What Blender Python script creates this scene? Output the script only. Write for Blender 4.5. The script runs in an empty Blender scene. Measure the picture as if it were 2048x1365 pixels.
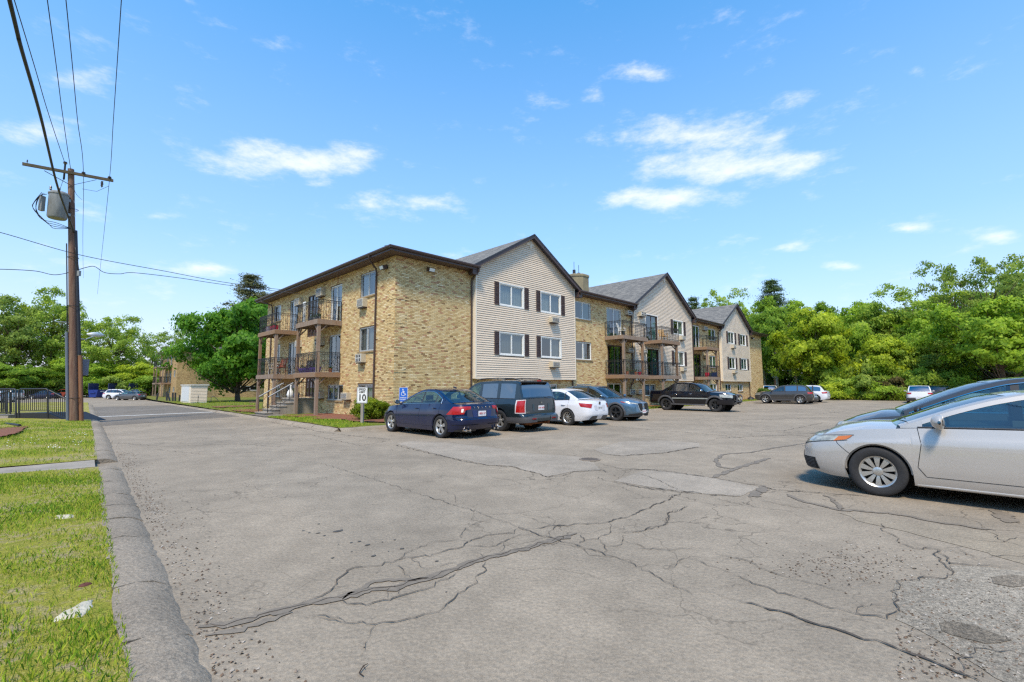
import bpy, math, random
import numpy as np
from math import sin, cos, pi, radians, sqrt
from mathutils import Vector, Matrix
random.seed(7); rng = np.random.default_rng(7)
S = bpy.context.scene; COL = S.collection

# ------------------------------------------------------------------ camera
F_PX, PITCH, ROLL, PHI = 921.62, radians(5.479), radians(0.191), radians(44.7576)
cam_d = bpy.data.cameras.new("camera"); cam = bpy.data.objects.new("camera", cam_d); COL.objects.link(cam)
cam_d.sensor_width = 36.0; cam_d.lens = F_PX / 2048 * 36.0; cam_d.clip_end = 3000; cam_d.clip_start = 0.05
cam.location = (0, 0, 1.6)
cam.matrix_world = Matrix.Translation((0, 0, 1.6)) @ Matrix.Rotation(pi/2 + PITCH, 4, 'X') @ Matrix.Rotation(-ROLL, 4, 'Z')
S.camera = cam
# ------------------------------------------------------------------ light
SUN_H, SUN_EL = radians(-170), radians(56)         # heading (clockwise from +Y), elevation
sd = bpy.data.lights.new("sun", 'SUN'); sd.energy = 2.35; sd.angle = radians(9); sd.color = (1, .87, .68)
sun = bpy.data.objects.new("sun", sd); COL.objects.link(sun)
s_dir = Vector((sin(SUN_H)*cos(SUN_EL), cos(SUN_H)*cos(SUN_EL), sin(SUN_EL)))
sun.rotation_euler = s_dir.to_track_quat('Z', 'Y').to_euler()
S.view_settings.view_transform = 'Standard'; S.view_settings.look = 'None'
S.cycles.use_denoising = False; S.cycles.filter_width = 1.35; S.cycles.sample_clamp_indirect = 4.0
S.view_settings.exposure = 1.0; S.view_settings.gamma = 1.0
S.view_settings.use_curve_mapping = False
W = bpy.data.worlds.new("World"); S.world = W; W.use_nodes = True
nt = W.node_tree; nt.nodes.clear()
def N(tree, typ, **kw):
    n = tree.nodes.new(typ)
    for k, v in kw.items(): setattr(n, k, v)
    return n
def mth(tree, op, a, b=None, c=None, clamp=False):
    n = tree.nodes.new('ShaderNodeMath'); n.operation = op; n.use_clamp = clamp
    for i, q in enumerate((a, b, c)):
        if q is None: continue
        if isinstance(q, (int, float)): n.inputs[i].default_value = q
        else: tree.links.new(q, n.inputs[i])
    return n.outputs[0]
sky = N(nt, 'ShaderNodeTexSky', sky_type='NISHITA'); sky.sun_disc = False
sky.sun_elevation = SUN_EL; sky.sun_rotation = SUN_H; sky.air_density = 1.0; sky.dust_density = 0.6; sky.ozone_density = 2.2
hs = N(nt, 'ShaderNodeHueSaturation'); hs.inputs['Saturation'].default_value = 1.62; hs.inputs['Value'].default_value = 1.18; hs.inputs['Hue'].default_value = .489
nt.links.new(sky.outputs[0], hs.inputs['Color'])
bg = N(nt, 'ShaderNodeBackground'); bg.inputs[1].default_value = 0.15
nt.links.new(hs.outputs[0], bg.inputs[0])
geo = N(nt, 'ShaderNodeTexCoord'); gen = geo.outputs['Generated']
nz = N(nt, 'ShaderNodeTexNoise'); nz.inputs['Scale'].default_value = 11.0; nz.inputs['Detail'].default_value = 12; nz.inputs['Roughness'].default_value = .66
mpv = N(nt, 'ShaderNodeMapping'); mpv.inputs['Scale'].default_value = (1, 1, 2.6)
nt.links.new(gen, mpv.inputs[0]); nt.links.new(mpv.outputs[0], nz.inputs['Vector'])

def ray(px, py):
    a, b = px - 1024, py - 682.5
    cr, sr = cos(ROLL), sin(ROLL); x = a*cr + b*sr; y = -a*sr + b*cr
    c, s = cos(PITCH), sin(PITCH); u, d = -y, F_PX
    return Vector((x, d*c - u*s, d*s + u*c)).normalized()
CLOUDS = [(600,322,175,26,1),(520,305,70,22,.8),(720,305,65,22,.8),(1285,146,62,20,.85),(1010,130,32,13,.4),(1193,197,26,18,.5),(1590,214,58,26,.7),
 (1840,150,34,14,.5),(1690,218,30,14,.4),(1400,272,180,34,.85),(1450,335,165,36,1),(1340,398,112,22,1.1),(740,408,52,22,.6),(865,408,64,18,.75),(415,533,52,14,.9),
 (310,428,36,12,.5),(70,255,75,34,.6),(175,145,70,34,.5),(1815,463,40,10,.65),(1580,497,34,11,.6),(1690,538,34,9,.85),(2000,478,46,14,.55),(1620,395,28,13,.4),
 (905,510,34,10,.5),(185,425,46,18,.45),(175,525,60,16,.6),(330,578,40,12,.4),(640,365,40,10,.4)]
acc = None
for (cx, cy, hw, hh, st) in CLOUDS:
    c = ray(cx, cy); e1 = (ray(cx+8, cy)-ray(cx-8, cy))/16*hw*1.3; e2 = (ray(cx, cy+8)-ray(cx, cy-8))/16*hh*1.3
    inv = Matrix((e1, e2, c)).transposed().inverted()     # the cloud's own axes in the sky
    sub = N(nt, 'ShaderNodeVectorMath', operation='SUBTRACT'); nt.links.new(gen, sub.inputs[0]); sub.inputs[1].default_value = c
    outs = []
    for ax in (inv[0], inv[1], inv[2]*2.0):
        dn = N(nt, 'ShaderNodeVectorMath', operation='DOT_PRODUCT'); nt.links.new(sub.outputs[0], dn.inputs[0]); dn.inputs[1].default_value = ax
        outs.append(dn.outputs['Value'])
    cb = N(nt, 'ShaderNodeCombineXYZ')
    for i, o in enumerate(outs): nt.links.new(o, cb.inputs[i])
    ln = N(nt, 'ShaderNodeVectorMath', operation='LENGTH'); nt.links.new(cb.outputs[0], ln.inputs[0])
    m = mth(nt, 'MULTIPLY', mth(nt, 'SUBTRACT', 1.25, ln.outputs['Value'], clamp=False), st)
    m = mth(nt, 'MAXIMUM', m, 0.0)
    acc = m if acc is None else mth(nt, 'MAXIMUM', acc, m)
# noise sculpts the blobs; a little of the same noise everywhere for thin wisps
nn = mth(nt, 'MULTIPLY_ADD', nz.outputs['Fac'], 3.4, -1.72)
msk = mth(nt, 'ADD', mth(nt, 'MULTIPLY', acc, 1.15), mth(nt, 'MULTIPLY', nn, .9))
rmp = N(nt, 'ShaderNodeMapRange'); rmp.interpolation_type = 'SMOOTHSTEP'
rmp.inputs['From Min'].default_value = .16; rmp.inputs['From Max'].default_value = 1.55
nt.links.new(msk, rmp.inputs['Value'])
gate = mth(nt, 'MULTIPLY', rmp.outputs[0], .72, clamp=True)
bc = N(nt, 'ShaderNodeBackground'); bc.inputs[0].default_value = (.97, .96, 1, 1); bc.inputs[1].default_value = 0.64
# pale band of haze towards the horizon
sep = N(nt, 'ShaderNodeSeparateXYZ'); nt.links.new(gen, sep.inputs[0])
hz = mth(nt, 'POWER', mth(nt, 'SUBTRACT', 1.0, mth(nt, 'ABSOLUTE', sep.outputs['Z']), clamp=True), 1.6)
hzb = N(nt, 'ShaderNodeBackground'); hzb.inputs[0].default_value = (.66, .68, .86, 1); hzb.inputs[1].default_value = 0.57
mx0 = N(nt, 'ShaderNodeMixShader'); nt.links.new(mth(nt, 'MULTIPLY', hz, .93), mx0.inputs[0]); nt.links.new(bg.outputs[0], mx0.inputs[1]); nt.links.new(hzb.outputs[0], mx0.inputs[2])
mx = N(nt, 'ShaderNodeMixShader'); nt.links.new(gate, mx.inputs[0]); nt.links.new(mx0.outputs[0], mx.inputs[1]); nt.links.new(bc.outputs[0], mx.inputs[2])
wo = N(nt, 'ShaderNodeOutputWorld'); nt.links.new(mx.outputs[0], wo.inputs[0])

# ------------------------------------------------------------------ frames: the building's own axes (lx along its long front, ly along the drive)
C0 = Vector((-5.24509, 20.40445)); UX = Vector((sin(PHI), cos(PHI))); UY = Vector((-cos(PHI), sin(PHI))); ANG = pi/2 - PHI
def H(lx, ly): return .05 - .0107*min(max(lx, 0), 17) - .0085*min(max(ly, 0), 60)
def LW(lx, ly, z=0.0):
    p = C0 + UX*lx + UY*ly; return Vector((p.x, p.y, z))
def WL(x, y):
    d = Vector((x, y)) - C0; return d.dot(UX), d.dot(UY)
KXf = lambda y: -9.73 + .0465*y            # line of the left kerb, a little askew to the building
RKf = lambda y: -3.45 + .049*y             # line of the right kerb
def at(px, py, dz=0.0):                # the point of the ground seen at a pixel of the photograph (local axes)
    r = ray(px, py); z = 0.0
    for i in range(8):
        t = (z - 1.6)/r.z; l = WL(r.x*t, r.y*t); z = H(*l) + dz
    return l
def at_d(px, py, d):                   # point at a given depth
    r = ray(px, py); t = d/r.y; return Vector((r.x*t, d, 1.6 + r.z*t))
ROOTM = Matrix.Translation((C0.x, C0.y, 0)) @ Matrix.Rotation(ANG, 4, 'Z')

# ------------------------------------------------------------------ scene helpers
def tag(o, label=None, cat=None, group=None, kind=None):
    if label: o['label'] = label
    if cat: o['category'] = cat
    if group: o['group'] = group
    if kind: o['kind'] = kind
    return o
def empty(name, loc=(0,0,0), rz=0.0, **kw):
    o = bpy.data.objects.new(name, None); o.empty_display_size = .3; COL.objects.link(o)
    o.location = loc; o.rotation_euler = (0, 0, rz); return tag(o, **kw)
def local_empty(name, lx, ly, z=0.0, rz=0.0, **kw): return empty(name, LW(lx, ly, z), ANG + rz, **kw)
class MB:
    def __init__(s): s.v=[]; s.f=[]; s.m=[]; s.t=[]
    def add(s, vs, fs, m=0, tone=0.5):
        b=len(s.v); s.v.extend(vs)
        for f in fs: s.f.append(tuple(i+b for i in f)); s.m.append(m); s.t.append(tone)
        return s
    def box(s, x0,x1,y0,y1,z0,z1, m=0, tone=.5, T=None):
        vs=[(x,y,z) for z in (z0,z1) for y in (y0,y1) for x in (x0,x1)]
        if T is not None: vs=[tuple(T@Vector(v)) for v in vs]
        return s.add(vs, [(0,2,3,1),(4,5,7,6),(0,1,5,4),(2,6,7,3),(0,4,6,2),(1,3,7,5)], m, tone)
    def quad(s, a,b,c,d, m=0, tone=.5): return s.add([tuple(a),tuple(b),tuple(c),tuple(d)], [(0,1,2,3)], m, tone)
    def bar(s, p, q, w, h=None, m=0, up=(0,0,1), tone=.5):
        p=Vector(p); q=Vector(q); h=h or w; d=(q-p); L=d.length
        if L<1e-6: return s
        d/=L; up=Vector(up)
        if abs(d.dot(up))>.98: up=Vector((1,0,0)) if abs(d.x)<.9 else Vector((0,1,0))
        sx=d.cross(up).normalized()*w/2; sy=sx.normalized().cross(d).normalized()*h/2
        vs=[tuple(e+a*sx+b*sy) for e in (p,q) for a,b in ((-1,-1),(1,-1),(1,1),(-1,1))]
        return s.add(vs, [(3,2,1,0),(4,5,6,7),(0,1,5,4),(1,2,6,5),(2,3,7,6),(3,0,4,7)], m, tone)
    def tube(s, pts, r, n=8, m=0, caps=True, tone=.5):
        pts=[Vector(p) for p in pts]; k=len(pts); rs=r if isinstance(r,(list,tuple)) else [r]*k
        vs=[]; prev=None
        for i,p in enumerate(pts):
            d=(pts[min(i+1,k-1)]-pts[max(i-1,0)]).normalized()
            if prev is None:
                u=Vector((0,0,1)) if abs(d.z)<.95 else Vector((1,0,0)); u=(u-d*u.dot(d)).normalized()
            else:
                u=(prev-d*prev.dot(d)); u=u.normalized() if u.length>1e-5 else prev
            prev=u; w=d.cross(u)
            for j in range(n):
                a=2*pi*j/n; vs.append(tuple(p+(u*cos(a)+w*sin(a))*rs[i]))
        fs=[(i*n+j, i*n+(j+1)%n, (i+1)*n+(j+1)%n, (i+1)*n+j) for i in range(k-1) for j in range(n)]
        if caps: fs+=[tuple(range(n-1,-1,-1)), tuple((k-1)*n+j for j in range(n))]
        return s.add(vs, fs, m, tone)
    def lathe(s, prof, n=24, axis='z', c=(0,0,0), m=0, a0=0, a1=2*pi, tone=.5):
        vs=[]; full=abs(a1-a0-2*pi)<1e-6; k=n if full else n+1
        for (r,h) in prof:
            for j in range(k):
                a=a0+(a1-a0)*j/n; p=(r*cos(a), r*sin(a), h)
                if axis=='y': p=(p[0],p[2],p[1])
                elif axis=='x': p=(p[2],p[0],p[1])
                vs.append((p[0]+c[0],p[1]+c[1],p[2]+c[2]))
        fs=[]
        for i in range(len(prof)-1):
            for j in range(n):
                j2=(j+1)%k; fs.append((i*k+j,i*k+j2,(i+1)*k+j2,(i+1)*k+j))
        return s.add(vs, fs, m, tone)
    def grid(s, G, m=0, tone=.5, closed=False):
        R=len(G); Cn=len(G[0]); vs=[tuple(p) for r in G for p in r]
        fs=[(i*Cn+j,i*Cn+(j+1),(i+1)*Cn+(j+1),(i+1)*Cn+j) for i in range(R-1) for j in range(Cn-1)]
        return s.add(vs, fs, m, tone)
    def mesh(s, name, smooth=None, tones=False):
        me=bpy.data.meshes.new(name); me.from_pydata(s.v, [], s.f)
        if any(s.m): me.polygons.foreach_set('material_index', s.m)
        if tones:
            a=me.attributes.new('tone','FLOAT','FACE'); a.data.foreach_set('value', s.t)
        if smooth is not None:
            me.polygons.foreach_set('use_smooth', [True]*len(me.polygons))
            if smooth < 180: me.set_sharp_from_angle(angle=radians(smooth))
        me.update(); return me
    def build(s, name, mats, parent=None, smooth=None, tones=False, loc=None, rz=None):
        me=s.mesh(name, smooth, tones)
        for mt in (mats if isinstance(mats,(list,tuple)) else [mats]): me.materials.append(mt)
        return link(name, me, parent, loc, rz)
def link(name, me, parent=None, loc=None, rz=None):
    o=bpy.data.objects.new(name, me); COL.objects.link(o)
    if parent is not None: o.parent=parent
    if loc is not None: o.location=loc
    if rz is not None: o.rotation_euler=(0,0,rz)
    return o
_txt={}
def text_mesh(body, size, extrude=.002, bold=0.0, align='CENTER', spacing=1.0):
    cu=bpy.data.curves.new('lettering','FONT'); cu.body=body; cu.size=size; cu.extrude=extrude; cu.offset=bold
    cu.align_x=align; cu.align_y='CENTER'; cu.space_character=spacing; cu.resolution_u=3
    o=bpy.data.objects.new('lettering', cu); COL.objects.link(o)
    me=bpy.data.meshes.new_from_object(o.evaluated_get(bpy.context.evaluated_depsgraph_get()))
    bpy.data.objects.remove(o); return me

# ------------------------------------------------------------------ materials
MATS={}
def lin(c):
    return tuple((x/12.92 if x<=.04045 else ((x+.055)/1.055)**2.4) for x in c)
def rgb(r,g,b): return lin((r/255,g/255,b/255))
def pmat(name, col, rough=.6, metal=0.0, var=0.0, scale=5.0, bump=0.0, bscale=None, stretch=(1,1,1), col2=None, coat=0.0, tone=False, spec=.5, detail=6, tonelist=None, emit=None):
    if name in MATS: return MATS[name]
    m=bpy.data.materials.new(name); m.use_nodes=True; t=m.node_tree; b=t.nodes['Principled BSDF']
    b.inputs['Roughness'].default_value=rough; b.inputs['Metallic'].default_value=metal
    b.inputs['Specular IOR Level'].default_value=spec
    if coat: b.inputs['Coat Weight'].default_value=coat; b.inputs['Coat Roughness'].default_value=.04
    b.inputs['Base Color'].default_value=(*col,1)
    src=None
    if tone or tonelist:
        at_=N(t,'ShaderNodeAttribute',attribute_name='tone'); cr=N(t,'ShaderNodeValToRGB'); el=cr.color_ramp.elements
        lst=tonelist or [(0,tuple(c*.6 for c in col)),(1,tuple(min(1,c*1.3) for c in col))]
        while len(el)<len(lst): el.new(.5)
        for e,(p,c) in zip(el,lst): e.position=p; e.color=(*c,1)
        t.links.new(at_.outputs['Fac'],cr.inputs[0]); src=cr.outputs[0]
    if var or bump:
        tc=N(t,'ShaderNodeTexCoord'); mp=N(t,'ShaderNodeMapping'); mp.inputs['Scale'].default_value=stretch
        t.links.new(tc.outputs['Object'],mp.inputs[0])
        ns=N(t,'ShaderNodeTexNoise'); ns.inputs['Scale'].default_value=scale; ns.inputs['Detail'].default_value=detail; ns.inputs['Roughness'].default_value=.6
        t.links.new(mp.outputs[0],ns.inputs['Vector'])
        if var:
            mx=N(t,'ShaderNodeMix',data_type='RGBA',blend_type='MULTIPLY' if col2 is None else 'MIX')
            if col2 is None:
                mr=N(t,'ShaderNodeMapRange'); mr.inputs['From Min'].default_value=.3; mr.inputs['From Max'].default_value=.7
                mr.inputs['To Min'].default_value=1-var; mr.inputs['To Max'].default_value=1+var*.6
                t.links.new(ns.outputs['Fac'],mr.inputs['Value']); cb=N(t,'ShaderNodeCombineColor')
                for i in range(3): t.links.new(mr.outputs[0],cb.inputs[i])
                mx.inputs['Factor'].default_value=1
                mx.inputs['A'].default_value=(*col,1)
                if src: t.links.new(src,mx.inputs['A'])
                t.links.new(cb.outputs[0],mx.inputs['B'])
            else:
                mr=N(t,'ShaderNodeMapRange'); mr.inputs['From Min'].default_value=.5-.5*(1-var)-.02; mr.inputs['From Max'].default_value=.5+.5*(1-var)+.02
                t.links.new(ns.outputs['Fac'],mr.inputs['Value']); t.links.new(mr.outputs[0],mx.inputs['Factor'])
                mx.inputs['A'].default_value=(*col,1); mx.inputs['B'].default_value=(*col2,1)
                if src: t.links.new(src,mx.inputs['A'])
            src=mx.outputs['Result']
        if bump:
            n2=ns
            if bscale:
                n2=N(t,'ShaderNodeTexNoise'); n2.inputs['Scale'].default_value=bscale; n2.inputs['Detail'].default_value=5; t.links.new(mp.outputs[0],n2.inputs['Vector'])
            bp=N(t,'ShaderNodeBump'); bp.inputs['Strength'].default_value=bump; bp.inputs['Distance'].default_value=.02
            t.links.new(n2.outputs['Fac'],bp.inputs['Height']); t.links.new(bp.outputs[0],b.inputs['Normal'])
    if src: t.links.new(src,b.inputs['Base Color'])
    if emit: b.inputs['Emission Color'].default_value=(*col,1); b.inputs['Emission Strength'].default_value=emit
    MATS[name]=m; return m
def glass(name, tint=(.5,.6,.6), see=.5, rough=.02, ior=1.7, add=.05):
    m=bpy.data.materials.new(name); m.use_nodes=True; t=m.node_tree; t.nodes.clear()
    gl=N(t,'ShaderNodeBsdfGlossy'); gl.inputs['Roughness'].default_value=rough; gl.inputs['Color'].default_value=(.95,.97,1,1)
    tr=N(t,'ShaderNodeBsdfTransparent'); tr.inputs['Color'].default_value=(*[c*see for c in tint],1)
    ge=N(t,'ShaderNodeNewGeometry'); dt=N(t,'ShaderNodeVectorMath',operation='DOT_PRODUCT'); t.links.new(ge.outputs['Normal'],dt.inputs[0]); t.links.new(ge.outputs['Incoming'],dt.inputs[1])
    F0=((ior-1)/(ior+1))**2+add; cs_=mth(t,'SUBTRACT',1.0,mth(t,'ABSOLUTE',dt.outputs['Value']),clamp=True)
    f=mth(t,'MULTIPLY_ADD',mth(t,'POWER',cs_,5.0),1-F0,F0,clamp=True)
    mx=N(t,'ShaderNodeMixShader'); t.links.new(f,mx.inputs[0]); t.links.new(tr.outputs[0],mx.inputs[1]); t.links.new(gl.outputs[0],mx.inputs[2])
    o=N(t,'ShaderNodeOutputMaterial'); t.links.new(mx.outputs[0],o.inputs[0]); MATS[name]=m; return m
M_white=pmat('white_vinyl',(.72,.72,.68),.45,var=.08,scale=3)
M_alu=pmat('aluminium',(.50,.50,.48),.4,metal=.4,var=.1,scale=4)
M_brown=pmat('brown_metal',rgb(74,58,54),.45,var=.15,scale=3)
M_soffit=pmat('soffit_paint',rgb(96,78,72),.6,var=.1,scale=3)
M_dark=pmat('dark_void',(.006,.007,.008),.9)
M_black=pmat('black_iron',(.018,.018,.02),.45)
M_rub=pmat('rubber',(.022,.022,.023),.82,var=.3,scale=20,bump=.2)
M_plastic=pmat('black_plastic',(.025,.026,.028),.5)
M_gplastic=pmat('grey_cladding',(.07,.07,.075),.55)
M_chrome=pmat('chrome',(.62,.60,.57),.16,metal=1)
M_pane=glass('window_glass',(.75,.85,.85),.62,add=.10)
M_autoglass=glass('car_glass',(.58,.80,.76),.82,ior=1.5,add=.05)
M_tint=glass('tinted_glass',(.5,.5,.55),.13,ior=1.5,add=.22)
M_curt=pmat('curtain_cloth',(.62,.60,.55),.9,var=.15,scale=4,stretch=(6,6,.4))
M_curtg=pmat('grey_curtain_cloth',(.30,.32,.32),.9,var=.15,scale=4,stretch=(6,6,.4))
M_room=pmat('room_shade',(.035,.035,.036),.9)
M_conc=pmat('concrete',(.30,.265,.215),.9,var=.25,scale=3,bump=.3,bscale=60)
M_wood=pmat('weathered_wood',rgb(146,134,120),.8,var=.4,scale=2.2,stretch=(3,3,.5),bump=.3,bscale=25,col2=rgb(128,100,78))
M_wood2=pmat('stained_wood',rgb(142,106,70),.8,var=.4,scale=2,stretch=(.6,.6,3),bump=.3,bscale=25,col2=rgb(128,112,98))
# ================================================================== GROUND
def asphalt(name, base, warm, dark=.6, craze=0.0, grit=1.0):
    m=bpy.data.materials.new(name); m.use_nodes=True; t=m.node_tree; b=t.nodes['Principled BSDF']; b.inputs['Roughness'].default_value=.92
    b.inputs['Specular IOR Level'].default_value=.25
    tc=N(t,'ShaderNodeTexCoord'); P=tc.outputs['Object']
    def noise(sc,det=5,ro=.6):
        n=N(t,'ShaderNodeTexNoise'); n.inputs['Scale'].default_value=sc; n.inputs['Detail'].default_value=det; n.inputs['Roughness'].default_value=ro; t.links.new(P,n.inputs['Vector']); return n.outputs['Fac']
    def rng_(v,a,b_,c,d):
        n=N(t,'ShaderNodeMapRange'); t.links.new(v,n.inputs['Value'])
        for k,q in zip(('From Min','From Max','To Min','To Max'),(a,b_,c,d)): n.inputs[k].default_value=q
        return n.outputs[0]
    mx=N(t,'ShaderNodeMix',data_type='RGBA'); mx.inputs['A'].default_value=(*base,1); mx.inputs['B'].default_value=(*warm,1)
    t.links.new(rng_(noise(.22,4),.38,.66,0,1),mx.inputs['Factor'])
    v=mth(t,'MULTIPLY',rng_(noise(2.3,8,.75),.3,.7,.84,1.12),rng_(noise(45,4,.8),.28,.72,1-.34*grit,1+.28*grit))
    v=mth(t,'MULTIPLY',v,rng_(noise(160,2,.9),.3,.7,1-.30*grit,1+.30*grit))
    v=mth(t,'MULTIPLY',v,rng_(noise(.45,5,.7),.32,.68,.82,1.10))
    vo=N(t,'ShaderNodeTexVoronoi'); vo.inputs['Scale'].default_value=26; t.links.new(P,vo.inputs['Vector'])
    v=mth(t,'MULTIPLY',v,rng_(vo.outputs['Distance'],.03,.11,.55,1))
    if craze:
        wn=N(t,'ShaderNodeTexNoise'); wn.inputs['Scale'].default_value=1.6; wn.inputs['Detail'].default_value=6; t.links.new(P,wn.inputs['Vector'])
        va=N(t,'ShaderNodeVectorMath',operation='MULTIPLY_ADD'); t.links.new(wn.outputs['Color'],va.inputs[0]); va.inputs[1].default_value=(.9,.9,.9); t.links.new(P,va.inputs[2])
        v2=N(t,'ShaderNodeTexVoronoi',feature='DISTANCE_TO_EDGE'); v2.inputs['Scale'].default_value=1.1; t.links.new(va.outputs[0],v2.inputs['Vector'])
        ln=rng_(v2.outputs['Distance'],.003,.012,1,0); mk=rng_(noise(.16,3),.44,.56,0,1)
        v=mth(t,'MULTIPLY',v,mth(t,'SUBTRACT',1.0,mth(t,'MULTIPLY',mth(t,'MULTIPLY',ln,mk),craze)))
    cb=N(t,'ShaderNodeCombineColor')
    for i in range(3): t.links.new(v,cb.inputs[i])
    m2=N(t,'ShaderNodeMix',data_type='RGBA',blend_type='MULTIPLY'); m2.inputs['Factor'].default_value=1
    t.links.new(mx.outputs['Result'],m2.inputs['A']); t.links.new(cb.outputs[0],m2.inputs['B']); t.links.new(m2.outputs['Result'],b.inputs['Base Color'])
    bp=N(t,'ShaderNodeBump'); bp.inputs['Strength'].default_value=.55; bp.inputs['Distance'].default_value=.008
    t.links.new(mth(t,'ADD',noise(90,3,.8),mth(t,'MULTIPLY',vo.outputs['Distance'],1.5)),bp.inputs['Height']); t.links.new(bp.outputs[0],b.inputs['Normal'])
    return m
M_asph=asphalt('worn_asphalt',(.285,.236,.174),(.318,.262,.192),craze=.5,grit=.9)
M_asph_dark=asphalt('newer_asphalt',(.178,.152,.120),(.20,.172,.137),grit=.8)
M_asph_light=asphalt('light_asphalt',(.31,.264,.204),(.345,.292,.226))
M_gravel=asphalt('crumbled_asphalt',(.265,.226,.170),(.345,.296,.225),grit=2.0)
M_sand=asphalt('sandy_asphalt',(.285,.238,.175),(.33,.268,.185))
M_kerb=asphalt('kerb_asphalt',(.275,.228,.170),(.32,.266,.20),grit=1.3)
M_crack=pmat('crack_dark',(.085,.066,.048),.95,var=.3,scale=30)
M_tar=pmat('crack_filler',(.185,.152,.112),.8,var=.25,scale=12)
M_dirt=pmat('bare_soil',(.20,.15,.09),.95,var=.4,scale=3,bump=.6,bscale=30)
def grass_mat(name, g1, g2, soil, amount=.5):
    m=bpy.data.materials.new(name); m.use_nodes=True; t=m.node_tree; b=t.nodes['Principled BSDF']; b.inputs['Roughness'].default_value=.95; b.inputs['Specular IOR Level'].default_value=.1
    tc=N(t,'ShaderNodeTexCoord')
    def noise(sc,det=6,ro=.65):
        n=N(t,'ShaderNodeTexNoise'); n.inputs['Scale'].default_value=sc; n.inputs['Detail'].default_value=det; n.inputs['Roughness'].default_value=ro; t.links.new(tc.outputs['Object'],n.inputs['Vector']); return n.outputs['Fac']
    cr=N(t,'ShaderNodeValToRGB'); el=cr.color_ramp.elements; el.new(.5)
    for e,(p,c) in zip(el,((.34,g1),(.49,g2),(.60,soil))): e.position=p; e.color=(*c,1)
    t.links.new(mth(t,'ADD',mth(t,'MULTIPLY',noise(.7),.55),mth(t,'MULTIPLY',noise(9),.45)),cr.inputs[0])
    mr=N(t,'ShaderNodeMapRange'); mr.inputs['From Min'].default_value=.3; mr.inputs['From Max'].default_value=.7; mr.inputs['To Min'].default_value=.45; mr.inputs['To Max'].default_value=1.45
    t.links.new(noise(60,4,.8),mr.inputs['Value']); cb=N(t,'ShaderNodeCombineColor')
    for i in range(3): t.links.new(mr.outputs[0],cb.inputs[i])
    m2=N(t,'ShaderNodeMix',data_type='RGBA',blend_type='MULTIPLY'); m2.inputs['Factor'].default_value=1
    t.links.new(cr.outputs[0],m2.inputs['A']); t.links.new(cb.outputs[0],m2.inputs['B']); t.links.new(m2.outputs['Result'],b.inputs['Base Color'])
    bp=N(t,'ShaderNodeBump'); bp.inputs['Strength'].default_value=.9; bp.inputs['Distance'].default_value=.03; t.links.new(noise(35,4,.8),bp.inputs['Height']); t.links.new(bp.outputs[0],b.inputs['Normal'])
    return m
M_lawn=grass_mat('lawn_turf',(.16,.22,.02),(.31,.29,.05),(.38,.30,.18))
M_lawn2=grass_mat('verge_turf',(.055,.12,.014),(.15,.18,.03),(.26,.16,.08))
M_mulch=pmat('red_mulch',(.26,.095,.045),.95,var=.5,scale=14,bump=1.0,bscale=45,col2=(.13,.055,.03))

def steps(a,b,n): return [a+(b-a)*i/n for i in range(n+1)]
def sheet(name, xs, ys, dz, mat, rough=0.0, kind='structure', parent=None, edge=None, seed=1, skirt=0.0, xf=None):
    xs=sorted(set(list(xs)+[q for q in (0,17) if xf is None and xs[0]<q<xs[-1]])); ys=sorted(set(list(ys)+[q for q in (0,60) if ys[0]<q<ys[-1]]))
    r=random.Random(seed); mb=MB(); G=[]
    for y in ys:
        row=[]
        for x0_ in xs:
            x=x0_ if xf is None else xf(x0_,y)
            d=dz(x,y) if callable(dz) else dz
            if rough: d+=rough*(.5*sin(x*1.3+1.7*sin(y*.7))+.5*sin(y*1.9+2*sin(x*.9)))+rough*.4*(r.random()-.5)
            row.append(LW(x,y,H(x,y)+d))
        G.append(row)
    mb.grid(G)
    if skirt:
        for row in (G[0],G[-1],[g[0] for g in G],[g[-1] for g in G]):
            mb.grid([row,[p-Vector((0,0,skirt)) for p in row]])
    o=mb.build(name,mat,parent,smooth=60 if rough else None); tag(o,kind=kind); return o
def flat_poly(pts, dz, mat, name, parent=None, kind=None, jitter=0.0, seed=0):
    """irregular flat sheet: pts are local (lx,ly)"""
    r=random.Random(seed); P=[]
    n=len(pts)
    for i in range(n):
        a=Vector(pts[i]); b=Vector(pts[(i+1)%n]); k=max(1,int((b-a).length/.12)) if jitter else 1
        k=min(k,60)
        for j in range(k):
            q=a.lerp(b,j/k)
            if jitter: q=q+Vector((r.uniform(-jitter,jitter),r.uniform(-jitter,jitter)))
            P.append(q)
    me=bpy.data.meshes.new(name); import bmesh
    bm=bmesh.new(); vs=[bm.verts.new(LW(p.x,p.y,H(p.x,p.y)+dz)) for p in P]
    f=bm.faces.new(vs); bmesh.ops.triangulate(bm,faces=[f]); bm.normal_update()
    for f in bm.faces:
        if f.normal.z<0: f.normal_flip()
    bm.to_mesh(me); bm.free(); me.materials.append(mat); o=link(name,me,parent); 
    if kind: tag(o,kind=kind)
    return o
# wide earth under everything, then the asphalt of drive and parking lot
big=MB(); big.quad((-700,-300,-1.2),(700,-300,-1.2),(700,900,-1.2),(-700,900,-1.2))
gr=big.build('ground',M_lawn2); tag(gr,kind='structure')
lot=sheet('parking_lot',[-160,-60,-10.1,-5,0,8,17,30,52],[-60,-30,-10,0,20,40,60,110,130],0.0,M_asph)
def lawn_raise(x,y): return .13+.0045*min(max(y-8,0),60)
KL=-10.2
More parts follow.
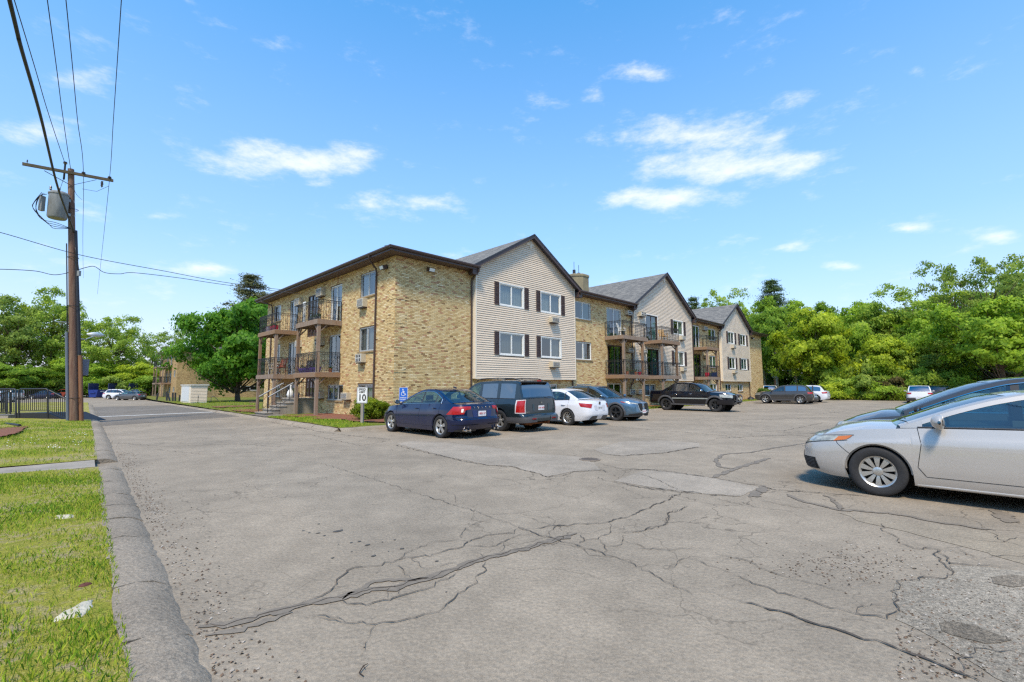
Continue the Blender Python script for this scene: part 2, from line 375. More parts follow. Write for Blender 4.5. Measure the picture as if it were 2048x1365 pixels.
# left verge, split by the concrete path
NX=[.02-q for q in (26,20,14,9,6,4.2,3,2,1.2,.6,.25,0)]; LXF=lambda r_,y:KXf(y)+r_; RXF=lambda r_,y:RKf(y)+r_
def lz(x,y):
    e_=KXf(y)-x; b=.085 if e_<.3 else .085+.05*min(1,(e_-.3)/1.2)
    if y>3: b+=.10*min(1,(y-3)/5)*min(1,max(0,e_)/2.0)
    return b
sheet('lawn',NX,steps(-30,-6.6,40),lz,M_lawn,rough=.018,xf=LXF)
sheet('lawn',NX,steps(-5.55,60,90),lz,M_lawn,rough=.018,seed=3,xf=LXF)
sheet('concrete_path',[-50,-20,-8,-.02],[-6.62,-5.53],.092,pmat('path_concrete',(.30,.26,.205),.9,var=.25,scale=1.5,bump=.3,bscale=70),xf=LXF)
# kerb of cast asphalt: every length of it a piece of its own
kerb=empty('left_kerb',(0,0,0),kind='structure')
ks=[-30,-20]
y=-17.2
rk=random.Random(4); cuts=[-17.2,-15.6,-14.55,-13.55,-12.75,-12.1,-11.2,-10.4,-9.6,-8.5,-7.0,-6.62]
y=-5.5
c2=[y]
while y<45: y+=rk.uniform(1.5,2.6) if y<10 else 4.0; c2.append(y)
def kerb_piece(y0,y1,side=-1,x0=KL,name='kerb_stone',par=None,flip=False):
    mb=MB(); rr=random.Random(int(y0*10)); n=6; G=[]
    prof=[(0,-.02),(0,.085),(.13,.09),(.24,.065),(.33,.022),(.38,-.02)]
    for i in range(n+1):
        yy=y0+.012+(y1-y0-.024)*i/n; off=rr.uniform(-.014,.014); row=[]
        for (a,h) in prof: xk=(RKf(yy)+.02 if flip else KXf(yy)); row.append(LW(xk+(-a*.7 if flip else a)+off, yy, H(xk,yy)+h+rr.uniform(-.010,.010)*(1 if h>0 else 0)))
        G.append(row)
    mb.grid(G); mb.add([tuple(p) for p in G[0]],[tuple(range(len(prof)))]); mb.add([tuple(p) for p in G[-1]],[tuple(range(len(prof)))])
    return mb.build(name,M_kerb,par,smooth=50)
for a,b in list(zip([-30,-24,-20.5]+[],[-24,-20.5,-17.2]))+list(zip(cuts,cuts[1:]))+list(zip(c2,c2[1:])): kerb_piece(a,b,par=kerb)
# right-hand verge and beds round the building
RK=-3.30
sheet('lawn',[0,.5,1.1,1.8,2.5,3.3,5.3,7.9],steps(-2.7,100,120),lambda x,y:lawn_raise(x,y)*.8,M_lawn2,rough=.012,seed=5,xf=RXF)
sheet('lawn',[4.4,8,17,24,34,44,53],steps(-2.7,0,8),lambda x,y:.10,M_lawn2,rough=.012,seed=6)
sheet('lawn',[4.4,10,17,30,53],[12,30,60,100],lambda x,y:lawn_raise(x,y)*.8,M_lawn2,seed=6)
kr=empty('right_kerb',(0,0,0),kind='structure')
y=-2.66
while y<58:
    y1=y+(2.2 if y<12 else 4.5)
    kerb_piece(y,y1,x0=RK+.02,par=kr,flip=True)
    y=y1
def kerb_x(x0,x1,yy,par):
    mb=MB(); n=5; G=[]; rr=random.Random(int(x0*7))
    for i in range(n+1):
        x=x0+.01+(x1-x0-.02)*i/n
        G.append([LW(x,yy-a,H(x,yy)+h+rr.uniform(-.006,.006)) for a,h in ((0,-.02),(0,.11),(.14,.11),(.24,.05),(.28,-.02))])
    mb.grid(G); mb.build('kerb_stone',M_kerb,par,smooth=50)
x=RKf(-2.7)-.12
while x<52: kerb_x(x,x+2.0,-2.68,kr); x+=2.0
# mulch beds (raised, ragged edge)
flat_poly([(-.02,-2.2),(-.02,6.4),(-1.2,6.5),(-2.3,6.3),(-2.55,5.2),(-2.2,3.6),(-2.4,2.2),(-1.9,.6),(-2.1,-.6),(-1.5,-1.9)],.155,M_mulch,'mulch_bed',kind='structure',jitter=.10,seed=2)
flat_poly([(-.02,9.6),(-.02,15.5),(-1.4,16.5),(-2.4,15.2),(-2.6,13),(-2.2,11.4),(-2.6,9.9)],.165,M_mulch,'mulch_bed',kind='structure',jitter=.10,seed=3)
flat_poly([(-2.0,20.5),(.5,21),(1.8,23.5),(.2,25.6),(-1.6,24)],.20,M_mulch,'mulch_bed',kind='structure',jitter=.10,seed=9)
flat_poly([(4.7,-.02),(4.7,-1.0),(12,-1.3),(22,-1.0),(34,-1.3),(51,-1.2),(51.5,-.02)],.13,M_mulch,'mulch_bed',kind='structure',jitter=.08,seed=5)
flat_poly([at(0,846,.1),at(30,843,.1),at(52,853,.1),at(34,866,.1),at(0,874,.1),at(-120,880,.1),at(-150,845,.1)],.20,M_mulch,'mulch_bed',kind='structure',jitter=.06,seed=6)
flat_poly([(RKf(6.5)-.05,6.5),(-1.9,6.5),(-1.9,9.2),(RKf(9.6)-.05,9.6)],.12,M_asph_dark,'entrance_path',kind='structure',jitter=.01,seed=6)
# patches of other asphalt let into the lot
flat_poly([(KXf(7)+.38,7.3),(-7,8.3),(RKf(10)-.3,10.2),(RKf(17)-.3,17.2),(KXf(16)+.38,16.5)],.004,M_asph_dark,'asphalt_patch',lot,jitter=.02,seed=1)
flat_poly([(KXf(17)+.38,17.3),(RKf(18)-.3,18.3),(RKf(40)-.3,40),(KXf(40)+.38,40)],.004,M_asph_dark,'asphalt_patch',lot,jitter=.02,seed=2)
flat_poly([(KXf(16)+.38,16.5),(RKf(17)-.3,17.2),(RKf(18)-.3,18.0),(KXf(17)+.38,17.2)],.006,pmat('faded_paint',(.50,.48,.43),.8,var=.2,scale=3),'painted_line',lot)
Z=lambda L,ox,oy,s:[at(ox+a/s,oy+b/s) for a,b in L]
R1=lambda L:Z(L,0,900,2.926); R2=lambda L:Z(L,600,850,2.56); R3=lambda L:Z(L,1248,850,2.56)
flat_poly(R2([(490,95),(750,162),(960,205),(1080,212),(1210,250),(1260,268),(1380,245),(1540,235),(1500,200),(1420,165),(1200,150),(1000,120),(760,90),(560,80)]),.004,M_asph_light,'asphalt_patch',lot,jitter=.02,seed=5)
flat_poly(R2([(1500,130),(1560,155),(1650,163),(1870,148),(2048,120),(2040,100),(1840,85),(1640,90)]),.004,M_asph_light,'asphalt_patch',lot,jitter=.02,seed=6)
flat_poly(R2([(1600,292),(1760,238),(1860,242),(2060,270),(2350,330),(2250,375),(2080,362),(1940,350)]),.004,M_asph_light,'asphalt_patch',lot,jitter=.015,seed=7)
flat_poly(R3([(1400,830),(1500,800),(1650,800),(1680,770),(1660,740),(1830,740),(2048,770),(2300,840),(2500,1300),(2100,1400),(1900,1318),(1600,1120),(1500,1060),(1360,1010),(1390,950),(1380,880)]),.004,M_gravel,'crumbled_patch',lot,jitter=.025,seed=8)
flat_poly(R3([(1080,460),(1400,500),(1900,570),(2200,640),(2300,790),(2050,740),(1900,690),(1750,640),(1500,580),(1250,520)]),.004,M_sand,'sandy_wash',lot,jitter=.05,seed=9)
M_pot=asphalt('pothole_dirt',(.15,.125,.09),(.23,.19,.14),grit=2.4)
flat_poly(R3([(1610,1030),(1680,1025),(1760,1045),(1850,1060),(1930,1100),(1975,1140),(1900,1150),(1800,1135),(1700,1110),(1640,1080)]),.008,M_pot,'pothole',lot,jitter=.045,seed=3)
flat_poly(R3([(1840,790),(1950,780),(2100,800),(2120,840),(1960,850),(1850,820)]),.008,M_pot,'pothole',lot,jitter=.045,seed=4)
# cracks: narrow ragged strips lying in the surface
def crack(pts, w=.012, tar=False, seed=0, jit=.02, taper=True):
    r=random.Random(seed+len(pts)*13); P=[]
    for a,b in zip(pts,pts[1:]):
        a=Vector(a); b=Vector(b); L=(b-a).length; k=max(1,min(60,int(L/.045)))
        for j in range(k):
            q=a.lerp(b,j/k)
            if j: q+=Vector((r.gauss(0,jit*.55),r.gauss(0,jit*.55)))+Vector((sin(j*.9+seed),cos(j*.7+seed)))*jit*.9
            P.append(q)
    P.append(Vector(pts[-1])); mb=MB(); G=[]
    for i,p in enumerate(P):
        d=(P[min(i+1,len(P)-1)]-P[max(i-1,0)]); d=d.normalized() if d.length>1e-6 else Vector((1,0)); n=Vector((-d.y,d.x))
        ww=w*.62*r.uniform(.25,1.5) if not tar else w*r.uniform(.7,1.25)
        if taper: ww*=min(1,.25+i/4,.25+(len(P)-1-i)/4)
        z=H(p.x,p.y)+(.010 if not tar else .007)
        G.append([LW(p.x+n.x*ww/2,p.y+n.y*ww/2,z),LW(p.x-n.x*ww/2,p.y-n.y*ww/2,z)])
    if not tar:
        for g in G: pass
    mb.grid(G); return mb.build('crack' if not tar else 'crack_filling', M_tar if tar else M_crack, lot)
TAR=[R1([(1150,1030),(1300,1025),(1500,965),(1700,918),(1850,888)])+R2([(200,885),(330,850),(520,820),(700,770),(850,712),(930,686),(1060,655),(1200,620),(1300,590),(1410,560)])]
for i,p in enumerate(TAR): crack(p,.09,True,i); crack(p,.012,False,i+50,.02)
crack(R1([(1190,1080),(1350,1055),(1550,990),(1700,945)]),.06,True,3)
crack(R2([(210,890),(300,840),(370,800),(450,790),(560,795),(650,785)]),.05,True,4)
for i,(L,w) in enumerate([([(640,380),(700,340),(710,320)],.14),([(450,278),(560,235),(660,205),(740,180)],.10),([(560,235),(490,225),(465,190),(500,160),(650,150),(750,130),(960,100)],.07),
   ([(830,365),(900,400),(1100,450),(1350,465),(1600,515),(1900,560)],.07),([(1880,450),(1940,480),(1960,520)],.16),([(1020,370),(1080,410),(1110,450)],.06)]): crack(R3(L),w,True,20+i,.02)
R2C=[([(0,910),(100,875),(155,840),(180,790),(230,745),(300,725),(410,720),(480,695),(570,680),(660,675),(740,645),(830,625),(860,600),(930,575),(1010,560),(1090,558),(1110,525)],.016),
([(830,625),(1000,620),(1040,600),(1095,575),(1200,560)],.012),([(1110,525),(1150,540),(1300,520),(1400,512),(1540,510),(1620,488),(1690,470),(1760,440),(1860,398),(1940,360)],.024),
([(290,250),(450,300),(600,350),(780,410),(900,445),(980,480),(1110,525)],.013),([(1110,525),(1200,560),(1300,590),(1540,660),(1740,740)],.016),([(1740,740),(1880,820),(2000,880)],.012),
([(480,100),(600,130),(750,165),(850,190),(960,208),(1080,215),(1150,238),(1210,250)],.035),([(1210,250),(1260,270),(1340,265),(1400,243),(1540,235),(1570,250)],.022),
([(930,690),(940,735),(890,780),(870,825),(800,865),(740,920),(700,960),(560,990),(480,1010),(330,1020),(200,1010),(80,985)],.013),
([(1590,295),(1760,330),(1940,352),(2048,362)],.03),([(1540,205),(1640,230),(1760,235),(1860,240),(2048,270)],.02),([(1430,560),(1450,600),(1410,628)],.012),([(1450,600),(1520,590),(1585,555),(1580,512)],.012),
([(1580,550),(1650,560),(1760,548),(1880,510),(1880,462),(1980,425)],.012),([(1520,590),(1550,630),(1550,660)],.011),([(1550,630),(1640,620),(1650,570)],.011),([(1560,155),(1650,165),(1870,150),(2048,120)],.025),
([(460,700),(520,740),(560,790)],.011),([(150,840),(280,820)],.011),([(210,890),(230,915),(330,925),(450,900),(600,850),(680,830),(810,745)],.014),([(340,780),(410,735)],.01),
([(800,590),(840,530),(900,500),(980,480)],.009),([(480,700),(580,635),(700,595),(800,590),(860,590)],.010),([(1270,575),(1280,545),(1330,515)],.011),([(570,680),(610,730),(690,750)],.009),([(1030,650),(1040,600)],.009),
([(930,690),(900,660)],.009),([(650,735),(740,715),(800,705)],.008),([(440,890),(440,850)],.009),([(500,840),(510,870)],.008),([(1130,470),(1200,490),(1280,520)],.008),([(700,330),(790,360),(790,400)],.007),
([(0,985),(120,975),(250,1020)],.008),([(1500,265),(1560,290),(1590,295)],.012),([(1730,255),(1830,290),(1940,345)],.012),([(100,130),(240,125),(360,118)],.01),([(100,190),(290,250)],.01),([(380,980),(300,1190)],.005)]
for i,(L,w) in enumerate(R2C): crack(R2(L),w,False,100+i)
R3C=[([(580,910),(700,945),(850,985),(1000,1045),(1200,1110),(1400,1170),(1600,1245),(1780,1318),(1950,1400)],.030),
([(550,780),(650,825),(760,860),(780,875),(900,905),(1050,955),(1180,985),(1340,1012),(1390,950),(1380,880),(1400,830),(1500,800),(1650,800),(1680,770),(1640,740),(1590,690),(1600,655),(1480,650),(1410,625),(1390,590),(1320,560),(1310,520)],.014),
([(0,235),(120,235),(440,278),(560,300),(700,325),(780,345),(1000,360),(1250,380)],.03),([(600,60),(800,75),(960,80)],.02),([(330,5),(810,42),(1020,0)],.03),([(210,150),(380,120)],.03),
([(0,565),(100,548),(220,505),(215,462),(330,425)],.012),([(300,690),(210,745)],.01),([(310,690),(440,735),(560,780)],.01),([(460,670),(600,700),(700,750),(850,800),(1000,835),(1120,870)],.010),
([(590,375),(460,370),(280,345),(0,315)],.028),([(1450,1150),(1560,1160),(1700,1200)],.012),([(1730,1280),(1760,1200),(1850,1170),(2048,1200)],.015),([(1600,655),(1660,730),(1800,740),(2000,760)],.014),
([(1390,1040),(1500,1070),(1650,1090)],.012),([(1180,985),(1190,950),(1260,935),(1380,945)],.010),([(480,840),(560,830),(650,830)],.008),([(360,850),(450,870),(580,910)],.010),([(0,600),(100,640),(250,650)],.009),
([(700,400),(850,430),(960,450)],.012),([(460,385),(640,430),(900,460)],.009),([(1850,560),(1950,620),(2048,650)],.010),([(1760,600),(1900,620),(2048,600)],.009),([(1700,650),(1800,700),(2048,690)],.009),
([(20,640),(200,650),(400,640)],.007),([(1650,650),(1750,690),(1850,740)],.010),([(900,120),(1000,95)],.02),([(640,155),(770,152)],.018),([(0,160),(210,150)],.02),([(40,10),(300,2)],.02)]
for i,(L,w) in enumerate(R3C): crack(R3(L),w,False,200+i)
for i,(L,w) in enumerate([([(620,868),(720,890),(780,880)],.02),([(540,842),(640,862),(700,870),(780,878)],.03),([(1340,838),(1440,846),(1560,842),(1700,838),(1810,840)],.05),([(1500,865),(1620,872),(1700,862),(1850,838)],.05),([(1180,850),(1300,862),(1420,872),(1560,888)],.035),([(1430,880),(1580,874),(1650,882)],.04),([(210,880),(330,889),(480,885),(560,892)],.018),([(310,895),(400,905),(560,900),(700,905)],.014),([(1500,822),(1640,832),(1690,828)],.05)]):
    crack([at(*q) for q in L],w,False,300+i)
# oil drips
M_oil=pmat('oil_stain',(.085,.075,.06),.7,var=.3,scale=20)
for i,(a,b,w) in enumerate([(190,540,50),(85,550,22),(40,548,14),(10,537,14),(118,563,16),(298,594,20),(340,612,28),(255,600,16),(478,587,14),(514,632,24),(415,598,10),(370,668,28),(160,678,18),(257,646,12),(445,646,10),(692,698,20),(740,856,12),(190,608,8),(90,503,14)]):
    c=at(600+a/2.56,850+b/2.56); e=at(600+(a+w/2)/2.56,850+b/2.56); rad=(Vector(c)-Vector(e)).length
    pts=[(c[0]+rad*(1+.25*sin(3*q+i))*cos(q),c[1]+rad*(1+.25*cos(2*q+i))*sin(q)*.7) for q in steps(0,2*pi,12)[:-1]]
    flat_poly(pts,.006,M_oil,'oil_stain',lot)
# manhole cover with its grate
mh=at(1178,921); mc=local_empty('manhole_cover',mh[0],mh[1],H(*mh)+.005,label='round iron drain cover sunk in the asphalt behind the cracked junction',cat='drain cover')
mb=MB(); mb.lathe([(.22,0),(.22,.010),(.185,.012),(.18,.004),(0,.003)],28); mb.build('rim',pmat('rusty_iron',(.24,.19,.14),.7,var=.4,scale=20),mc,smooth=40)
mb=MB()
for i in range(-4,5):
    w=sqrt(max(.001,.178**2-(i*.038)**2)); mb.bar((i*.038,-w,.008),(i*.038,w,.008),.018,.008)
mb.build('grate',pmat('dark_iron',(.12,.10,.08),.6),mc)
# twig, leaf litter and crumbs along the kerb
mb=MB(); rr=random.Random(11)
for i in range(1500):
    t=rr.random(); yy=-17.5+t*14 if rr.random()<.8 else -17.5+t*28; xx=KXf(yy)+.38+abs(rr.gauss(0,.16))
    s=rr.uniform(.004,.013); z=H(xx,yy)+.004; p=LW(xx,yy,z); a=rr.random()*6
    mb.add([(p.x+s*cos(a+q),p.y+s*sin(a+q),z+(s*.7 if k==3 else 0)) for k,q in enumerate((0,2.1,4.2,1))],[(0,1,3),(1,2,3),(2,0,3)],0,rr.random())
for i in range(1300):
    c=R3([(rr.uniform(1380,2100),rr.uniform(800,1318))])[0] if i<800 else R3([(rr.gauss(1150,260),rr.gauss(730,50)+.1*rr.gauss(0,200))])[0]
    s=rr.uniform(.003,.011); z=H(*c)+.004; p=LW(c[0],c[1],z); a=rr.random()*6
    mb.add([(p.x+s*cos(a+q),p.y+s*sin(a+q),z+(s*.7 if k==3 else 0)) for k,q in enumerate((0,2.1,4.2,1))],[(0,1,3),(1,2,3),(2,0,3)],0,rr.random())
o=mb.build('grit_litter',pmat('grit',(.2,.15,.1),.9,tonelist=[(0,(.05,.035,.02)),(.5,(.16,.10,.06)),(1,(.42,.38,.32))]),tones=True); tag(o,kind='stuff')
tw=at(722,1345); z0=H(*tw); mb=MB()
a=[LW(*at(714,1348),z0+.01),LW(*at(722,1338),z0+.02),LW(*at(731,1330),z0+.012)]; mb.tube(a,[.004,.003,.002],5); mb.tube([a[0],LW(*at(722,1354),z0+.01)],.003,5); mb.tube([a[1],LW(*at(726,1340),z0+.01)],.002,5)
mb.build('twig',pmat('twig_bark',(.04,.025,.015),.9)); tag(bpy.data.objects['twig'],'small forked dead twig lying on bare asphalt at the bottom edge','twig')
# white pieces of bark / stone on the left lawn
def rock(name,px,py,w,h,mat,label,cat,seed):
    c=at(px,py,.13); z=H(*c)+lz(c[0],c[1]); mb=MB(); r=random.Random(seed); G=[]
    for i in range(7):
        th=i/6*pi/2; row=[]
        for j in range(13):
            a=2*pi*j/12; rad=cos(th)*(1+.22*sin(3*a+seed)+.12*sin(5*a)); row.append((w*rad*cos(a),w*.55*rad*sin(a),h*sin(th)*(1+.2*sin(a*2))-.012))
        G.append(row)
    mb.grid(G); o=mb.build(name,mat,smooth=50); o.location=LW(c[0],c[1],z); o.rotation_euler=(0,0,ANG+seed); tag(o,label,cat); return o
M_stone=pmat('pale_stone',(.52,.47,.36),.9,var=.3,scale=9,bump=.5,bscale=40)
rock('stone',150,1200,.14,.022,M_stone,'larger pale flat stone lying in the lawn beside the kerb','stone',1)
rock('stone',126,1019,.12,.025,M_stone,'smaller pale stone further back in the left lawn','stone',2)
rock('dead_leaf',166,1151,.045,.02,pmat('brown_leaf',(.10,.03,.02),.8),'curled dark red leaf on the lawn above the pale stone','leaf',3)
rock('dead_leaf',13,1006,.035,.02,MATS['brown_leaf'],'curled brown leaf in the grass at the left edge','leaf',4)
# grass blades where they can be seen singly
def blades(name,n,box,zf,hmin,hmax,mat,seed,dens=None):
    g=np.random.default_rng(seed); y=g.uniform(box[2],box[3],n); x=g.uniform(box[0],box[1],n)+(box[4](y) if len(box)>4 else 0)
    cl=np.sin(x*2.1+3*np.sin(y*.9))+np.sin(y*2.7+2*np.sin(x*1.3))+.8*np.sin(x*7.3+y*5.1)+g.normal(0,1.6,n)
    keep=cl>-.25; x,y,cl=x[keep],y[keep],cl[keep]; n=len(x)
    hh=g.uniform(hmin,hmax,n)*(1+.25*np.clip(cl,-1,2)); a=g.uniform(0,2*pi,n); w=g.uniform(.0018,.0036,n)*(1+hmax*2); lean=g.uniform(.1,.9,n)*hh; b=g.uniform(0,2*pi,n)
    z=np.array([H(p,q)+zf(p,q) for p,q in zip(x,y)])
    cx=C0.x+UX.x*x+UY.x*y; cy=C0.y+UX.y*x+UY.y*y
    V=np.zeros((n,4,3)); dx=np.cos(a)*w; dy=np.sin(a)*w
    V[:,0]=np.stack([cx-dx,cy-dy,z-.01],1); V[:,1]=np.stack([cx+dx,cy+dy,z-.01],1)
    V[:,2]=np.stack([cx+dx*.7+np.cos(b)*lean*.4,cy+dy*.7+np.sin(b)*lean*.4,z+hh*.6],1); V[:,3]=np.stack([cx+np.cos(b)*lean,cy+np.sin(b)*lean,z+hh],1)
    me=bpy.data.meshes.new(name); idx=np.arange(n)[:,None]*4
    F=np.concatenate([idx+np.array([[0,1,2]]),idx+np.array([[0,2,3]])],1).reshape(-1,3)
    me.vertices.add(n*4); me.vertices.foreach_set('co',V.reshape(-1)); me.loops.add(F.size); me.loops.foreach_set('vertex_index',F.reshape(-1).astype(np.int32))
    me.polygons.add(len(F)); me.polygons.foreach_set('loop_start',np.arange(0,F.size,3,dtype=np.int32)); me.update(calc_edges=True); me.validate()
    tn=np.clip(g.normal(.5,.2,n)+.12*cl,0,1); at_=me.attributes.new('tone','FLOAT','FACE'); at_.data.foreach_set('value',np.repeat(tn,2))
    me.materials.append(mat); o=link(name,me); tag(o,kind='stuff'); return o
M_blade=pmat('grass_blade',(.1,.2,.03),.7,spec=.2,tonelist=[(0,(.42,.36,.13)),(.3,(.38,.38,.045)),(.7,(.24,.34,.02)),(1,(.11,.23,.015))])
blades('grass',110000,(-3.0,.04,-17,-6.65,KXf),lz,.010,.036,M_blade,1)
blades('grass',30000,(-8,-3.0,-14,-6.65,KXf),lz,.02,.05,M_blade,2)
blades('grass',75000,(-6,.02,-5.5,10,KXf),lz,.015,.05,M_blade,3)
blades('grass',16000,(.02,1.4,-2.6,6.4,RKf),lambda x,y:lawn_raise(x,y)*.8,.03,.08,M_blade,4)
blades('grass',14000,(.02,5.3,9.8,45,RKf),lambda x,y:lawn_raise(x,y)*.8,.04,.10,M_blade,5)
blades('grass',9000,(14,50,-2.6,-1.0),lambda x,y:.10,.04,.10,M_blade,6)
# dandelion clocks and clover heads
mb=MB(); rr=random.Random(5)
for (a,b,k) in ((1160,975,5),(1270,955,6),(1340,985,5),(1010,1020,4),(1200,1100,5),(1250,1090,4),(770,1170,6),(860,1180,6),(880,1155,3),(120,1170,4),(550,1050,4),(440,1120,4),(150,1100,3)):
    for i in range(max(2,k-1)):
        c=at((a+rr.gauss(0,40))/7.877,740+(b+rr.gauss(0,16))/7.877,.13)
        if c[0]>KXf(c[1])-.05: continue
        z=H(*c)+lz(*c)+.05; p=LW(c[0],c[1],z); mb.lathe([(.001,.010),(.009,.006),(.011,0),(.008,-.005),(.001,-.008)],7,c=p)
o=mb.build('clover_flowers',pmat('petal_white',(.75,.74,.66),.8),smooth=180); tag(o,kind='stuff')
# ================================================================== APARTMENT BUILDING (own axes; X along the long front, Y along the drive)
BR_TONES=[(0,rgb(124,96,66)),(.1,rgb(158,126,86)),(.3,rgb(192,160,108)),(.55,rgb(211,183,130)),(.8,rgb(224,200,150)),(.93,rgb(232,212,172)),(1,rgb(186,140,104))]
M_brick=pmat('blond_brick',(.4,.3,.15),.85,tonelist=BR_TONES,var=.10,scale=.7,bump=.35,bscale=40)
M_mortar=pmat('mortar',rgb(112,88,58),.95,var=.25,scale=6)
M_sid=pmat('beige_siding',rgb(218,199,174),.5,var=.10,scale=1.2,stretch=(.4,.4,2.5),tone=False,bump=.05,bscale=30)
M_sid2=pmat('beige_siding_trim',rgb(226,214,194),.5,var=.05,scale=2)
M_lapshade=pmat('lap_shade',rgb(128,114,100),.9)  # wall colour behind the boards, darkened to paint the shade under each lap
M_shut=pmat('shutter_brown',rgb(72,56,52),.6,var=.2,scale=6)
M_stonesill=pmat('stone_sill',rgb(150,128,92),.85,var=.2,scale=5)
def shingle_mat():
    m=bpy.data.materials.new('asphalt_shingles'); m.use_nodes=True; t=m.node_tree; b=t.nodes['Principled BSDF']; b.inputs['Roughness'].default_value=.9; b.inputs['Specular IOR Level'].default_value=.2
    uv=N(t,'ShaderNodeAttribute',attribute_name='roofuv'); br=N(t,'ShaderNodeTexBrick'); t.links.new(uv.outputs['Vector'],br.inputs['Vector'])
    br.inputs['Scale'].default_value=1; br.inputs['Brick Width'].default_value=.32; br.inputs['Row Height'].default_value=.14; br.inputs['Mortar Size'].default_value=.006
    br.inputs['Color1'].default_value=(*rgb(98,97,94),1); br.inputs['Color2'].default_value=(*rgb(130,127,120),1); br.inputs['Mortar'].default_value=(*rgb(60,60,62),1)
    ns=N(t,'ShaderNodeTexNoise'); ns.inputs['Scale'].default_value=24; ns.inputs['Detail'].default_value=6; t.links.new(uv.outputs['Vector'],ns.inputs['Vector'])
    mr=N(t,'ShaderNodeMapRange'); mr.inputs['From Min'].default_value=.3; mr.inputs['From Max'].default_value=.7; mr.inputs['To Min'].default_value=.7; mr.inputs['To Max'].default_value=1.3; t.links.new(ns.outputs['Fac'],mr.inputs['Value'])
    cb=N(t,'ShaderNodeCombineColor'); [t.links.new(mr.outputs[0],cb.inputs[i]) for i in range(3)]
    mx=N(t,'ShaderNodeMix',data_type='RGBA',blend_type='MULTIPLY'); mx.inputs['Factor'].default_value=1; t.links.new(br.outputs['Color'],mx.inputs['A']); t.links.new(cb.outputs[0],mx.inputs['B'])
    t.links.new(mx.outputs['Result'],b.inputs['Base Color']); return m
M_shing=shingle_mat()
class Face:
    """a wall plane: o origin, a along, n outward; pt(a, n, z)"""
    def __init__(s,o,a,n): s.o=Vector((*o,0)); s.a=Vector((*a,0)); s.n=Vector((*n,0))
    def p(s,a,n,z): q=s.o+s.a*a+s.n*n; return (q.x,q.y,z)
    def box(s,mb,a0,a1,n0,n1,z0,z1,m=0,tone=.5):
        vs=[s.p(a,n,z) for z in (z0,z1) for n in (n0,n1) for a in (a0,a1)]
        flip=s.a.cross(s.n).z<0
        fs=[(0,2,3,1),(4,5,7,6),(0,1,5,4),(2,6,7,3),(0,4,6,2),(1,3,7,5)]
        if flip: fs=[f[::-1] for f in fs]
        mb.add(vs,fs,m,tone)
FR=Face((0,0),(1,0),(0,-1)); FL=Face((0,0),(0,1),(-1,0)); FS=Face((0,-.25),(1,0),(0,-1))
B=empty('apartment_building',(C0.x,C0.y,0),ANG,label='long three-storey tan brick apartment building with three beige gabled siding bays and wooden balconies',cat='building',group='brick apartment buildings')
def wall_plane(fc,a0,a1,z0,z1,holes,mat,name,parent,depth=.10,n=0.0):
    xs=sorted(set([a0,a1]+[h[i] for h in holes for i in (0,1) if a0<h[i]<a1])); zs=sorted(set([z0,z1]+[h[i] for h in holes for i in (2,3) if z0<h[i]<z1]))
    mb=MB()
    for x,x2 in zip(xs,xs[1:]):
        for z,z2 in zip(zs,zs[1:]):
            cx,cz=(x+x2)/2,(z+z2)/2
            if any(h[0]<cx<h[1] and h[2]<cz<h[3] for h in holes): continue
            mb.quad(fc.p(x,n,z),fc.p(x2,n,z),fc.p(x2,n,z2),fc.p(x,n,z2))
    for h in holes:
        A,Bq,C,D=[fc.p(q,n,z) for q,z in ((h[0],h[2]),(h[1],h[2]),(h[1],h[3]),(h[0],h[3]))]
        E=[fc.p(q,n-depth,z) for q,z in ((h[0],h[2]),(h[1],h[2]),(h[1],h[3]),(h[0],h[3]))]
        for p,q,r,s_ in ((A,Bq,E[1],E[0]),(Bq,C,E[2],E[1]),(C,D,E[3],E[2]),(D,A,E[0],E[3])): mb.quad(p,q,r,s_)
    return mb.build(name,mat,parent)
def bricks(fc,a0,a1,z0,z1,holes,parent,seed=1,quoin=None,lintels=True):
    r=random.Random(seed); mb=MB(); ph=.0685; pl=.206; k=0; z=z0
    while z+.05<z1:
        off=(k%2)*pl/2; x=a0-off; zt=min(z+ph-.013,z1)
        while x<a1:
            s0,s1=max(x,a0),min(x+pl-.011,a1)
            segs=[(s0,s1)]
            for h in holes:
                if z<h[3] and zt>h[2]+.005:
                    ns=[]
                    for p,q in segs:
                        if q<=h[0] or p>=h[1]: ns.append((p,q))
                        else:
                            if p<h[0]: ns.append((p,h[0]))
                            if q>h[1]: ns.append((h[1],q))
                    segs=ns
            for p,q in segs:
                if q-p<.02: continue
                n=.007+r.random()*.005
                if quoin and quoin(p,q,z): n+=.016
                t=min(1,max(0,r.gauss(.58,.17))); u=r.random()
                if u<.02: t=r.random()*.2
                elif u<.075: t=1
                vs=[fc.p(p,n,z),fc.p(q,n,z),fc.p(q,n,zt),fc.p(p,n,zt),fc.p(p,0,z),fc.p(q,0,z),fc.p(q,0,zt),fc.p(p,0,zt)]
                mb.add(vs,[(0,1,2,3),(0,4,5,1),(1,5,6,2),(2,6,7,3),(3,7,4,0)],0,t)
            x+=pl
        z+=ph; k+=1
    o=mb.build('brickwork',M_brick,parent,tones=True); tag(o,kind='stuff'); return o
def curtain(fc,a0,a1,z0,z1,n,mat,parent,amp=.02,waves=9,name='curtain'):
    G=[[fc.p(a0+(a1-a0)*i/40,n+amp*sin(i/40*waves*2*pi)+.006*sin(i*2.3),z) for i in range(41)] for z in (z0,z1)]
    mb=MB(); mb.grid(G); return mb.build(name,mat,parent,smooth=180)
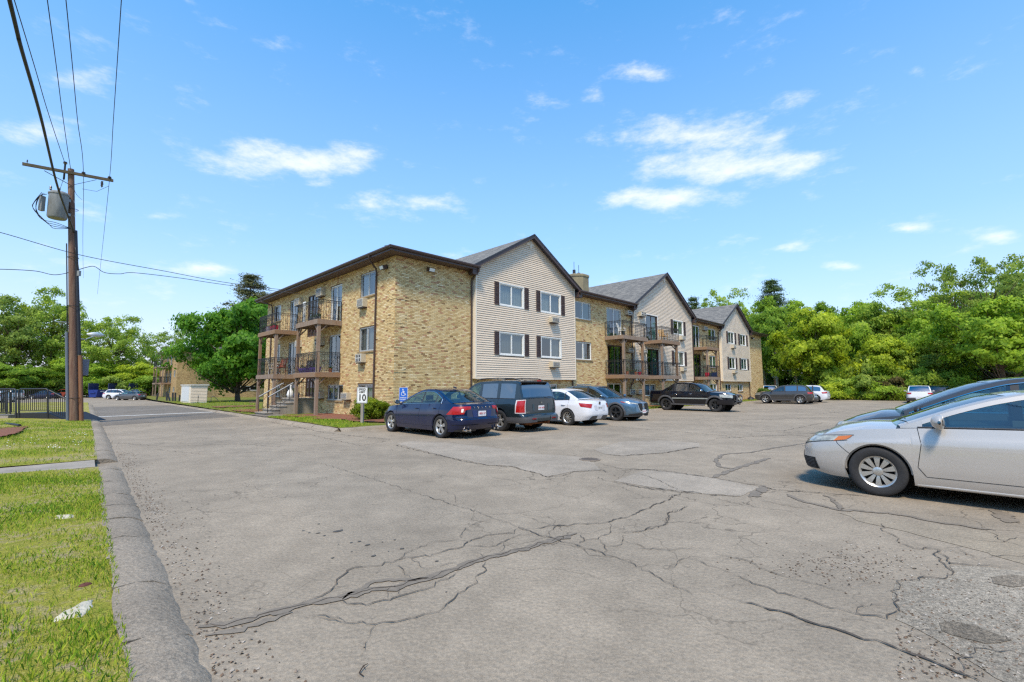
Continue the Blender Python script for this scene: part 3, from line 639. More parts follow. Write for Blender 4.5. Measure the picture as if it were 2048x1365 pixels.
def room(fc,h,parent,d=.7,n=0.0,mat=None):
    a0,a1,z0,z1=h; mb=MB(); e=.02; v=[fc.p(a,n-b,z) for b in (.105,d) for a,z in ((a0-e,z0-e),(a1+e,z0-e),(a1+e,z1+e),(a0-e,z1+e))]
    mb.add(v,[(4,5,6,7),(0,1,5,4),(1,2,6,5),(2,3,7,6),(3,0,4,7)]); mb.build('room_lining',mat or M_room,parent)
def window(fc,h,parent,frame=None,n=-.05,cur=(),sill=True,split=.5,name='window',fw=.045,proud=0.0,label=None,glassmat=None,kind='slide'):
    a0,a1,z0,z1=h; frame=frame or M_white; mb=MB()
    fc.box(mb,a0,a1,n-.04,n+.03+proud,z0,z0+fw); fc.box(mb,a0,a1,n-.04,n+.03+proud,z1-fw,z1)
    fc.box(mb,a0,a0+fw,n-.04,n+.03+proud,z0+fw,z1-fw); fc.box(mb,a1-fw,a1,n-.04,n+.03+proud,z0+fw,z1-fw)
    sp=split if isinstance(split,(list,tuple)) else [split]
    xs=[a0+fw]+[a0+(a1-a0)*s for s in sp]+[a1-fw]
    for x in xs[1:-1]: fc.box(mb,x-.03,x+.03,n-.03,n+.02,z0+fw,z1-fw)
    w=mb.build(name,frame,parent)
    if label: tag(w,label)
    for i,(p,q) in enumerate(zip(xs,xs[1:])):
        m2=MB(); y=n-.005-.022*(i%2); e=.03 if i else 0; e2=.03 if i<len(xs)-2 else 0
        m2.quad(fc.p(p+e,y,z0+fw),fc.p(q-e2,y,z0+fw),fc.p(q-e2,y,z1-fw),fc.p(p+e,y,z1-fw)); m2.build('pane',glassmat or M_pane,w)
        m3=MB(); s_=.022
        fc.box(m3,p+e,q-e2,y-.012,y+.008,z0+fw,z0+fw+s_); fc.box(m3,p+e,q-e2,y-.012,y+.008,z1-fw-s_,z1-fw)
        fc.box(m3,p+e,p+e+s_,y-.012,y+.008,z0+fw+s_,z1-fw-s_); fc.box(m3,q-e2-s_,q-e2,y-.012,y+.008,z0+fw+s_,z1-fw-s_); m3.build('sash',frame,w)
    for c in cur: curtain(fc,a0+(a1-a0)*c[0],a0+(a1-a0)*c[1],z0+fw+(c[3] if len(c)>3 else 0),z1-fw,n-.10,c[2],w,waves=max(2,int((c[1]-c[0])*11)))
    if sill:
        m4=MB(); fc.box(m4,a0-.07,a1+.07,n-.04,.06,z0-.075,z0-.003); m4.build('sill',M_stonesill,w)
    return w
def ac(fc,a0,a1,z0,z1,parent,n=0.0,d=.26,style='slat'):
    mb=MB(); fc.box(mb,a0,a1,n,n+d,z0,z1); o=mb.build('air_conditioner',pmat('ac_enamel',rgb(190,180,158),.5,var=.15,scale=5),parent)
    g=MB(); fc.box(g,a0+.05,a1-.05,n+d,n+d+.006,z0+.05,z1-.05); g.build('grille',M_dark,o)
    l=MB()
    if style=='slat':
        k=6
        for i in range(k+1): x=a0+.06+(a1-a0-.12)*i/k; fc.box(l,x-.008,x+.008,n+d+.006,n+d+.016,z0+.05,z1-.05)
    else:
        for i in (0,1,2,3): x=a0+.06+(a1-a0-.12)*i/3; fc.box(l,x-.015,x+.015,n+d+.006,n+d+.018,z0+.05,z1-.05)
        zc=(z0+z1)/2; fc.box(l,a0+.05,a1-.05,n+d+.006,n+d+.015,zc-.014,zc+.014)
    l.build('slats',M_white,o)
    u=MB(); fc.box(u,a0+.04,a1-.04,n,n+d-.03,z0-.05,z0-.002); u.build('bracket',M_brown,o); return o
def sliding_door(fc,h,parent,frame=None,cur=(),n=-.05,label=None,open_=None):
    return window(fc,h,parent,frame or M_alu,n=n,cur=cur,sill=False,name='sliding_door',fw=.055,label=label)
# openings ------------------------------------------------------------
WL_=[(1.70,3.26,5.96,7.13),(1.70,3.26,3.26,4.43),(1.70,3.28,.84,1.67),(5.32,6.68,5.0,7.03),(5.32,6.68,2.3,4.33),(4.86,6.70,.84,1.66),
     (8.38,9.80,4.5,6.93),(8.45,9.75,.98,3.05),(11.40,12.72,5.0,7.03),(11.40,12.72,2.3,4.33),(11.15,12.80,.72,1.70),(14.40,15.72,5.96,7.06),(14.25,15.2,3.26,4.36),(13.95,14.95,.88,1.66)]
HGZ={'t':(5.96,7.13),'l':(3.26,4.43)}
WR=[(13.28,15.08,5.96,7.13),(13.28,15.08,3.26,4.43),(17.02,18.92,5.0,7.13),(17.02,18.92,2.3,4.43),(10.2,11.4,.88,1.66),(6.3,7.7,.88,1.66),(16.87,18.75,.72,1.70),(22.15,23.88,.72,1.66),(26.9,28.7,.88,1.66),(13.4,15.0,.88,1.66),
    (31.35,32.85,5.0,7.15),(31.35,32.85,2.3,4.43),(34.98,36.75,5.96,7.13),(34.98,36.75,3.26,4.43),(34.9,36.6,.88,1.66),(38.82,40.42,.90,1.64),(42.38,43.92,.86,1.60)]
WS=[(6.25,8.11,5.96,7.13),(9.64,11.45,5.96,7.13),(6.25,8.11,3.26,4.43),(9.64,11.45,3.26,4.43),(22.1,24.05,5.0,7.13),(22.1,24.05,2.3,4.43),
    (26.85,28.72,5.96,7.13),(26.85,28.72,3.26,4.43),(39.47,41.2,5.96,7.13),(39.47,41.2,3.26,4.43),(43.02,44.84,5.96,7.13),(43.02,44.84,3.26,4.43)]
ZB=-.35; ZT=7.50; SB=1.94
GAB=[(4.53,12.95),(20.36,30.50),(37.62,46.0)]
# brick shells: mortar plane + every brick proud of it
q=lambda p,q_,z: p<.45 and int(z/.0685)%16<8
wall_plane(FL,0,17.05,ZB,ZT,WL_,M_mortar,'wall',B); bricks(FL,0,17.05,.02,ZT,WL_,B,1,q)
for i,(a,b) in enumerate([(0,4.53),(12.95,20.36),(30.50,37.62),(46.0,51.15)]):
    hs_=[h for h in WR if a<h[0]<b]
    wall_plane(FR,a,b,ZB,ZT,hs_,M_mortar,'wall',B); bricks(FR,a,b,-.12,ZT,hs_,B,3+i,q if i==0 else None)
for i,(a,b) in enumerate(GAB):
    hs_=[h for h in WR if a<h[0]<b and h[3]<1.9]
    wall_plane(FR,a,b,ZB,SB+.02,hs_,M_mortar,'wall',B); bricks(FR,a,b,-.12,SB,hs_,B,13+i)
mb=MB(); mb.quad((51.15,0,ZB),(51.15,14,ZB),(51.15,14,ZT),(51.15,0,ZT)); mb.quad((0,17.05,ZB),(0,17.05,ZT),(14,17.05,ZT),(14,17.05,ZB)); mb.quad((14,17.05,ZB),(14,17.05,ZT),(51.15,14,ZT),(51.15,14,ZB)); mb.build('rear_wall',M_mortar,B)
# siding bays: every course a board
brd={}; nbrd=0; rest=MB(); lap=.1158
def board(fc,a0,a1,z,zt,par,a0t=None,a1t=None,tone=.5):
    """clapboard: foot proud, head tucked in; optional slanted ends"""
    global nbrd
    a0t=a0 if a0t is None else a0t; a1t=a1 if a1t is None else a1t
    z+=.010; vs=[fc.p(a0,.034,z),fc.p(a1,.034,z),fc.p(a1t,.008,zt),fc.p(a0t,.008,zt),fc.p(a0,0,z),fc.p(a1,0,z)]
    fs=[(0,1,2,3),(4,5,1,0),(0,3,4),(1,5,2)]
    if nbrd<300:
        mb=MB(); mb.add(vs,fs); mb.build('siding_board',M_sid,par); nbrd+=1
    else: rest.add(vs,fs)
PK=[10.33,10.95,10.33]; EZ=7.66
for gi,(a,b) in enumerate(GAB):
    hs_=[h for h in WS if a<h[0]<b]; mid=(a+b)/2
    slope=(PK[gi]-EZ)/((b-a)/2+.42)
    topz=lambda x:PK[gi]-.10-slope*abs(x-mid)
    mb=MB(); zt=topz(a)
    wall_plane(FS,a,b,SB,zt,hs_,M_lapshade,'bay_wall',B,depth=.12)
    mb.add([FS.p(a,0,zt),FS.p(b,0,zt),FS.p(mid,0,PK[gi]-.1)],[(0,1,2)],1)
    mb.quad((a,-.25,SB),(a,.02,SB),(a,.02,zt),(a,-.25,zt)); mb.quad((b,-.25,SB),(b,.02,SB),(b,.02,zt),(b,-.25,zt)); mb.quad((a,-.25,SB),(b,-.25,SB),(b,.02,SB),(a,.02,SB)); mb.build('bay_return',[M_sid2,M_lapshade],B)
    z=SB+.03
    while z<PK[gi]-.25:
        z2=z+lap
        if z2<=zt:
            segs=[(a+.07,b-.07)]
            for h in hs_:
                if z<h[3]+.03 and z2>h[2]-.03:
                    ns=[]
                    for p,q_ in segs:
                        if h[0]<p or h[1]>q_: ns.append((p,q_)); continue
                        ns+=[(p,h[0]-.05),(h[1]+.05,q_)]
                    segs=ns
            for p,q_ in segs: board(FS,p,q_,z,z2,B)
        else:
            def ex(zz): return min((b-a)/2,(PK[gi]-.10-zz)/slope)
            e0,e1=ex(z),ex(z2)
            if e1>.05: board(FS,mid-e0,mid+e0,z,z2,B,mid-e1,mid+e1)
        z=z2
    tr=MB(); FS.box(tr,a-.01,a+.07,-.01,.034,SB,zt-.02); FS.box(tr,b-.07,b+.01,-.01,.034,SB,zt-.02); FS.box(tr,a,b,-.01,.03,SB-.02,SB+.028); tr.build('corner_trim',M_sid2,B)
    for h in hs_:     # flat casing
        if h[2]>2.5 or h[2]==2.3:
            c=MB(); w=.055; FS.box(c,h[0]-w,h[1]+w,0,.036,h[3],h[3]+w); FS.box(c,h[0]-w,h[0],0,.036,h[2],h[3]); FS.box(c,h[1],h[1]+w,0,.036,h[2],h[3])
            FS.box(c,h[0]-w,h[1]+w,0,.036,h[2]-w,h[2]); c.build('window_casing',M_white,B)
o=rest.build('siding_courses',M_sid,B); tag(o,kind='stuff')
# windows with their rooms and curtains
rc=random.Random(12)
C1,C2=M_curt,M_curtg
M_blue=pmat('blue_curtain',rgb(30,60,120),.9,var=.2,scale=4); M_green=pmat('green_curtain',rgb(40,130,90),.9,var=.2,scale=4); M_red=pmat('russet_curtain',rgb(120,60,40),.9,var=.2,scale=4); M_teal=pmat('teal_curtain',rgb(90,150,150),.9,var=.2,scale=4)
spec={ # (left facade)
 0:[(.02,.52,C1),(.56,.98,C2)],1:[(.04,.40,C2),(.50,.98,C2)],2:[(.02,.48,C1),(.52,.98,C1)],3:[(.55,.98,C1)],4:[(.05,.35,C1)],5:[(.02,.3,C1),(.35,.62,C1)],6:[(.08,.3,C1),(.4,.62,C1),(.72,.95,C1)],
 8:[(.6,.98,C2)],9:[(.02,.6,C2)],10:[(.1,.5,C1)],11:[(.5,.98,C1)],12:[(.02,.6,M_teal)],13:[(.02,.5,M_teal)]}
for i,h in enumerate(WL_):
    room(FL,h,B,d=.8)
    # facade is seen mirrored: position along Y runs right-to-left in view
    cu=[(1-c[1],1-c[0],c[2]) for c in spec.get(i,[])]
    if i in (3,4,8,9): sliding_door(FL,h,B,M_alu if i!=3 else M_white,cur=cu)
    elif i==6: window(FL,h,B,M_brown,cur=cu,split=(.33,.66),sill=False)
    elif i==7: window(FL,h,B,M_brown,split=(.36,.7),sill=False,name='entrance_door')
    elif i==5: window(FL,h,B,M_alu,cur=cu,split=(.34,.66))
    else: window(FL,h,B,M_alu,cur=cu)
specR=[[(.45,.98,M_teal)],[(.5,.68,C1),(.9,.98,C2)],[(.02,.33,M_teal),(.36,.68,M_blue),(.75,.98,C2)],[(.4,.55,M_green),(.75,.9,C2)],[],[(.3,.9,C1)],[(.3,.6,M_green)],[(.05,.4,M_teal),(.55,.95,C1)],[(.5,.95,C1)],[],
 [(.3,.8,M_blue)],[(.1,.75,M_green)],[(.5,.98,C2)],[(.3,.55,C1),(.6,.98,M_teal)],[(.5,.98,C1)],[(.02,.5,M_teal)],[(.02,.5,M_red),(.52,.98,C2)]]
for h,cu in zip(WR,specR):
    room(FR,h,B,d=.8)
    if h[2] in (5.0,2.3): sliding_door(FR,h,B,M_white if h[2]==5.0 else M_brown,cur=cu)
    else: window(FR,h,B,M_white,cur=cu)
specS=[[(.02,.98,C1)],[(.0,.48,C1),(.5,.98,C2)],[(.08,.98,C2)],[(.02,.12,C1),(.5,.98,C2)],[(.5,.98,M_teal)],[(.45,.98,M_teal)],[(.5,.98,C1)],[(.5,.98,C1)],[(.02,.5,C1),(.5,.98,C2)],[(.5,.9,M_teal)],[(.02,.45,C1),(.5,.85,M_red)],[(.1,.98,M_teal)]]
for h,cu in zip(WS,specS):
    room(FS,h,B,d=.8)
    if h[2] in (5.0,2.3): sliding_door(FS,h,B,M_brown,cur=cu,n=-.06)
    else: window(FS,h,B,M_white,cur=cu,n=-.02,sill=False)
# louvred shutters
def shutter(a0,a1,z0,z1):
    mb=MB(); w=.05
    FS.box(mb,a0,a0+w,.02,.06,z0,z1); FS.box(mb,a1-w,a1,.02,.06,z0,z1)
    for z in (z0,(z0+z1)/2-w/2,z1-w): FS.box(mb,a0+w,a1-w,.02,.058,z,z+w)
    o=mb.build('shutter',M_shut,B); l=MB(); z=z0+w
    while z<z1-w-.02:
        l.add([FS.p(a0+w,.055,z),FS.p(a1-w,.055,z),FS.p(a1-w,.03,z+.045),FS.p(a0+w,.03,z+.045)],[(0,1,2,3)]); z+=.045
    l.build('louvres',M_shut,o)
for a,b in ((5.84,6.18),(8.19,8.53),(9.2,9.55),(11.53,11.87),(26.38,26.76),(28.82,29.20),(38.97,39.36),(41.32,41.72),(42.44,42.9),(44.96,45.38)):
    for z in (5.93,3.23):
        if (a,z)==(11.53,3.23): continue
        shutter(a,b,z,z+1.24)
# air conditioners
for a0,a1,z0,z1,st in ((2.5,3.12,5.42,5.84,'slat'),(2.5,3.12,2.72,3.14,'x'),(7.42,8.12,6.66,7.10,'slat'),(7.25,7.98,3.85,4.25,'x'),(10.62,11.36,6.54,6.94,'slat'),(10.5,11.0,3.95,4.35,'slat'),(7.1,7.78,.92,1.27,'slat'),(3.9,4.56,.92,1.26,'slat')): ac(FL,a0,a1,z0,z1,B,style=st)
for a0,a1,z0,z1,st in ((19.5,20.24,6.84,7.17,'x'),(19.45,20.17,4.02,4.30,'x'),(19.52,20.25,.88,1.26,'x'),(20.75,21.42,.90,1.26,'x'),(33.5,34.28,6.84,7.2,'x'),(33.5,34.1,4.1,4.4,'x')): ac(FR,a0,a1,z0,z1,B,style=st)
for a0,a1,z0,z1,st in ((10.33,11.02,5.37,5.68,'slat'),(10.33,11.02,2.67,3.0,'slat'),(20.95,21.72,6.86,7.2,'x'),(20.95,21.72,4.0,4.3,'x'),(27.92,28.62,5.5,5.8,'x'),(27.92,28.62,2.75,3.1,'x'),(40.2,40.95,5.45,5.75,'x'),(40.2,40.95,2.78,3.08,'x')): ac(FS,a0,a1,z0,z1,B,style=st,d=.3)
# roof ---------------------------------------------------------------
def roofmesh(name,polys,mat=None,parent=None):
    """polys: list of (verts3d, uaxis, vaxis); writes roofuv per corner"""
    mb=MB(); uv=[]
    for vs,ua,va in polys:
        mb.add(vs,[tuple(range(len(vs)))])
        for v in vs: uv+= [Vector(v).dot(Vector(ua)),Vector(v).dot(Vector(va)),0.0]
    me=mb.mesh(name); a=me.attributes.new('roofuv','FLOAT_VECTOR','CORNER'); a.data.foreach_set('vector',uv); me.materials.append(mat or M_shing); return link(name,me,parent or B)
OV=.62; RZ=7.70; ry=8.6; rh=.17*9.2
def hip(x0,x1,y0,y1,z,h,parent):
    cy=(y0+y1)/2; d=(y1-y0)/2
    R0=(x0+d,cy,z+h); R1_=(x1-d,cy,z+h); a,b,c,d_=(x0,y0,z),(x1,y0,z),(x1,y1,z),(x0,y1,z)
    roofmesh('roof',[([a,b,R1_,R0],(1,0,0),(0,1,.2)),([b,c,R1_],(0,1,0),(1,0,.2)),([c,d_,R0,R1_],(1,0,0),(0,1,.2)),([d_,a,R0],(0,1,0),(1,0,.2))],parent=parent)
x0,x1,y0,y1=-OV,51.15+OV,-OV,17.05+OV; cy_=(y0+y1)/2; d_r=cy_-y0; sl_=rh/d_r
SEGS=[(-OV,4.50),(13.0,20.32),(30.55,37.58),(46.05,51.15+OV)]
polys=[([(x0,y0,RZ),(x0+d_r,cy_,RZ+rh),(x0,y1,RZ)],(0,1,0),(1,0,.2)),([(x1,y0,RZ),(x1,y1,RZ),(x1-d_r,cy_,RZ+rh)],(0,1,0),(1,0,.2)),([(x0,y1,RZ),(x0+d_r,cy_,RZ+rh),(x1-d_r,cy_,RZ+rh),(x1,y1,RZ)],(1,0,0),(0,1,.2)),
 ([(x0+d_r*.08,0+.1,RZ+.72*sl_),(x1-d_r*.08,.1,RZ+.72*sl_),(x1-d_r,cy_,RZ+rh),(x0+d_r,cy_,RZ+rh)],(1,0,0),(0,1,.2))]
for a_,b_ in SEGS: polys.append(([(a_,y0,RZ),(b_,y0,RZ),(b_-(.06 if b_>51 else 0),.1,RZ+.72*sl_),(a_+(.06 if a_<0 else 0),.1,RZ+.72*sl_)],(1,0,0),(0,1,.2)))
roofmesh('roof',polys)
x0,x1,y0,y1=-OV+.03,51.15+OV-.03,-OV+.03,17.05+OV-.03
mb=MB(); mb.box(x0,x1,.001,y1,ZT,ZT+.02)
for a_,b_ in SEGS: mb.box(max(a_,x0),min(b_,x1),y0,-.001,ZT,ZT+.02)
mb.build('soffit',M_soffit,B)
mb=MB()
for (p,q_) in [((max(a_,x0),y0),(min(b_,x1),y0)) for a_,b_ in SEGS]+[((x0,y0+.013),(x0,y1)),((x1,y0+.013),(x1,y1)),((x0+.013,y1),(x1-.013,y1))]:
    mb.box(min(p[0],q_[0])-.012,max(p[0],q_[0])+.012,min(p[1],q_[1])-.012,max(p[1],q_[1])+.012,ZT-.02,RZ-.01)
mb.build('fascia',M_brown,B)
def gutter(p,q_,out):
    """K-style gutter between p and q_ (xy), out = outward unit"""
    mb=MB(); o=Vector(out); P=Vector(p); Q=Vector(q_)
    prof=[(0,.10),(0,0),(.07,0),(.10,.05),(.115,.06),(.115,.115),(.10,.12)]
    G=[[(e.x+o.x*a,e.y+o.y*a,ZT+.07+h) for a,h in prof] for e in (P,Q)]
    mb.grid(G); mb.add([g for g in G[0]],[tuple(range(7))]); mb.add([g for g in G[1]],[tuple(range(7))]); mb.build('gutter',M_brown,B)
ge=OV-.016
gutter((-ge,-OV-.08),(-ge,17.05+OV),(-1,0))
gap=[]
for (a,b) in ((-OV-.08,4.50),(13.02,20.30),(30.58,37.55),(46.07,51.15+OV)): gutter((a,-ge),(b,-ge),(0,-1))
def downpipe(pts,par=None,r=.042):
    mb=MB(); mb.tube(pts,r,8); mb.build('downpipe',M_brown,par or B,smooth=60)
downpipe([(-ge-.06,1.25,7.6),(-ge-.05,1.25,7.42),(-.12,1.56,7.12),(-.075,1.6,6.95),(-.075,1.6,.2)])
downpipe([(-ge-.06,16.4,7.6),(-ge-.05,16.4,7.42),(-.12,15.9,7.15),(-.075,15.9,6.95),(-.075,15.9,.1)])
downpipe([(4.42,-ge-.05,7.6),(4.42,-ge-.03,7.4),(4.42,-.12,7.1),(4.42,-.075,6.95),(4.42,-.075,.1)])
downpipe([(13.0,-ge-.04,7.58),(13.15,-ge-.03,7.45),(13.12,-.4,7.35),(13.05,-.34,7.2)])
downpipe([(20.2,-ge-.05,7.6),(20.2,-ge-.03,7.4),(20.25,-.16,7.05),(20.25,-.12,6.9),(20.25,-.12,1.9),(19.9,-.12,1.55),(19.85,-.12,.0)])
downpipe([(37.45,-ge-.05,7.6),(37.45,-ge-.03,7.4),(37.3,-.16,7.0),(37.3,-.09,6.8),(37.3,-.09,-.1)])
downpipe([(45.95,-.09,1.95),(45.95,-.09,0),(46.05,-.3,-.08)])
downpipe([(30.62,-.31,7.3),(30.62,-.31,2.0),(30.62,-.09,1.7),(30.62,-.09,-.1)])
downpipe([(12.85,-.09,1.95),(12.85,-.09,.0)])
# gable roofs over the bays, rakes and vents
for gi,(a,b) in enumerate(GAB):
    mid=(a+b)/2; pk=PK[gi]; hw=(b-a)/2+.42; yf=-.25-.32; yb=8.0; th=.10
    e=EZ
    L=[(mid-hw,yf,e),(mid,yf,pk),(mid,yb,pk),(mid-hw,yb,e)]; R_=[(mid+hw,yf,e),(mid+hw,yb,e),(mid,yb,pk),(mid,yf,pk)]
    sl=Vector((hw,0,pk-e)).normalized()
    roofmesh('gable_roof',[(L,(0,1,0),tuple(sl)),(R_,(0,1,0),(-sl.x,0,sl.z))])
    mb=MB()
    for sgn in (-1,1):        # underside
        p=[(mid+sgn*hw,yf,e-th),(mid,yf,pk-th),(mid,-.2,pk-th),(mid+sgn*hw,-.2,e-th)]
        mb.add(p,[(0,1,2,3) if sgn>0 else (3,2,1,0)])
    mb.build('rake_soffit',pmat('rake_soffit_paint',rgb(66,62,72),.6),B)
    for sgn in (-1,1):
        m=MB(); A=Vector((mid+sgn*(hw+.02),yf-.015,e-.0)); D=Vector((mid,yf-.015,pk+.012)); dn=Vector((0,0,-.20))
        pts=[A,D,D+dn,A+dn]; bk=[p+Vector((0,.03,0)) for p in pts]
        m.add([tuple(p) for p in pts+bk],[(0,1,2,3),(7,6,5,4),(0,4,5,1),(2,6,7,3),(1,5,6,2),(3,7,4,0)]); m.build('rake_board',M_brown,B)
        m=MB(); m.bar(A+Vector((0,-.02,.03)),D+Vector((0,-.02,.03)),.05,.035); m.build('drip_edge',pmat('drip_edge',rgb(60,56,56),.5),B)
        m=MB(); cx=mid+sgn*(hw-.16); m.box(cx-.19,cx+.17,yf-.0,-.22,e-.42,e-.10); m.build('eave_return',M_brown,B)
    m=MB(); FS.box(m,mid-.05,mid+.05,.03,.07,pk-.75,pk-.35); m.quad(FS.p(mid-.42,.045,pk-.58),FS.p(mid+.42,.045,pk-.58),FS.p(mid+.05,.045,pk-.30),FS.p(mid-.05,.045,pk-.30)); m.build('gable_vent',M_sid2,B)
# chimney stack with flues
mb=MB(); mb.lathe([(1.02,7.2),(1.02,10.55),(1.08,10.58),(1.08,10.72),(.98,10.80),(.55,10.84),(0,10.84)],8,c=(0,0,0),a0=pi/8,a1=pi/8+2*pi)
ch=mb.build('chimney',pmat('chimney_render',rgb(150,140,108),.9,var=.4,scale=1.4,col2=rgb(104,96,80),bump=.3,bscale=30),B); ch.location=(20.3,5.0,0)
for dx,h in ((-.35,.45),(.3,.3)):
    m=MB(); m.tube([(dx,0,10.8),(dx,0,10.8+h)],.13,10); m.tube([(dx,0,10.8+h),(dx,0,11.5+h)],.02,5); m.build('flue',M_black,ch)
# floodlights, mailboxes
def flood(fc,a,z,nm,lab):
    mb=MB(); fc.box(mb,a-.10,a+.10,0,.10,z-.08,z+.08); o=mb.build(nm,M_brown,B); m=MB()
    m.add([fc.p(a-.16,.10,z+.10),fc.p(a+.16,.10,z+.10),fc.p(a+.16,.34,z+.02),fc.p(a-.16,.34,z+.02),fc.p(a-.16,.10,z-.12),fc.p(a+.16,.10,z-.12),fc.p(a+.16,.28,z-.14),fc.p(a-.16,.28,z-.14)],[(0,1,2,3),(4,7,6,5),(0,3,7,4),(1,5,6,2)]); m.build('lamp_housing',M_brown,o)
    m=MB(); m.add([fc.p(a-.15,.33,z+.01),fc.p(a+.15,.33,z+.01),fc.p(a+.15,.275,z-.13),fc.p(a-.15,.275,z-.13)],[(0,1,2,3)]); m.build('lens',pmat('lamp_lens',(.75,.75,.7),.2),o)
flood(FL,.75,7.05,'floodlight',''); flood(FR,1.78,7.12,'floodlight',''); flood(FR,47.6,7.05,'floodlight','')
# balconies ----------------------------------------------------------
def balcony(fc,a0,a1,z,depth,par,n0=0.0,fancy=1,seed=0,posts=True,zlow=None,side='both'):
    bal=bpy.data.objects.new('balcony',None); COL.objects.link(bal); bal.parent=par
    W_=M_wood if seed%2 else M_wood2
    m=MB(); k=int((a1-a0)/.14)
    for i in range(k):
        x=a0+(a1-a0)*i/k; fc.box(m,x+.004,x+(a1-a0)/k-.004,n0+.02,n0+depth,z-.035,z)
    m.build('deck_boards',M_wood,bal)
    for (p,q_,r,s_) in ((a0-.02,a1+.02,depth-.03,depth+.02),(a0-.02,a0+.03,.02,depth-.03),(a1-.03,a1+.02,.02,depth-.03)):
        m=MB(); fc.box(m,p,q_,n0+r,n0+s_,z-.26,z-.037); m.build('rim_joist',W_,bal)
    m=MB()
    for i in range(1,6): x=a0+(a1-a0)*i/6; fc.box(m,x-.02,x+.02,n0+.02,n0+depth-.03,z-.22,z-.037)
    m.build('joists',M_wood,bal)
    # wrought-iron railing
    m=MB(); hz=1.02; y1=n0+depth-.05
    runs=[((a0+.04,n0+.05),(a0+.04,y1)),((a0+.04,y1),(a1-.04,y1)),((a1-.04,y1),(a1-.04,n0+.05))]
    V=lambda a,n,zz:Vector(fc.p(a,n,zz))
    for (p,q_) in runs:
        m.bar(V(p[0],p[1],z+hz),V(q_[0],q_[1],z+hz),.035,.02); m.bar(V(p[0],p[1],z+hz-.13),V(q_[0],q_[1],z+hz-.13),.014); m.bar(V(p[0],p[1],z+.09),V(q_[0],q_[1],z+.09),.018)
        L=sqrt((q_[0]-p[0])**2+(q_[1]-p[1])**2); n=max(3,int(L/.125))
        for i in range(n+1):
            t=i/n; a=p[0]+(q_[0]-p[0])*t; b_=p[1]+(q_[1]-p[1])*t
            thick=.03 if i in (0,n) else .013
            m.bar(V(a,b_,z),V(a,b_,z+hz),thick)
            if fancy and i<n:
                tt=(i+.5)/n; a2=p[0]+(q_[0]-p[0])*tt; b2=p[1]+(q_[1]-p[1])*tt; da=(q_[0]-p[0])/L; db=(q_[1]-p[1])/L
                pts=[]
                for j in range(9):
                    u=j/8*2*pi; pts.append(V(a2+da*.045*cos(u),b2+db*.045*cos(u),z+hz-.065+.045*sin(u)))
                m.tube(pts,.007,4,caps=False)
                if i%2==0 and fancy>1:
                    pts=[]
                    for j in range(15):
                        u=j/14; pts.append(V(a2+da*.05*sin(u*4*pi),b2+db*.05*sin(u*4*pi),z+.12+u*.72))
                    m.tube(pts,.009,4,caps=False)
    m.build('railing',M_black,bal)
    return bal
def post(fc,a,n,z0,z1,par,w=.15,mat=None):
    m=MB(); fc.box(m,a-w/2,a+w/2,n-w/2,n+w/2,z0,z1); return m.build('post',mat or M_wood,par)
def brace(fc,p,q_,par):
    m=MB(); m.bar(fc.p(*p),fc.p(*q_),.09,.05); m.build('brace',M_wood,par)
def bal_stack(fc,a0,a1,par,n0=0.0,depth=1.3,zs=(5.0,2.3),pa=None,seed=0,fancy=2):
    pa=pa or (a0+.10,a1-.10)
    for i,z in enumerate(zs): balcony(fc,a0,a1,z,depth,par,n0,fancy,seed+i)
    for a in pa:
        post(fc,a,n0+depth-.12,.0 if fc is FL else -.2,zs[1]-.262,par); post(fc,a,n0+depth-.12,zs[1]+.002,zs[0]-.262,par,mat=M_wood if a==pa[0] else M_wood2)
        for z in zs:
            zz=z-.28
            brace(fc,(a,n0+depth-.2,zz-.34),(a,n0+depth-.52,zz),par)
            s_=1 if a==pa[0] else -1
            brace(fc,(a+s_*.07,n0+depth-.12,zz-.34),(a+s_*.40,n0+depth-.12,zz),par)
bal_stack(FL,5.20,8.05,B,depth=1.3,seed=1)
bal_stack(FL,11.35,14.45,B,depth=1.3,seed=2)
bal_stack(FR,16.70,20.05,B,depth=1.5,pa=(16.9,19.45),seed=3,fancy=1)
bal_stack(FS,21.75,24.75,B,depth=1.5,pa=(21.95,24.4),seed=4,fancy=1)
bal_stack(FR,30.75,33.4,B,depth=1.5,pa=(31.0,33.15),seed=6,fancy=1)
# entrance porch and steps
zg=.10
m=MB(); m.box(-1.15,-.02,8.2,10.0,-.1,.86); m.build('porch',M_conc,B)
m=MB(); m.box(-1.2,-.02,8.15,10.05,.862,.93); m.build('porch_slab',M_conc,B)
for i,(x,z) in enumerate(((-1.15,.70),(-1.50,.53),(-1.85,.36),(-2.20,.20))):
    m=MB(); m.box(x-.38,x+.0 if i else x,8.35-i*.0,9.9,-.1,z-.045); m.box(x-.42,x-.002,8.32,9.93,z-.043,z); m.build('step',M_conc,B)
m=MB()
for y in (8.38,9.86):
    P=[(-2.45,y,1.0),(-1.2,y,1.75),(-.1,y,1.85)]; m.tube(P,.02,6); m.tube([(p[0],p[1],p[2]-.75) for p in P],.012,5)
    for i in range(12):
        t=i/11; x=-2.45+t*2.35; zt=1.0+.75*min(1,(x+2.45)/1.25)+(.1*(x+1.2)/1.1 if x>-1.2 else 0); m.bar((x,y,max(.1,zt-.86)),(x,y,zt),.014 if i not in (0,5,11) else .028)
m.build('stair_railing',M_black,B)
m=MB()
for y in (8.38,9.86): m.tube([(-2.45,y,1.02),(-1.2,y,1.77)],.026,6)
m.build('handrail',M_alu,B)

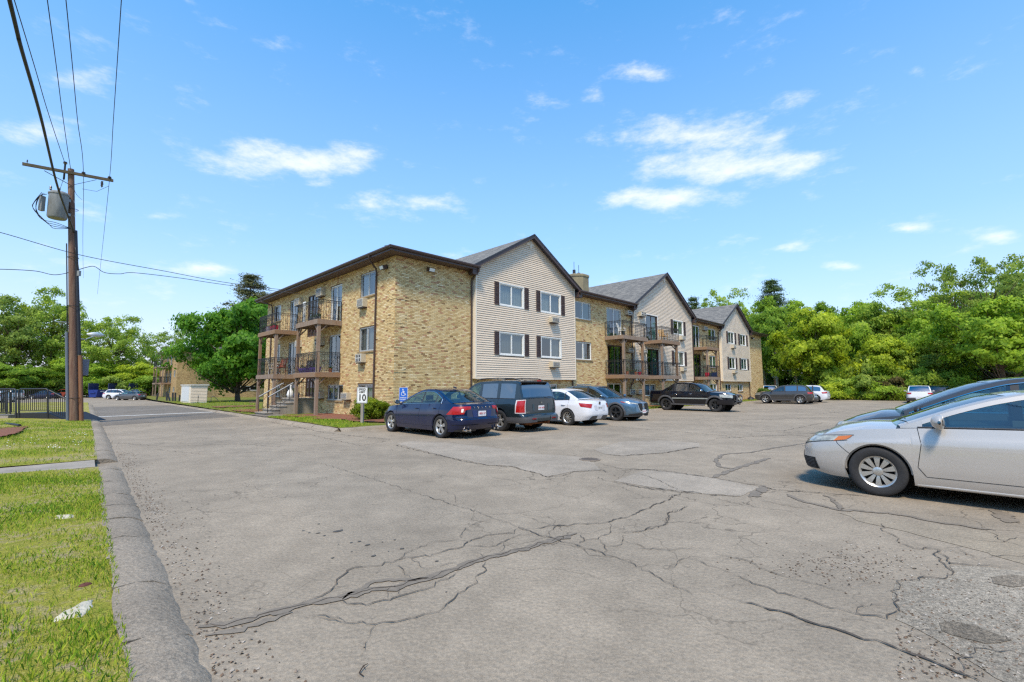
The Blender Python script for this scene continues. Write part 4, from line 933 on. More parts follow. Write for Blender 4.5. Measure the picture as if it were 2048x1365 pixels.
# ------------------------------------------------------------------ second apartment building up the drive
def far_brick():
    m=bpy.data.materials.new('far_brick'); m.use_nodes=True; t=m.node_tree; b=t.nodes['Principled BSDF']; b.inputs['Roughness'].default_value=.9
    tc=N(t,'ShaderNodeTexCoord'); sp=N(t,'ShaderNodeSeparateXYZ'); t.links.new(tc.outputs['Object'],sp.inputs[0]); cb=N(t,'ShaderNodeCombineXYZ')
    t.links.new(mth(t,'ADD',sp.outputs['X'],sp.outputs['Y']),cb.inputs[0]); t.links.new(sp.outputs['Z'],cb.inputs[1])
    br=N(t,'ShaderNodeTexBrick'); t.links.new(cb.outputs[0],br.inputs['Vector']); br.inputs['Scale'].default_value=1; br.inputs['Brick Width'].default_value=.21; br.inputs['Row Height'].default_value=.07; br.inputs['Mortar Size'].default_value=.008
    br.inputs['Color1'].default_value=(*rgb(200,170,115),1); br.inputs['Color2'].default_value=(*rgb(150,118,74),1); br.inputs['Mortar'].default_value=(*rgb(120,100,76),1); t.links.new(br.outputs['Color'],b.inputs['Base Color']); return m
M_fbrick=far_brick()
b2=LW(3.9,72.0,-.1); B2=empty('apartment_building',(b2.x,b2.y,-.1),ANG,label='smaller tan brick block with balconies, half hidden by the round maple up the drive',cat='building',group='brick apartment buildings')
wl=[(1.2,2.6,5.9,7.0),(1.2,2.6,3.2,4.3),(1.2,2.6,.8,1.6),(4.6,6,5,6.95),(4.6,6,2.3,4.3),(4.6,6,.7,1.6),(8,9.4,5,6.95),(8,9.4,2.3,4.3)]
wr=[(9.2,12.2,.95,1.7),(16,18,.95,1.7),(22,24,.95,1.7)]
wall_plane(FL,0,16,-.6,7.45,wl,M_fbrick,'wall',B2); wall_plane(FR,0,50,-.6,7.45,wr,M_fbrick,'wall',B2)
for h in wl: room(FL,h,B2); window(FL,h,B2,M_alu,sill=False)
for h in wr: room(FR,h,B2); window(FR,h,B2,M_white)
m=MB(); m.box(-.6,50,-.6,16.6,7.46,7.48); m.build('soffit',M_soffit,B2)
m=MB(); m.box(-.62,50,-.62,-.60,7.42,7.72); m.box(-.62,-.60,-.60,16.6,7.42,7.72); m.build('fascia',M_brown,B2)
hip(-.6,50,-.6,16.6,7.7,1.2,B2)
bal_stack(FL,4.4,7.0,B2,depth=1.3,seed=1,fancy=0); bal_stack(FL,7.6,10.4,B2,depth=1.7,seed=2,fancy=0)
# ================================================================== VEHICLES
def paint(name,col,metal=.35,rough=.28,flake=.0):
    return pmat('paint_'+name,col,rough,metal=metal,coat=1.0,var=.04,scale=2,spec=.2)
def interp(P,x):
    if x<=P[0][0]: return P[0][1]
    for (a,b),(c,d) in zip(P,P[1:]):
        if x<=c: return b+(d-b)*(x-a)/(c-a) if c>a else d
    return P[-1][1]
def sm(P,x,h=.12): return (interp(P,x-h)+2*interp(P,x)+interp(P,x+h))/4
M_lamp=pmat('headlamp_lens',(.36,.36,.30),.1,coat=1,var=.6,scale=9,spec=.8)
M_red=pmat('tail_lamp',(.36,.006,.004),.3,coat=.3,var=.25,scale=16)
M_amber=pmat('amber_lamp',(.55,.15,.02),.2,coat=.6)
M_plate=pmat('plate_white',(.72,.72,.72),.5); M_platered=pmat('plate_red',(.45,.04,.05),.5)
M_alloy=pmat('alloy_rim',(.52,.51,.48),.32,metal=.75,var=.12,scale=14)
M_dalloy=pmat('dark_alloy',(.05,.05,.05),.3,metal=.6)
M_seat=pmat('seat_cloth',(.10,.10,.10),.9)
M_liner=pmat('arch_liner',(.010,.010,.010),.95)
class Car: pass
def make_car(name,label,cat,lx,ly,head,sp,paintm,group=None,dz=0.0,detail=2):
    L,Wd=sp['L'],sp['W']; a=L/2; b=Wd/2; wb=sp['wb']; xf=a-sp['fo']; xr=xf-wb; r=sp['r']; R=r+sp.get('gap',.055); zs=sp['sill']
    nf,nr=sp.get('nf',5.0),sp.get('nr',6.0)
    SH=sorted(sp['sh']); CR=sorted(sp['crown']); NZ=sp['nose']; TZ=sp['tail']
    SEC=sp.get('sec',[(0,.945),(.10,.975),(.35,1.0),(.60,.998),(.78,.985),(.84,.965),(1.0,.925)])
    root=local_empty(name,lx,ly,H(lx,ly)+dz,radians(head),label=label,cat=cat,group=group)
    def shz(x): return sm(SH,x)
    def zbot(x):
        z=zs
        e=(abs(x)/a); z+=max(0,e-.86)*sp.get('lift',.45)
        for xw in (xf,xr):
            d=abs(x-xw)
            if d<R: z=max(z,r+sqrt(R*R-d*d))
        return z
    def plan(x):
        t=min(1,abs(x)/a); n=nf if x>0 else nr; return b*max(0,1-t**n)**(1/n)
    def surf(x,z,off=0.0):
        """point on the flank for nominal station x and height z (left side)"""
        s=(z-zs)/max(.05,shz(x)-zs); w=plan(x)*interp(SEC,min(1,max(0,s)))
        for xw in (xf,xr):
            d=abs(x-xw)
            if d<R+.25: w+=sp.get('flare',.012)*max(0,1-max(0,d-R*.6)/(R*.4+.25))*(1 if z>r else .6)
        e=min(1,max(0,(abs(x)/a-.55)/.45)); e=e*e*(3-2*e)
        xx=x-(interp(NZ,z) if x>0 else -interp(TZ,z))*e
        if off:
            d=.01; w2=plan(x+d if x<a-.011 else x)*interp(SEC,min(1,max(0,s))); n=Vector((-(w2-plan(x)*interp(SEC,min(1,max(0,s))))/d,1,0)) if abs(x)<a-.02 else Vector((1 if x>0 else -1,0,0))
            n.normalize(); return Vector((xx+n.x*off,w+n.y*off,z))
        return Vector((xx,w,z))
    def xof(yf,front=True):   # nominal station whose half-width is yf*b
        n=nf if front else nr; v=a*max(0,1-yf**n)**(1/n); return v if front else -v
    # stations
    X=set()
    for i in range(0,33):
        th=i/32*pi/2
        X.add(round(a*sin(th)**.9*1.0,4)); X.add(-round(a*sin(th)**.9,4))
    for yf in (0,.15,.3,.45,.6,.7,.8,.88,.94,.97): X.add(xof(yf)); X.add(xof(yf,False))
    x=-a*.96
    while x<a*.96: X.add(round(x,4)); x+=.07 if detail>1 else .12
    for xw in (xf,xr):
        for i in range(0,25): X.add(xw+R*cos(pi*i/24))
        for s in (-1,1): X.add(xw+s*(R+.004))
    X=sorted(X); Y=[X[0]]
    for x in X[1:]:
        if x-Y[-1]>.0025: Y.append(x)
    X=Y; NV=13
    top=lambda x:shz(x)+sm(CR,x,.05)
    mb=MB(); cab0,cab1=sp['roof'][-1][0],sp['roof'][0][0]
    for sg in (1,-1):
        G=[]
        for x in X:
            zb,zt=zbot(x),shz(x); row=[]
            for j in range(NV):
                p=surf(x,zb+(zt-zb)*j/(NV-1)); row.append((p.x,sg*p.y,p.z))
            G.append(row)
        T=[]
        for x,g in zip(X,G):
            row=[]
            for u in (1,.93,.8,.6,.3,0):
                z=g[-1][2]+sm(CR,x,.05)*(1-u**2.6); row.append((g[-1][0],g[-1][1]*u,z))
            T.append(row)
        if sg<0: G=[list(r_) for r_ in G[::-1]]; T=[list(r_) for r_ in T[::-1]]
        mb.grid(G)
        b0=len(mb.f); mb.grid(T)
        xs2=X if sg>0 else X[::-1]
        for i in range(len(xs2)-1):
            xm=(xs2[i]+xs2[i+1])/2
            if cab0+.12<xm<cab1-.12:
                for j in range(5): mb.m[b0+i*5+j]=1
        # rolled arch lips
        for xw in (xf,xr):
            g=[]
            for i in range(25):
                th=pi*i/24; x=xw+R*cos(th); p=surf(x,r+R*sin(th)); g.append([(p.x,sg*p.y,p.z),(xw+(R-.022)*cos(th)+(p.x-x),sg*(p.y-.03),r+(R-.022)*sin(th))])
            if sg<0: g=g[::-1]
            mb.grid(g,m=0)
    # greenhouse ---------------------------------------------------
    RP=sp['roof']; zr=max(z for x,z in RP); wr=sp['wr']*b; s0,s1=sp.get('sweep',(.10,.06))
    i_w=sp['iw']; i_r=sp['ir']            # profile index where the windscreen ends / the rear screen starts
    # resample the roof line as a smooth curve
    P=[Vector((x,z)) for x,z in RP]; fine=[]; tags=[]
    for i in range(len(P)-1):
        p0=P[max(i-1,0)]; p1=P[i]; p2=P[i+1]; p3=P[min(i+2,len(P)-1)]
        k=8
        for j in range(k):
            t=j/k
            if i==0 or i==len(P)-2: q=p1.lerp(p2,t)+ (0.5*(p2-p1 if False else (p2-p1)))*0
            else: q=.5*((2*p1)+(-p0+p2)*t+(2*p0-5*p1+4*p2-p3)*t*t+(-p0+3*p1-3*p2+p3)*t**3)
            fine.append(q); tags.append(i+t)
    fine.append(P[-1]); tags.append(len(P)-1)
    def gw(x,z):
        zb_=shz(x); t=min(1,max(0,(z-zb_)/(zr-zb_))); wbse=plan(x)*SEC[-1][1]-.015
        wt=wr*(1-.05*max(0,abs(x-(P[i_w].x+P[i_r].x)/2)/1.5)); return wbse+(wt-wbse)*(t**1.15)
    cr=.045
    def edge(i):
        q=fine[i]; t=tags[i]
        if t<=i_w+1: sx=-s0*max(0,1-max(0,t-i_w))
        elif t>=i_r-1: sx=s1*min(1,t-(i_r-1))
        else: sx=0
        return Vector((q.x+sx,q.y-cr))
    US=(0,.3,.6,.82,.90,.96,1.0); ZD=(0,.10,.28,.45,.52,.68,1.0)
    for sg in (1,-1):
        G=[]
        for i,q in enumerate(fine):
            e=edge(i); w=gw(e.x,e.y); G.append([(q.x+(e.x-q.x)*u*u,sg*w*u,q.y-cr*zd) for u,zd in zip(US,ZD)])
        n=len(G)
        for i in range(n-1):
            t=(tags[i]+tags[i+1])/2
            screen=(t<i_w and t>.06) or (t>i_r and t<len(P)-1-sp.get('rgap',.08))
            for j in range(len(US)-1):
                if screen and j<4: continue
                f=[G[i][j],G[i][j+1],G[i+1][j+1],G[i+1][j]]
                if sg<0: f=f[::-1]
                mb.quad(*f,m=(1 if sp.get('pano') and i_w+.3<t<i_r-.3 and j<4 else 0))
        Car.tmp=G
        if sg>0: Gp=G
        else: Gn=G
    E=[edge(i) for i in range(len(fine))]
    def ez(x):
        c=None
        for p,q in zip(E,E[1:]):
            if (p.x-x)*(q.x-x)<=0 and p.x!=q.x: c=p.y+(q.y-p.y)*(x-p.x)/(q.x-p.x)
        return c if c is not None else shz(x)
    wins=sp['wins']; mt=sp.get('mt',.075); mb_=.02
    xe0,xe1=E[-1].x,E[0].x
    st=set([xe0+.001,xe1-.001]); x=xe0
    while x<xe1: st.add(x); x+=.05
    for w in wins: st.add(w[0]); st.add(w[1])
    st=sorted(q for q in st if xe0<q<xe1)
    wt_=lambda x,w:min(ez(x)-mt,w[2] if len(w)>2 and w[2] else 9)
    gl=[MB() for w in wins]+[MB() for w in wins]; trims=[]
    def gp(x,z,sg,off=0.0): return (x,sg*(gw(x,z)+off),z)
    for sg in (1,-1):
        for x,x2 in zip(st,st[1:]):
            zl,zl2=shz(x)-.01,shz(x2)-.01; zt,zt2=ez(x),ez(x2)
            if zt<=zl+.001 and zt2<=zl2+.001: continue
            xm=(x+x2)/2; wi=None
            for k,w in enumerate(wins):
                if w[0]<=xm<=w[1] and wt_(xm,w)-(shz(xm)+mb_)>.03: wi=k
            def qd(za,zb1,za2,zb2,m,tgt=mb,off=0.0):
                if zb1-za<.0005 and zb2-za2<.0005: return
                f=[gp(x,za,sg,off),gp(x,max(za,zb1),sg,off),gp(x2,max(za2,zb2),sg,off),gp(x2,za2,sg,off)]
                if sg>0: f=f[::-1]
                tgt.quad(*f,m=m)
            if wi is None:
                inner=any(w[1]<=xm<=v[0] or v[1]<=xm<=w[0] for w in wins for v in wins if w is not v) and sp.get('blackpillar',True) and min(abs(xm-w[0]) for w in wins)<.12
                qd(zl,zt,zl2,zt2,1 if inner else 0)
            else:
                w=wins[wi]; a0,a1_=shz(x)+mb_,shz(x2)+mb_; b0_,b1_=max(a0,wt_(x,w)),max(a1_,wt_(x2,w))
                qd(zl,a0,zl2,a1_,1); qd(b0_,zt,b1_,zt2,0)
                g=gl[wi+(0 if sg>0 else len(wins))]
                qd(a0,b0_,a1_,b1_,0,g,-.008)
    body=mb.build('body',[paintm,M_plastic],root,smooth=38)
    for k,g in enumerate(gl):
        if g.f: g.build('side_window',sp['glass'][k%len(wins)] if 'glass' in sp else M_autoglass,root)
    # screens
    for (lo,hi,nm) in ((.06,i_w,'windscreen'),(i_r,len(P)-1-sp.get('rgap',.08),'rear_window')):
        g=MB()
        ids=[i for i in range(len(fine)) if lo-.13<=tags[i]<=hi+.13]
        g.grid([[ (p[0],p[1],p[2]-.004) for p in Gn[i][4::-1]]+[(p[0],p[1],p[2]-.004) for p in Gp[i][1:5]] for i in ids])
        g.build(nm,(sp['glass'][-1] if nm=='rear_window' and 'glass' in sp else M_autoglass),root,smooth=180)
    # window surround line
    tm=MB(); tmat=M_chrome if sp.get('chrome') else M_plastic
    for sg in (1,-1):
        xs3=[q for q in st if wins[-1][0]-.05<=q<=wins[0][1]+.02] if wins[0][1]>wins[-1][1] else st
        xa=min(w[0] for w in wins)-.03; xb=max(w[1] for w in wins)
        xs3=[q for q in st if xa<=q<=xb and min(ez(q)-mt,9)>shz(q)+mb_+.0]
        if len(xs3)>2:
            up=[Vector(gp(q,min(ez(q)-mt+.012,9),sg,.004)) for q in xs3]; lo_=[Vector(gp(q,shz(q)+mb_-.008,sg,.004)) for q in xs3]
            if sp.get('chrome',0)!=0 : tm.tube(up,.010,4)
            tm.tube(lo_,.011,4); 
            if sp.get('chrome'): tm.tube([lo_[0],up[0]],.012,4)
    if tm.f: tm.build('window_trim',tmat,root)
    # cabin contents
    c=MB(); sx=sp.get('seats',[P[i_w].x-.15,P[i_w].x-1.05]); zh=zr-.30
    for x in sx:
        for y in (-.36,.36):
            c.box(x-.14,x-.02,y-.22,y+.22,shz(x)-.25,zh-.10); c.box(x-.12,x-.03,y-.12,y+.12,zh-.08,zh+.07)
    c.box(cab1-.55,cab1-.2,-.6,.6,shz(0)-.1,shz(0)+.03)
    c.build('seats',M_seat,root)
    c=MB(); sxw=P[i_w].x+.42; c.tube([(sxw+.05*cos(q),.36+.18*sin(q),shz(sxw)+.03+.17*cos(q)) for q in steps(0,2*pi,16)],.014,5); c.build('steering_wheel',M_plastic,root)
    # underbody and wells
    u=MB(); u.box(-a+.35,a-.30,-b+.30,b-.30,zs+.01,zs+.30); 
    for s in (-1,1): u.box(xr+R+.02,xf-R-.02,s*(b-.30) if s<0 else b-.32, s*(b-.08) if s>0 else -b+.32, zs+.02,zs+.2) if s>0 else u.box(xr+R+.02,xf-R-.02,-b+.08,-b+.32,zs+.02,zs+.2)
    u.box(-a+.12,-a+.5,-b+.35,b-.35,zs+.10,zs+.3); u.box(a-.5,a-.14,-b+.35,b-.35,zs+.06,zs+.3)
    for xw in (xf,xr):
        for s in (-1,1):
            g=[[(xw+(R-.01)*cos(t),s*(b-y),r+(R-.01)*sin(t)) for y in (.05,.42)] for t in steps(-.25,pi+.25,16)]; u.grid(g)
            u.add([(xw+(R)*cos(t),s*(b-.40),r+R*sin(t)) for t in steps(0,2*pi,16)[:-1]],[tuple(range(16))])
    u.build('underbody',M_liner,root)
    # wheels
    tw=sp.get('tw',.215); rr_=sp.get('rim',.21)
    key=(r,tw,rr_,sp['spokes'],sp.get('rimmat','alloy'))
    if key not in WHEELS:
        t=MB(); h=tw/2
        t.lathe([(rr_,-h*.82),(rr_+.02,-h*.95),(r*.86,-h),(r*.955,-h*.93),(r*.99,-h*.78),(r,-h*.55),(r,h*.55),(r*.99,h*.78),(r*.955,h*.93),(r*.86,h),(rr_+.02,h*.95),(rr_,h*.82)],40,axis='y')
        for kx in (-.45,0,.45): t.lathe([(r+.0015,h*kx-.004),(r+.0015,h*kx+.004)],40,axis='y')
        tm_=t.mesh('tyre',50); tm_.materials.append(M_rub)
        q=MB(); rm=M_dalloy if sp.get('rimmat')=='dark' else M_alloy
        q.lathe([(rr_+.004,-h*.8),(rr_-.02,-h*.7),(rr_-.03,h*.5),(rr_-.012,h*.74),(rr_+.008,h*.84),(rr_+.004,h*.72)],36,axis='y')
        ns,style=sp['spokes']
        def spoke(ang,w0,w1,yo=0.0,r0=.045,r1=rr_-.012,m=0):
            ca,sa=cos(ang),sin(ang)
            def pt(rad,w,y): return (rad*ca-w*sa,y,rad*sa+w*ca)
            y0,y1=h*.70+yo,h*.76+yo; ym=h*.58+yo; vs=[pt(r0,-w0,ym),pt(r0,w0,ym),pt(r1*.6,(w0+w1)/2,y0),pt(r1*.6,-(w0+w1)/2,y0),pt(r1,w1,y1-.01),pt(r1,-w1,y1-.01)]
            bk=[(v[0],v[1]-.035,v[2]) for v in vs]; n_=len(vs)
            q.add(vs+bk,[(0,1,2,3),(3,2,4,5),(0,3,9,6),(3,5,11,9),(1,7,8,2),(2,8,10,4)],m)
        for k in range(ns):
            A=2*pi*k/ns+pi/2
            if style=='single': spoke(A,.030,.042)
            elif style=='thin': spoke(A,.014,.018)
            elif style=='double': spoke(A-.11,.014,.020); spoke(A+.11,.014,.020)
            elif style=='fan': spoke(A-.085,.010,.020,r0=.055); spoke(A+.085,.010,.020,r0=.055); spoke(A,.006,.010,-.012)
            elif style=='twist': spoke(A-.16,.020,.026); spoke(A+.10,.018,.030)
        q.lathe([(.001,h*.74),(.035,h*.74),(.058,h*.66),(.062,h*.52)],16,axis='y')
        for k in range(5):
            A=2*pi*k/5+.3; q.tube([(.052*cos(A)*1.6,h*.60,.052*sin(A)*1.6),(.052*cos(A)*1.6,h*.66,.052*sin(A)*1.6)],.010,6)
        rm_=q.mesh('rim',30); rm_.materials.append(rm)
        d=MB(); d.lathe([(.0,h*.1),(rr_-.025,h*.1)],24,axis='y'); d.lathe([(.0,h*.22),(.13,h*.22),(.13,h*.12)],24,axis='y'); dm=d.mesh('brake_disc'); dm.materials.append(M_liner)
        WHEELS[key]=(tm_,rm_,dm)
    tm_,rm_,dm=WHEELS[key]
    for xw in (xf,xr):
        for s in (1,-1):
            w=bpy.data.objects.new('wheel',tm_); COL.objects.link(w); w.parent=root; w.location=(xw,s*(b-tw/2-.012),r); 
            if s<0: w.rotation_euler=(0,0,pi)
            for nm,me in (('rim',rm_),('brake_disc',dm)):
                o=bpy.data.objects.new(nm,me); COL.objects.link(o); o.parent=w
    # features on the skin
    def patch(corners,mat,nm,off=.006,sides=(1,-1),nu=10,nv=6,parent=None):
        """corners: 4 of (x or ('y',frac,front), z) -> bilinear sheet on the skin"""
        def res(c):
            if isinstance(c[0],tuple): x=xof(c[0][1],c[0][2]=='f')
            else: x=c[0]
            n=nf if x>0 else nr; ph=math.asin(min(1,(plan(x)/b))**(n/2)) if abs(x)<=a else 0
            if x<0: ph=pi-ph
            return ph,c[1]
        q=[res(c) for c in corners]; out=[]
        for s in sides:
            G=[]
            for i in range(nu+1):
                u=i/nu; row=[]
                for j in range(nv+1):
                    v=j/nv
                    ph=(q[0][0]*(1-u)+q[1][0]*u)*(1-v)+(q[3][0]*(1-u)+q[2][0]*u)*v; z=(q[0][1]*(1-u)+q[1][1]*u)*(1-v)+(q[3][1]*(1-u)+q[2][1]*u)*v
                    n=nf if ph<pi/2 else nr; cph=abs(cos(ph)); x=a*cph**(2/n)*(1 if ph<pi/2 else -1)
                    p=surf(max(-a*.99999,min(a*.99999,x)),z); p0=Vector((p.x,p.y,p.z))
                    # outward normal from the plan curve
                    tx=abs(x/a); ny=max(1e-4,(p.y/b)); nx=tx**(n-1); nyv=ny**(n-1)/b*a if ny<1 else 1
                    nn=Vector((nx*(1 if x>0 else -1),nyv,0)).normalized(); p=p0+nn*off
                    row.append((p.x,s*p.y,p.z))
                G.append(row)
            if s<0: G=G[::-1]
            m=MB(); m.grid(G); o=m.build(nm,mat,parent or root,smooth=60); out.append(o)
        return out
    def seam(pts,w=.007,mat=M_liner,nm='panel_gap',sides=(1,-1)):
        for s in sides:
            G=[]; n=len(pts); P_=[]
            for (x1,z1),(x2,z2) in zip(pts,pts[1:]):
                for j in range(6): P_.append((x1+(x2-x1)*j/6,z1+(z2-z1)*j/6))
            P_.append(pts[-1])
            for i,(x,z) in enumerate(P_):
                x2,z2=P_[min(i+1,len(P_)-1)]; x1,z1=P_[max(i-1,0)]; d=Vector((x2-x1,z2-z1)).normalized(); nn=Vector((-d.y,d.x))*w/2
                A=surf(x+nn.x,z+nn.y,.0025); B_=surf(x-nn.x,z-nn.y,.0025); G.append([(A.x,s*A.y,A.z),(B_.x,s*B_.y,B_.z)])
            if s>0: G=G[::-1]
            m=MB(); m.grid(G); m.build(nm,mat,root)
    def handle(x,z,mat=None,sides=(1,-1)):
        for s in sides:
            p=surf(x,z); m=MB(); pts=[(x+.10,s*(p.y+.004),z),(x+.07,s*(p.y+.03),z+.002),(x-.07,s*(p.y+.03),z+.002),(x-.10,s*(p.y+.004),z)]
            m.tube(pts,[.010,.014,.014,.010],6); m.build('door_handle',mat or paintm,root,smooth=60)
    def mirror(x,mat=None,sc=1.0):
        for s in (1,-1):
            z=shz(x)+.075; y=gw(x,shz(x)); m=MB()
            G=[]
            for i in range(9):
                u=i/8; rr2=sin(pi*min(.98,max(.05,u)))**.5; row=[]
                for j in range(12):
                    t=2*pi*j/12; row.append((x-.02+.075*cos(t)*rr2*sc*(1 if cos(t)>0 else .45),s*(y+.06+.19*u*sc),z+.02+.075*sin(t)*rr2*sc))
                G.append(row+[row[0]])
            if s>0: G=G[::-1]
            m.grid(G); m.bar((x+.02,s*(y-.02),z-.05),(x,s*(y+.10),z-.02),.09,.035); o=m.build('wing_mirror',mat or paintm,root,smooth=60)
            g=MB(); G=[(x-.052,s*(y+.085),z-.03),(x-.052,s*(y+.225*sc),z-.02),(x-.052,s*(y+.225*sc),z+.07),(x-.052,s*(y+.085),z+.075)]; g.quad(*G); g.build('mirror_glass',M_chrome,o)
    def plate(z,front=False,txt=None,col=None,w=.30,h=.15,inset=.02):
        x=(a-interp(NZ,z)) if front else -(a-interp(TZ,z)); s=1 if front else -1; m=MB()
        m.box(x+s*.004-.004,x+s*.016+.004,-w/2,w/2,z-h/2,z+h/2); o=m.build('number_plate',M_plate,root)
        if txt:
            me=text_mesh(txt,.085,.001,.001); me.materials.append(col or M_platered); t=link('lettering',me,o); t.matrix_local=Matrix.Translation((x+s*.022,0,z))@Matrix.Rotation(-pi/2 if s<0 else pi/2,4,'Z')@Matrix.Rotation(pi/2,4,'X')
    def text_at(txt,x,y,z,size,mat,nm='badge_lettering',rz=-pi/2,sp_=1.0,tilt=0):
        me=text_mesh(txt,size,.003,.001,spacing=sp_); me.materials.append(mat); t=link(nm,me,root); t.matrix_local=Matrix.Translation((x,y,z))@Matrix.Rotation(rz,4,'Z')@Matrix.Rotation(pi/2-tilt,4,'X')
    for f in ('patch','seam','handle','mirror','plate','text_at','surf','shz','gw','top','ez','zbot'): setattr(Car,f,staticmethod(locals()[f]))
    Car.root,Car.a,Car.b,Car.xf,Car.xr,Car.R,Car.r,Car.paint,Car.zs=root,a,b,xf,xr,R,r,paintm,zs
    return root
WHEELS={}
def doors(xa,xm,xc,z0=None,zt=-.0,slant=.10):
    """two doors a side: front edge xa, between xm, rear edge xc"""
    z0=z0 or Car.zs+.13; T=lambda x:Car.shz(x)+.005
    Car.seam([(xa,T(xa)),(xa-.03,.75),(xa+.02,z0+.12),(xa-.06,z0),(xm,z0),(xm+.02,z0+.3),(xm,T(xm))])
    Car.seam([(xm,z0),(xc+.34,z0),(xc+.16,z0+.16),(xc+.05,Car.r*2-.02),(xc,T(xc))])
def cladding(mat,w=.075,sill=True):
    """dark arch and sill mouldings"""
    for xw in (Car.xf,Car.xr):
        for s in (1,-1):
            G=[]
            for i in range(25):
                th=-.12+(pi+.24)*i/24; row=[]
                for rad,off in ((Car.R-.004,.012),(Car.R+w*.5,.022),(Car.R+w,.006)):
                    x=xw+rad*cos(th); z=max(Car.zs+.03,Car.r+rad*sin(th)); p=Car.surf(x,z); row.append((p.x,s*(p.y+off),z))
                G.append(row)
            if s>0: G=G[::-1]
            m=MB(); m.grid(G[::-1]); m.build('arch_moulding',mat,Car.root,smooth=60)
    if sill: Car.patch([(Car.xf-Car.R-.0,Car.zs+.005),(Car.xr+Car.R,Car.zs+.005),(Car.xr+Car.R,Car.zs+.15),(Car.xf-Car.R,Car.zs+.15)],mat,'sill_moulding',off=.014,nu=14)
SEDAN=dict(L=4.6,W=1.82,wb=2.7,fo=.95,r=.33,sill=.19,nf=5,nr=6,iw=2,ir=5,wr=.70,
 crown=[(-2.5,.03),(-1.4,.03),(.9,.05),(1.6,.09),(2.2,.07),(2.5,.02)],nose=[(.15,.14),(.35,.01),(.5,0),(.62,.04),(.75,.20)],tail=[(.2,.16),(.45,.01),(.6,0),(.85,.06),(1.05,.16)],
 sh=[(-2.4,.90),(-2.1,.98),(-1.4,.99),(0,.955),(.95,.91),(1.6,.83),(2.1,.74),(2.4,.64)],
 roof=[(1.08,.98),(.62,1.20),(.18,1.385),(-.25,1.445),(-.75,1.455),(-1.12,1.395),(-1.48,1.24),(-1.88,1.045)],wins=[(-.28,.98),(-1.08,-.36),(-1.36,-1.12)],spokes=(5,'double'))
SUV=dict(L=4.6,W=1.86,wb=2.7,fo=.92,r=.36,sill=.24,nf=5.5,nr=8,iw=2,ir=5,wr=.74,gap=.06,
 crown=[(-2.4,.02),(.9,.05),(1.6,.09),(2.1,.06),(2.4,.02)],nose=[(.2,.12),(.4,.01),(.6,0),(.85,.04),(1.0,.16)],tail=[(.2,.14),(.45,0),(.65,0),(1.0,.06),(1.2,.12)],
 sh=[(-2.4,1.06),(-1.2,1.08),(.9,1.02),(1.6,.98),(2.1,.90),(2.4,.82)],
 roof=[(1.12,1.06),(.72,1.30),(.32,1.535),(-.3,1.63),(-1.1,1.64),(-1.72,1.58),(-1.98,1.34),(-2.13,1.12)],wins=[(-.15,1.0),(-1.1,-.24),(-1.78,-1.2)],spokes=(5,'single'),rgap=.12,rimmat='alloy',rim=.22)
def spec(base,**k): d=dict(base); d.update(k); return d
def std(front_lamp,rear_lamp,grille=None,intake=None):
    pass
P_silver=paint('silver',(.47,.44,.40),.35,.36); P_navy=paint('navy',(.0015,.008,.045),.15,.2); P_teal=paint('slate_teal',(.028,.042,.050),.55,.22); P_white=paint('white',(.66,.67,.70),0,.3)
P_bluegrey=paint('blue_grey',(.085,.15,.215),.5,.25); P_black=paint('black',(.003,.004,.009),.1,.15); P_grey=paint('graphite',(.045,.043,.041),.0,.3); P_lgrey=paint('mid_grey',(.10,.10,.10),.4,.3)
# ---- silver saloon close at the right edge
CAM=spec(SEDAN,L=4.81,W=1.83,wb=2.775,fo=.99,r=.334,tw=.215,rim=.213,gap=.048,spokes=(10,'fan'),sill=.20,flare=.016,mt=.055,wr=.715,sweep=(.16,.08),
 sec=[(0,.95),(.08,.975),(.30,.998),(.55,1.0),(.755,.992),(.80,.972),(1.0,.925)],
 sh=[(-2.4,.93),(-2.1,1.02),(-1.4,1.03),(0,.985),(.98,.955),(1.6,.90),(2.0,.85),(2.2,.80),(2.4,.72)],
 roof=[(1.30,1.01),(.76,1.245),(.24,1.42),(-.25,1.475),(-.80,1.485),(-1.20,1.43),(-1.55,1.27),(-1.92,1.09)],wins=[(-.30,1.22),(-1.12,-.38),(-1.38,-1.17)],
 crown=[(-2.5,.03),(-1.4,.03),(.9,.055),(1.6,.09),(2.1,.075),(2.5,.02)],nose=[(.15,.16),(.28,.03),(.42,0),(.58,.015),(.68,.07),(.78,.18)])
make_car('silver_sedan','silver four-door saloon with amber headlight corner, cut off by the right edge of the photo','car',-1.66,-17.08-1.415,90,CAM,P_silver,detail=2)
doors(.96,-.36,-1.42)
Car.handle(-.16,.80); Car.handle(-1.12,.82); Car.mirror(.74,sc=1.3)
hl=Car.patch([(1.83,.735),(('y',.55,'f'),.625),(('y',.52,'f'),.735),(1.74,.812)],M_lamp,'headlight',off=.007,nu=18)
for o in hl: pass
Car.patch([(1.82,.748),(1.99,.715),(1.97,.782),(1.735,.812)],M_amber,'indicator',off=.011)
Car.patch([(1.80,.735),(('y',.50,'f'),.617),(('y',.50,'f'),.625),(1.80,.742)],M_liner,'lamp_edge',off=.009,nu=18,nv=1)
Car.patch([(1.71,.815),(('y',.50,'f'),.737),(('y',.50,'f'),.744),(1.71,.822)],M_liner,'lamp_edge',off=.009,nu=18,nv=1)
Car.patch([(('y',.55,'f'),.60),(('y',.01,'f'),.60),(('y',.01,'f'),.70),(('y',.55,'f'),.69)],M_plastic,'upper_grille',off=.006)
for k in range(3): Car.patch([(('y',.5,'f'),.615+k*.026),(('y',.01,'f'),.615+k*.026),(('y',.01,'f'),.625+k*.026),(('y',.5,'f'),.625+k*.026)],M_chrome,'grille_bar',off=.012,nv=1)
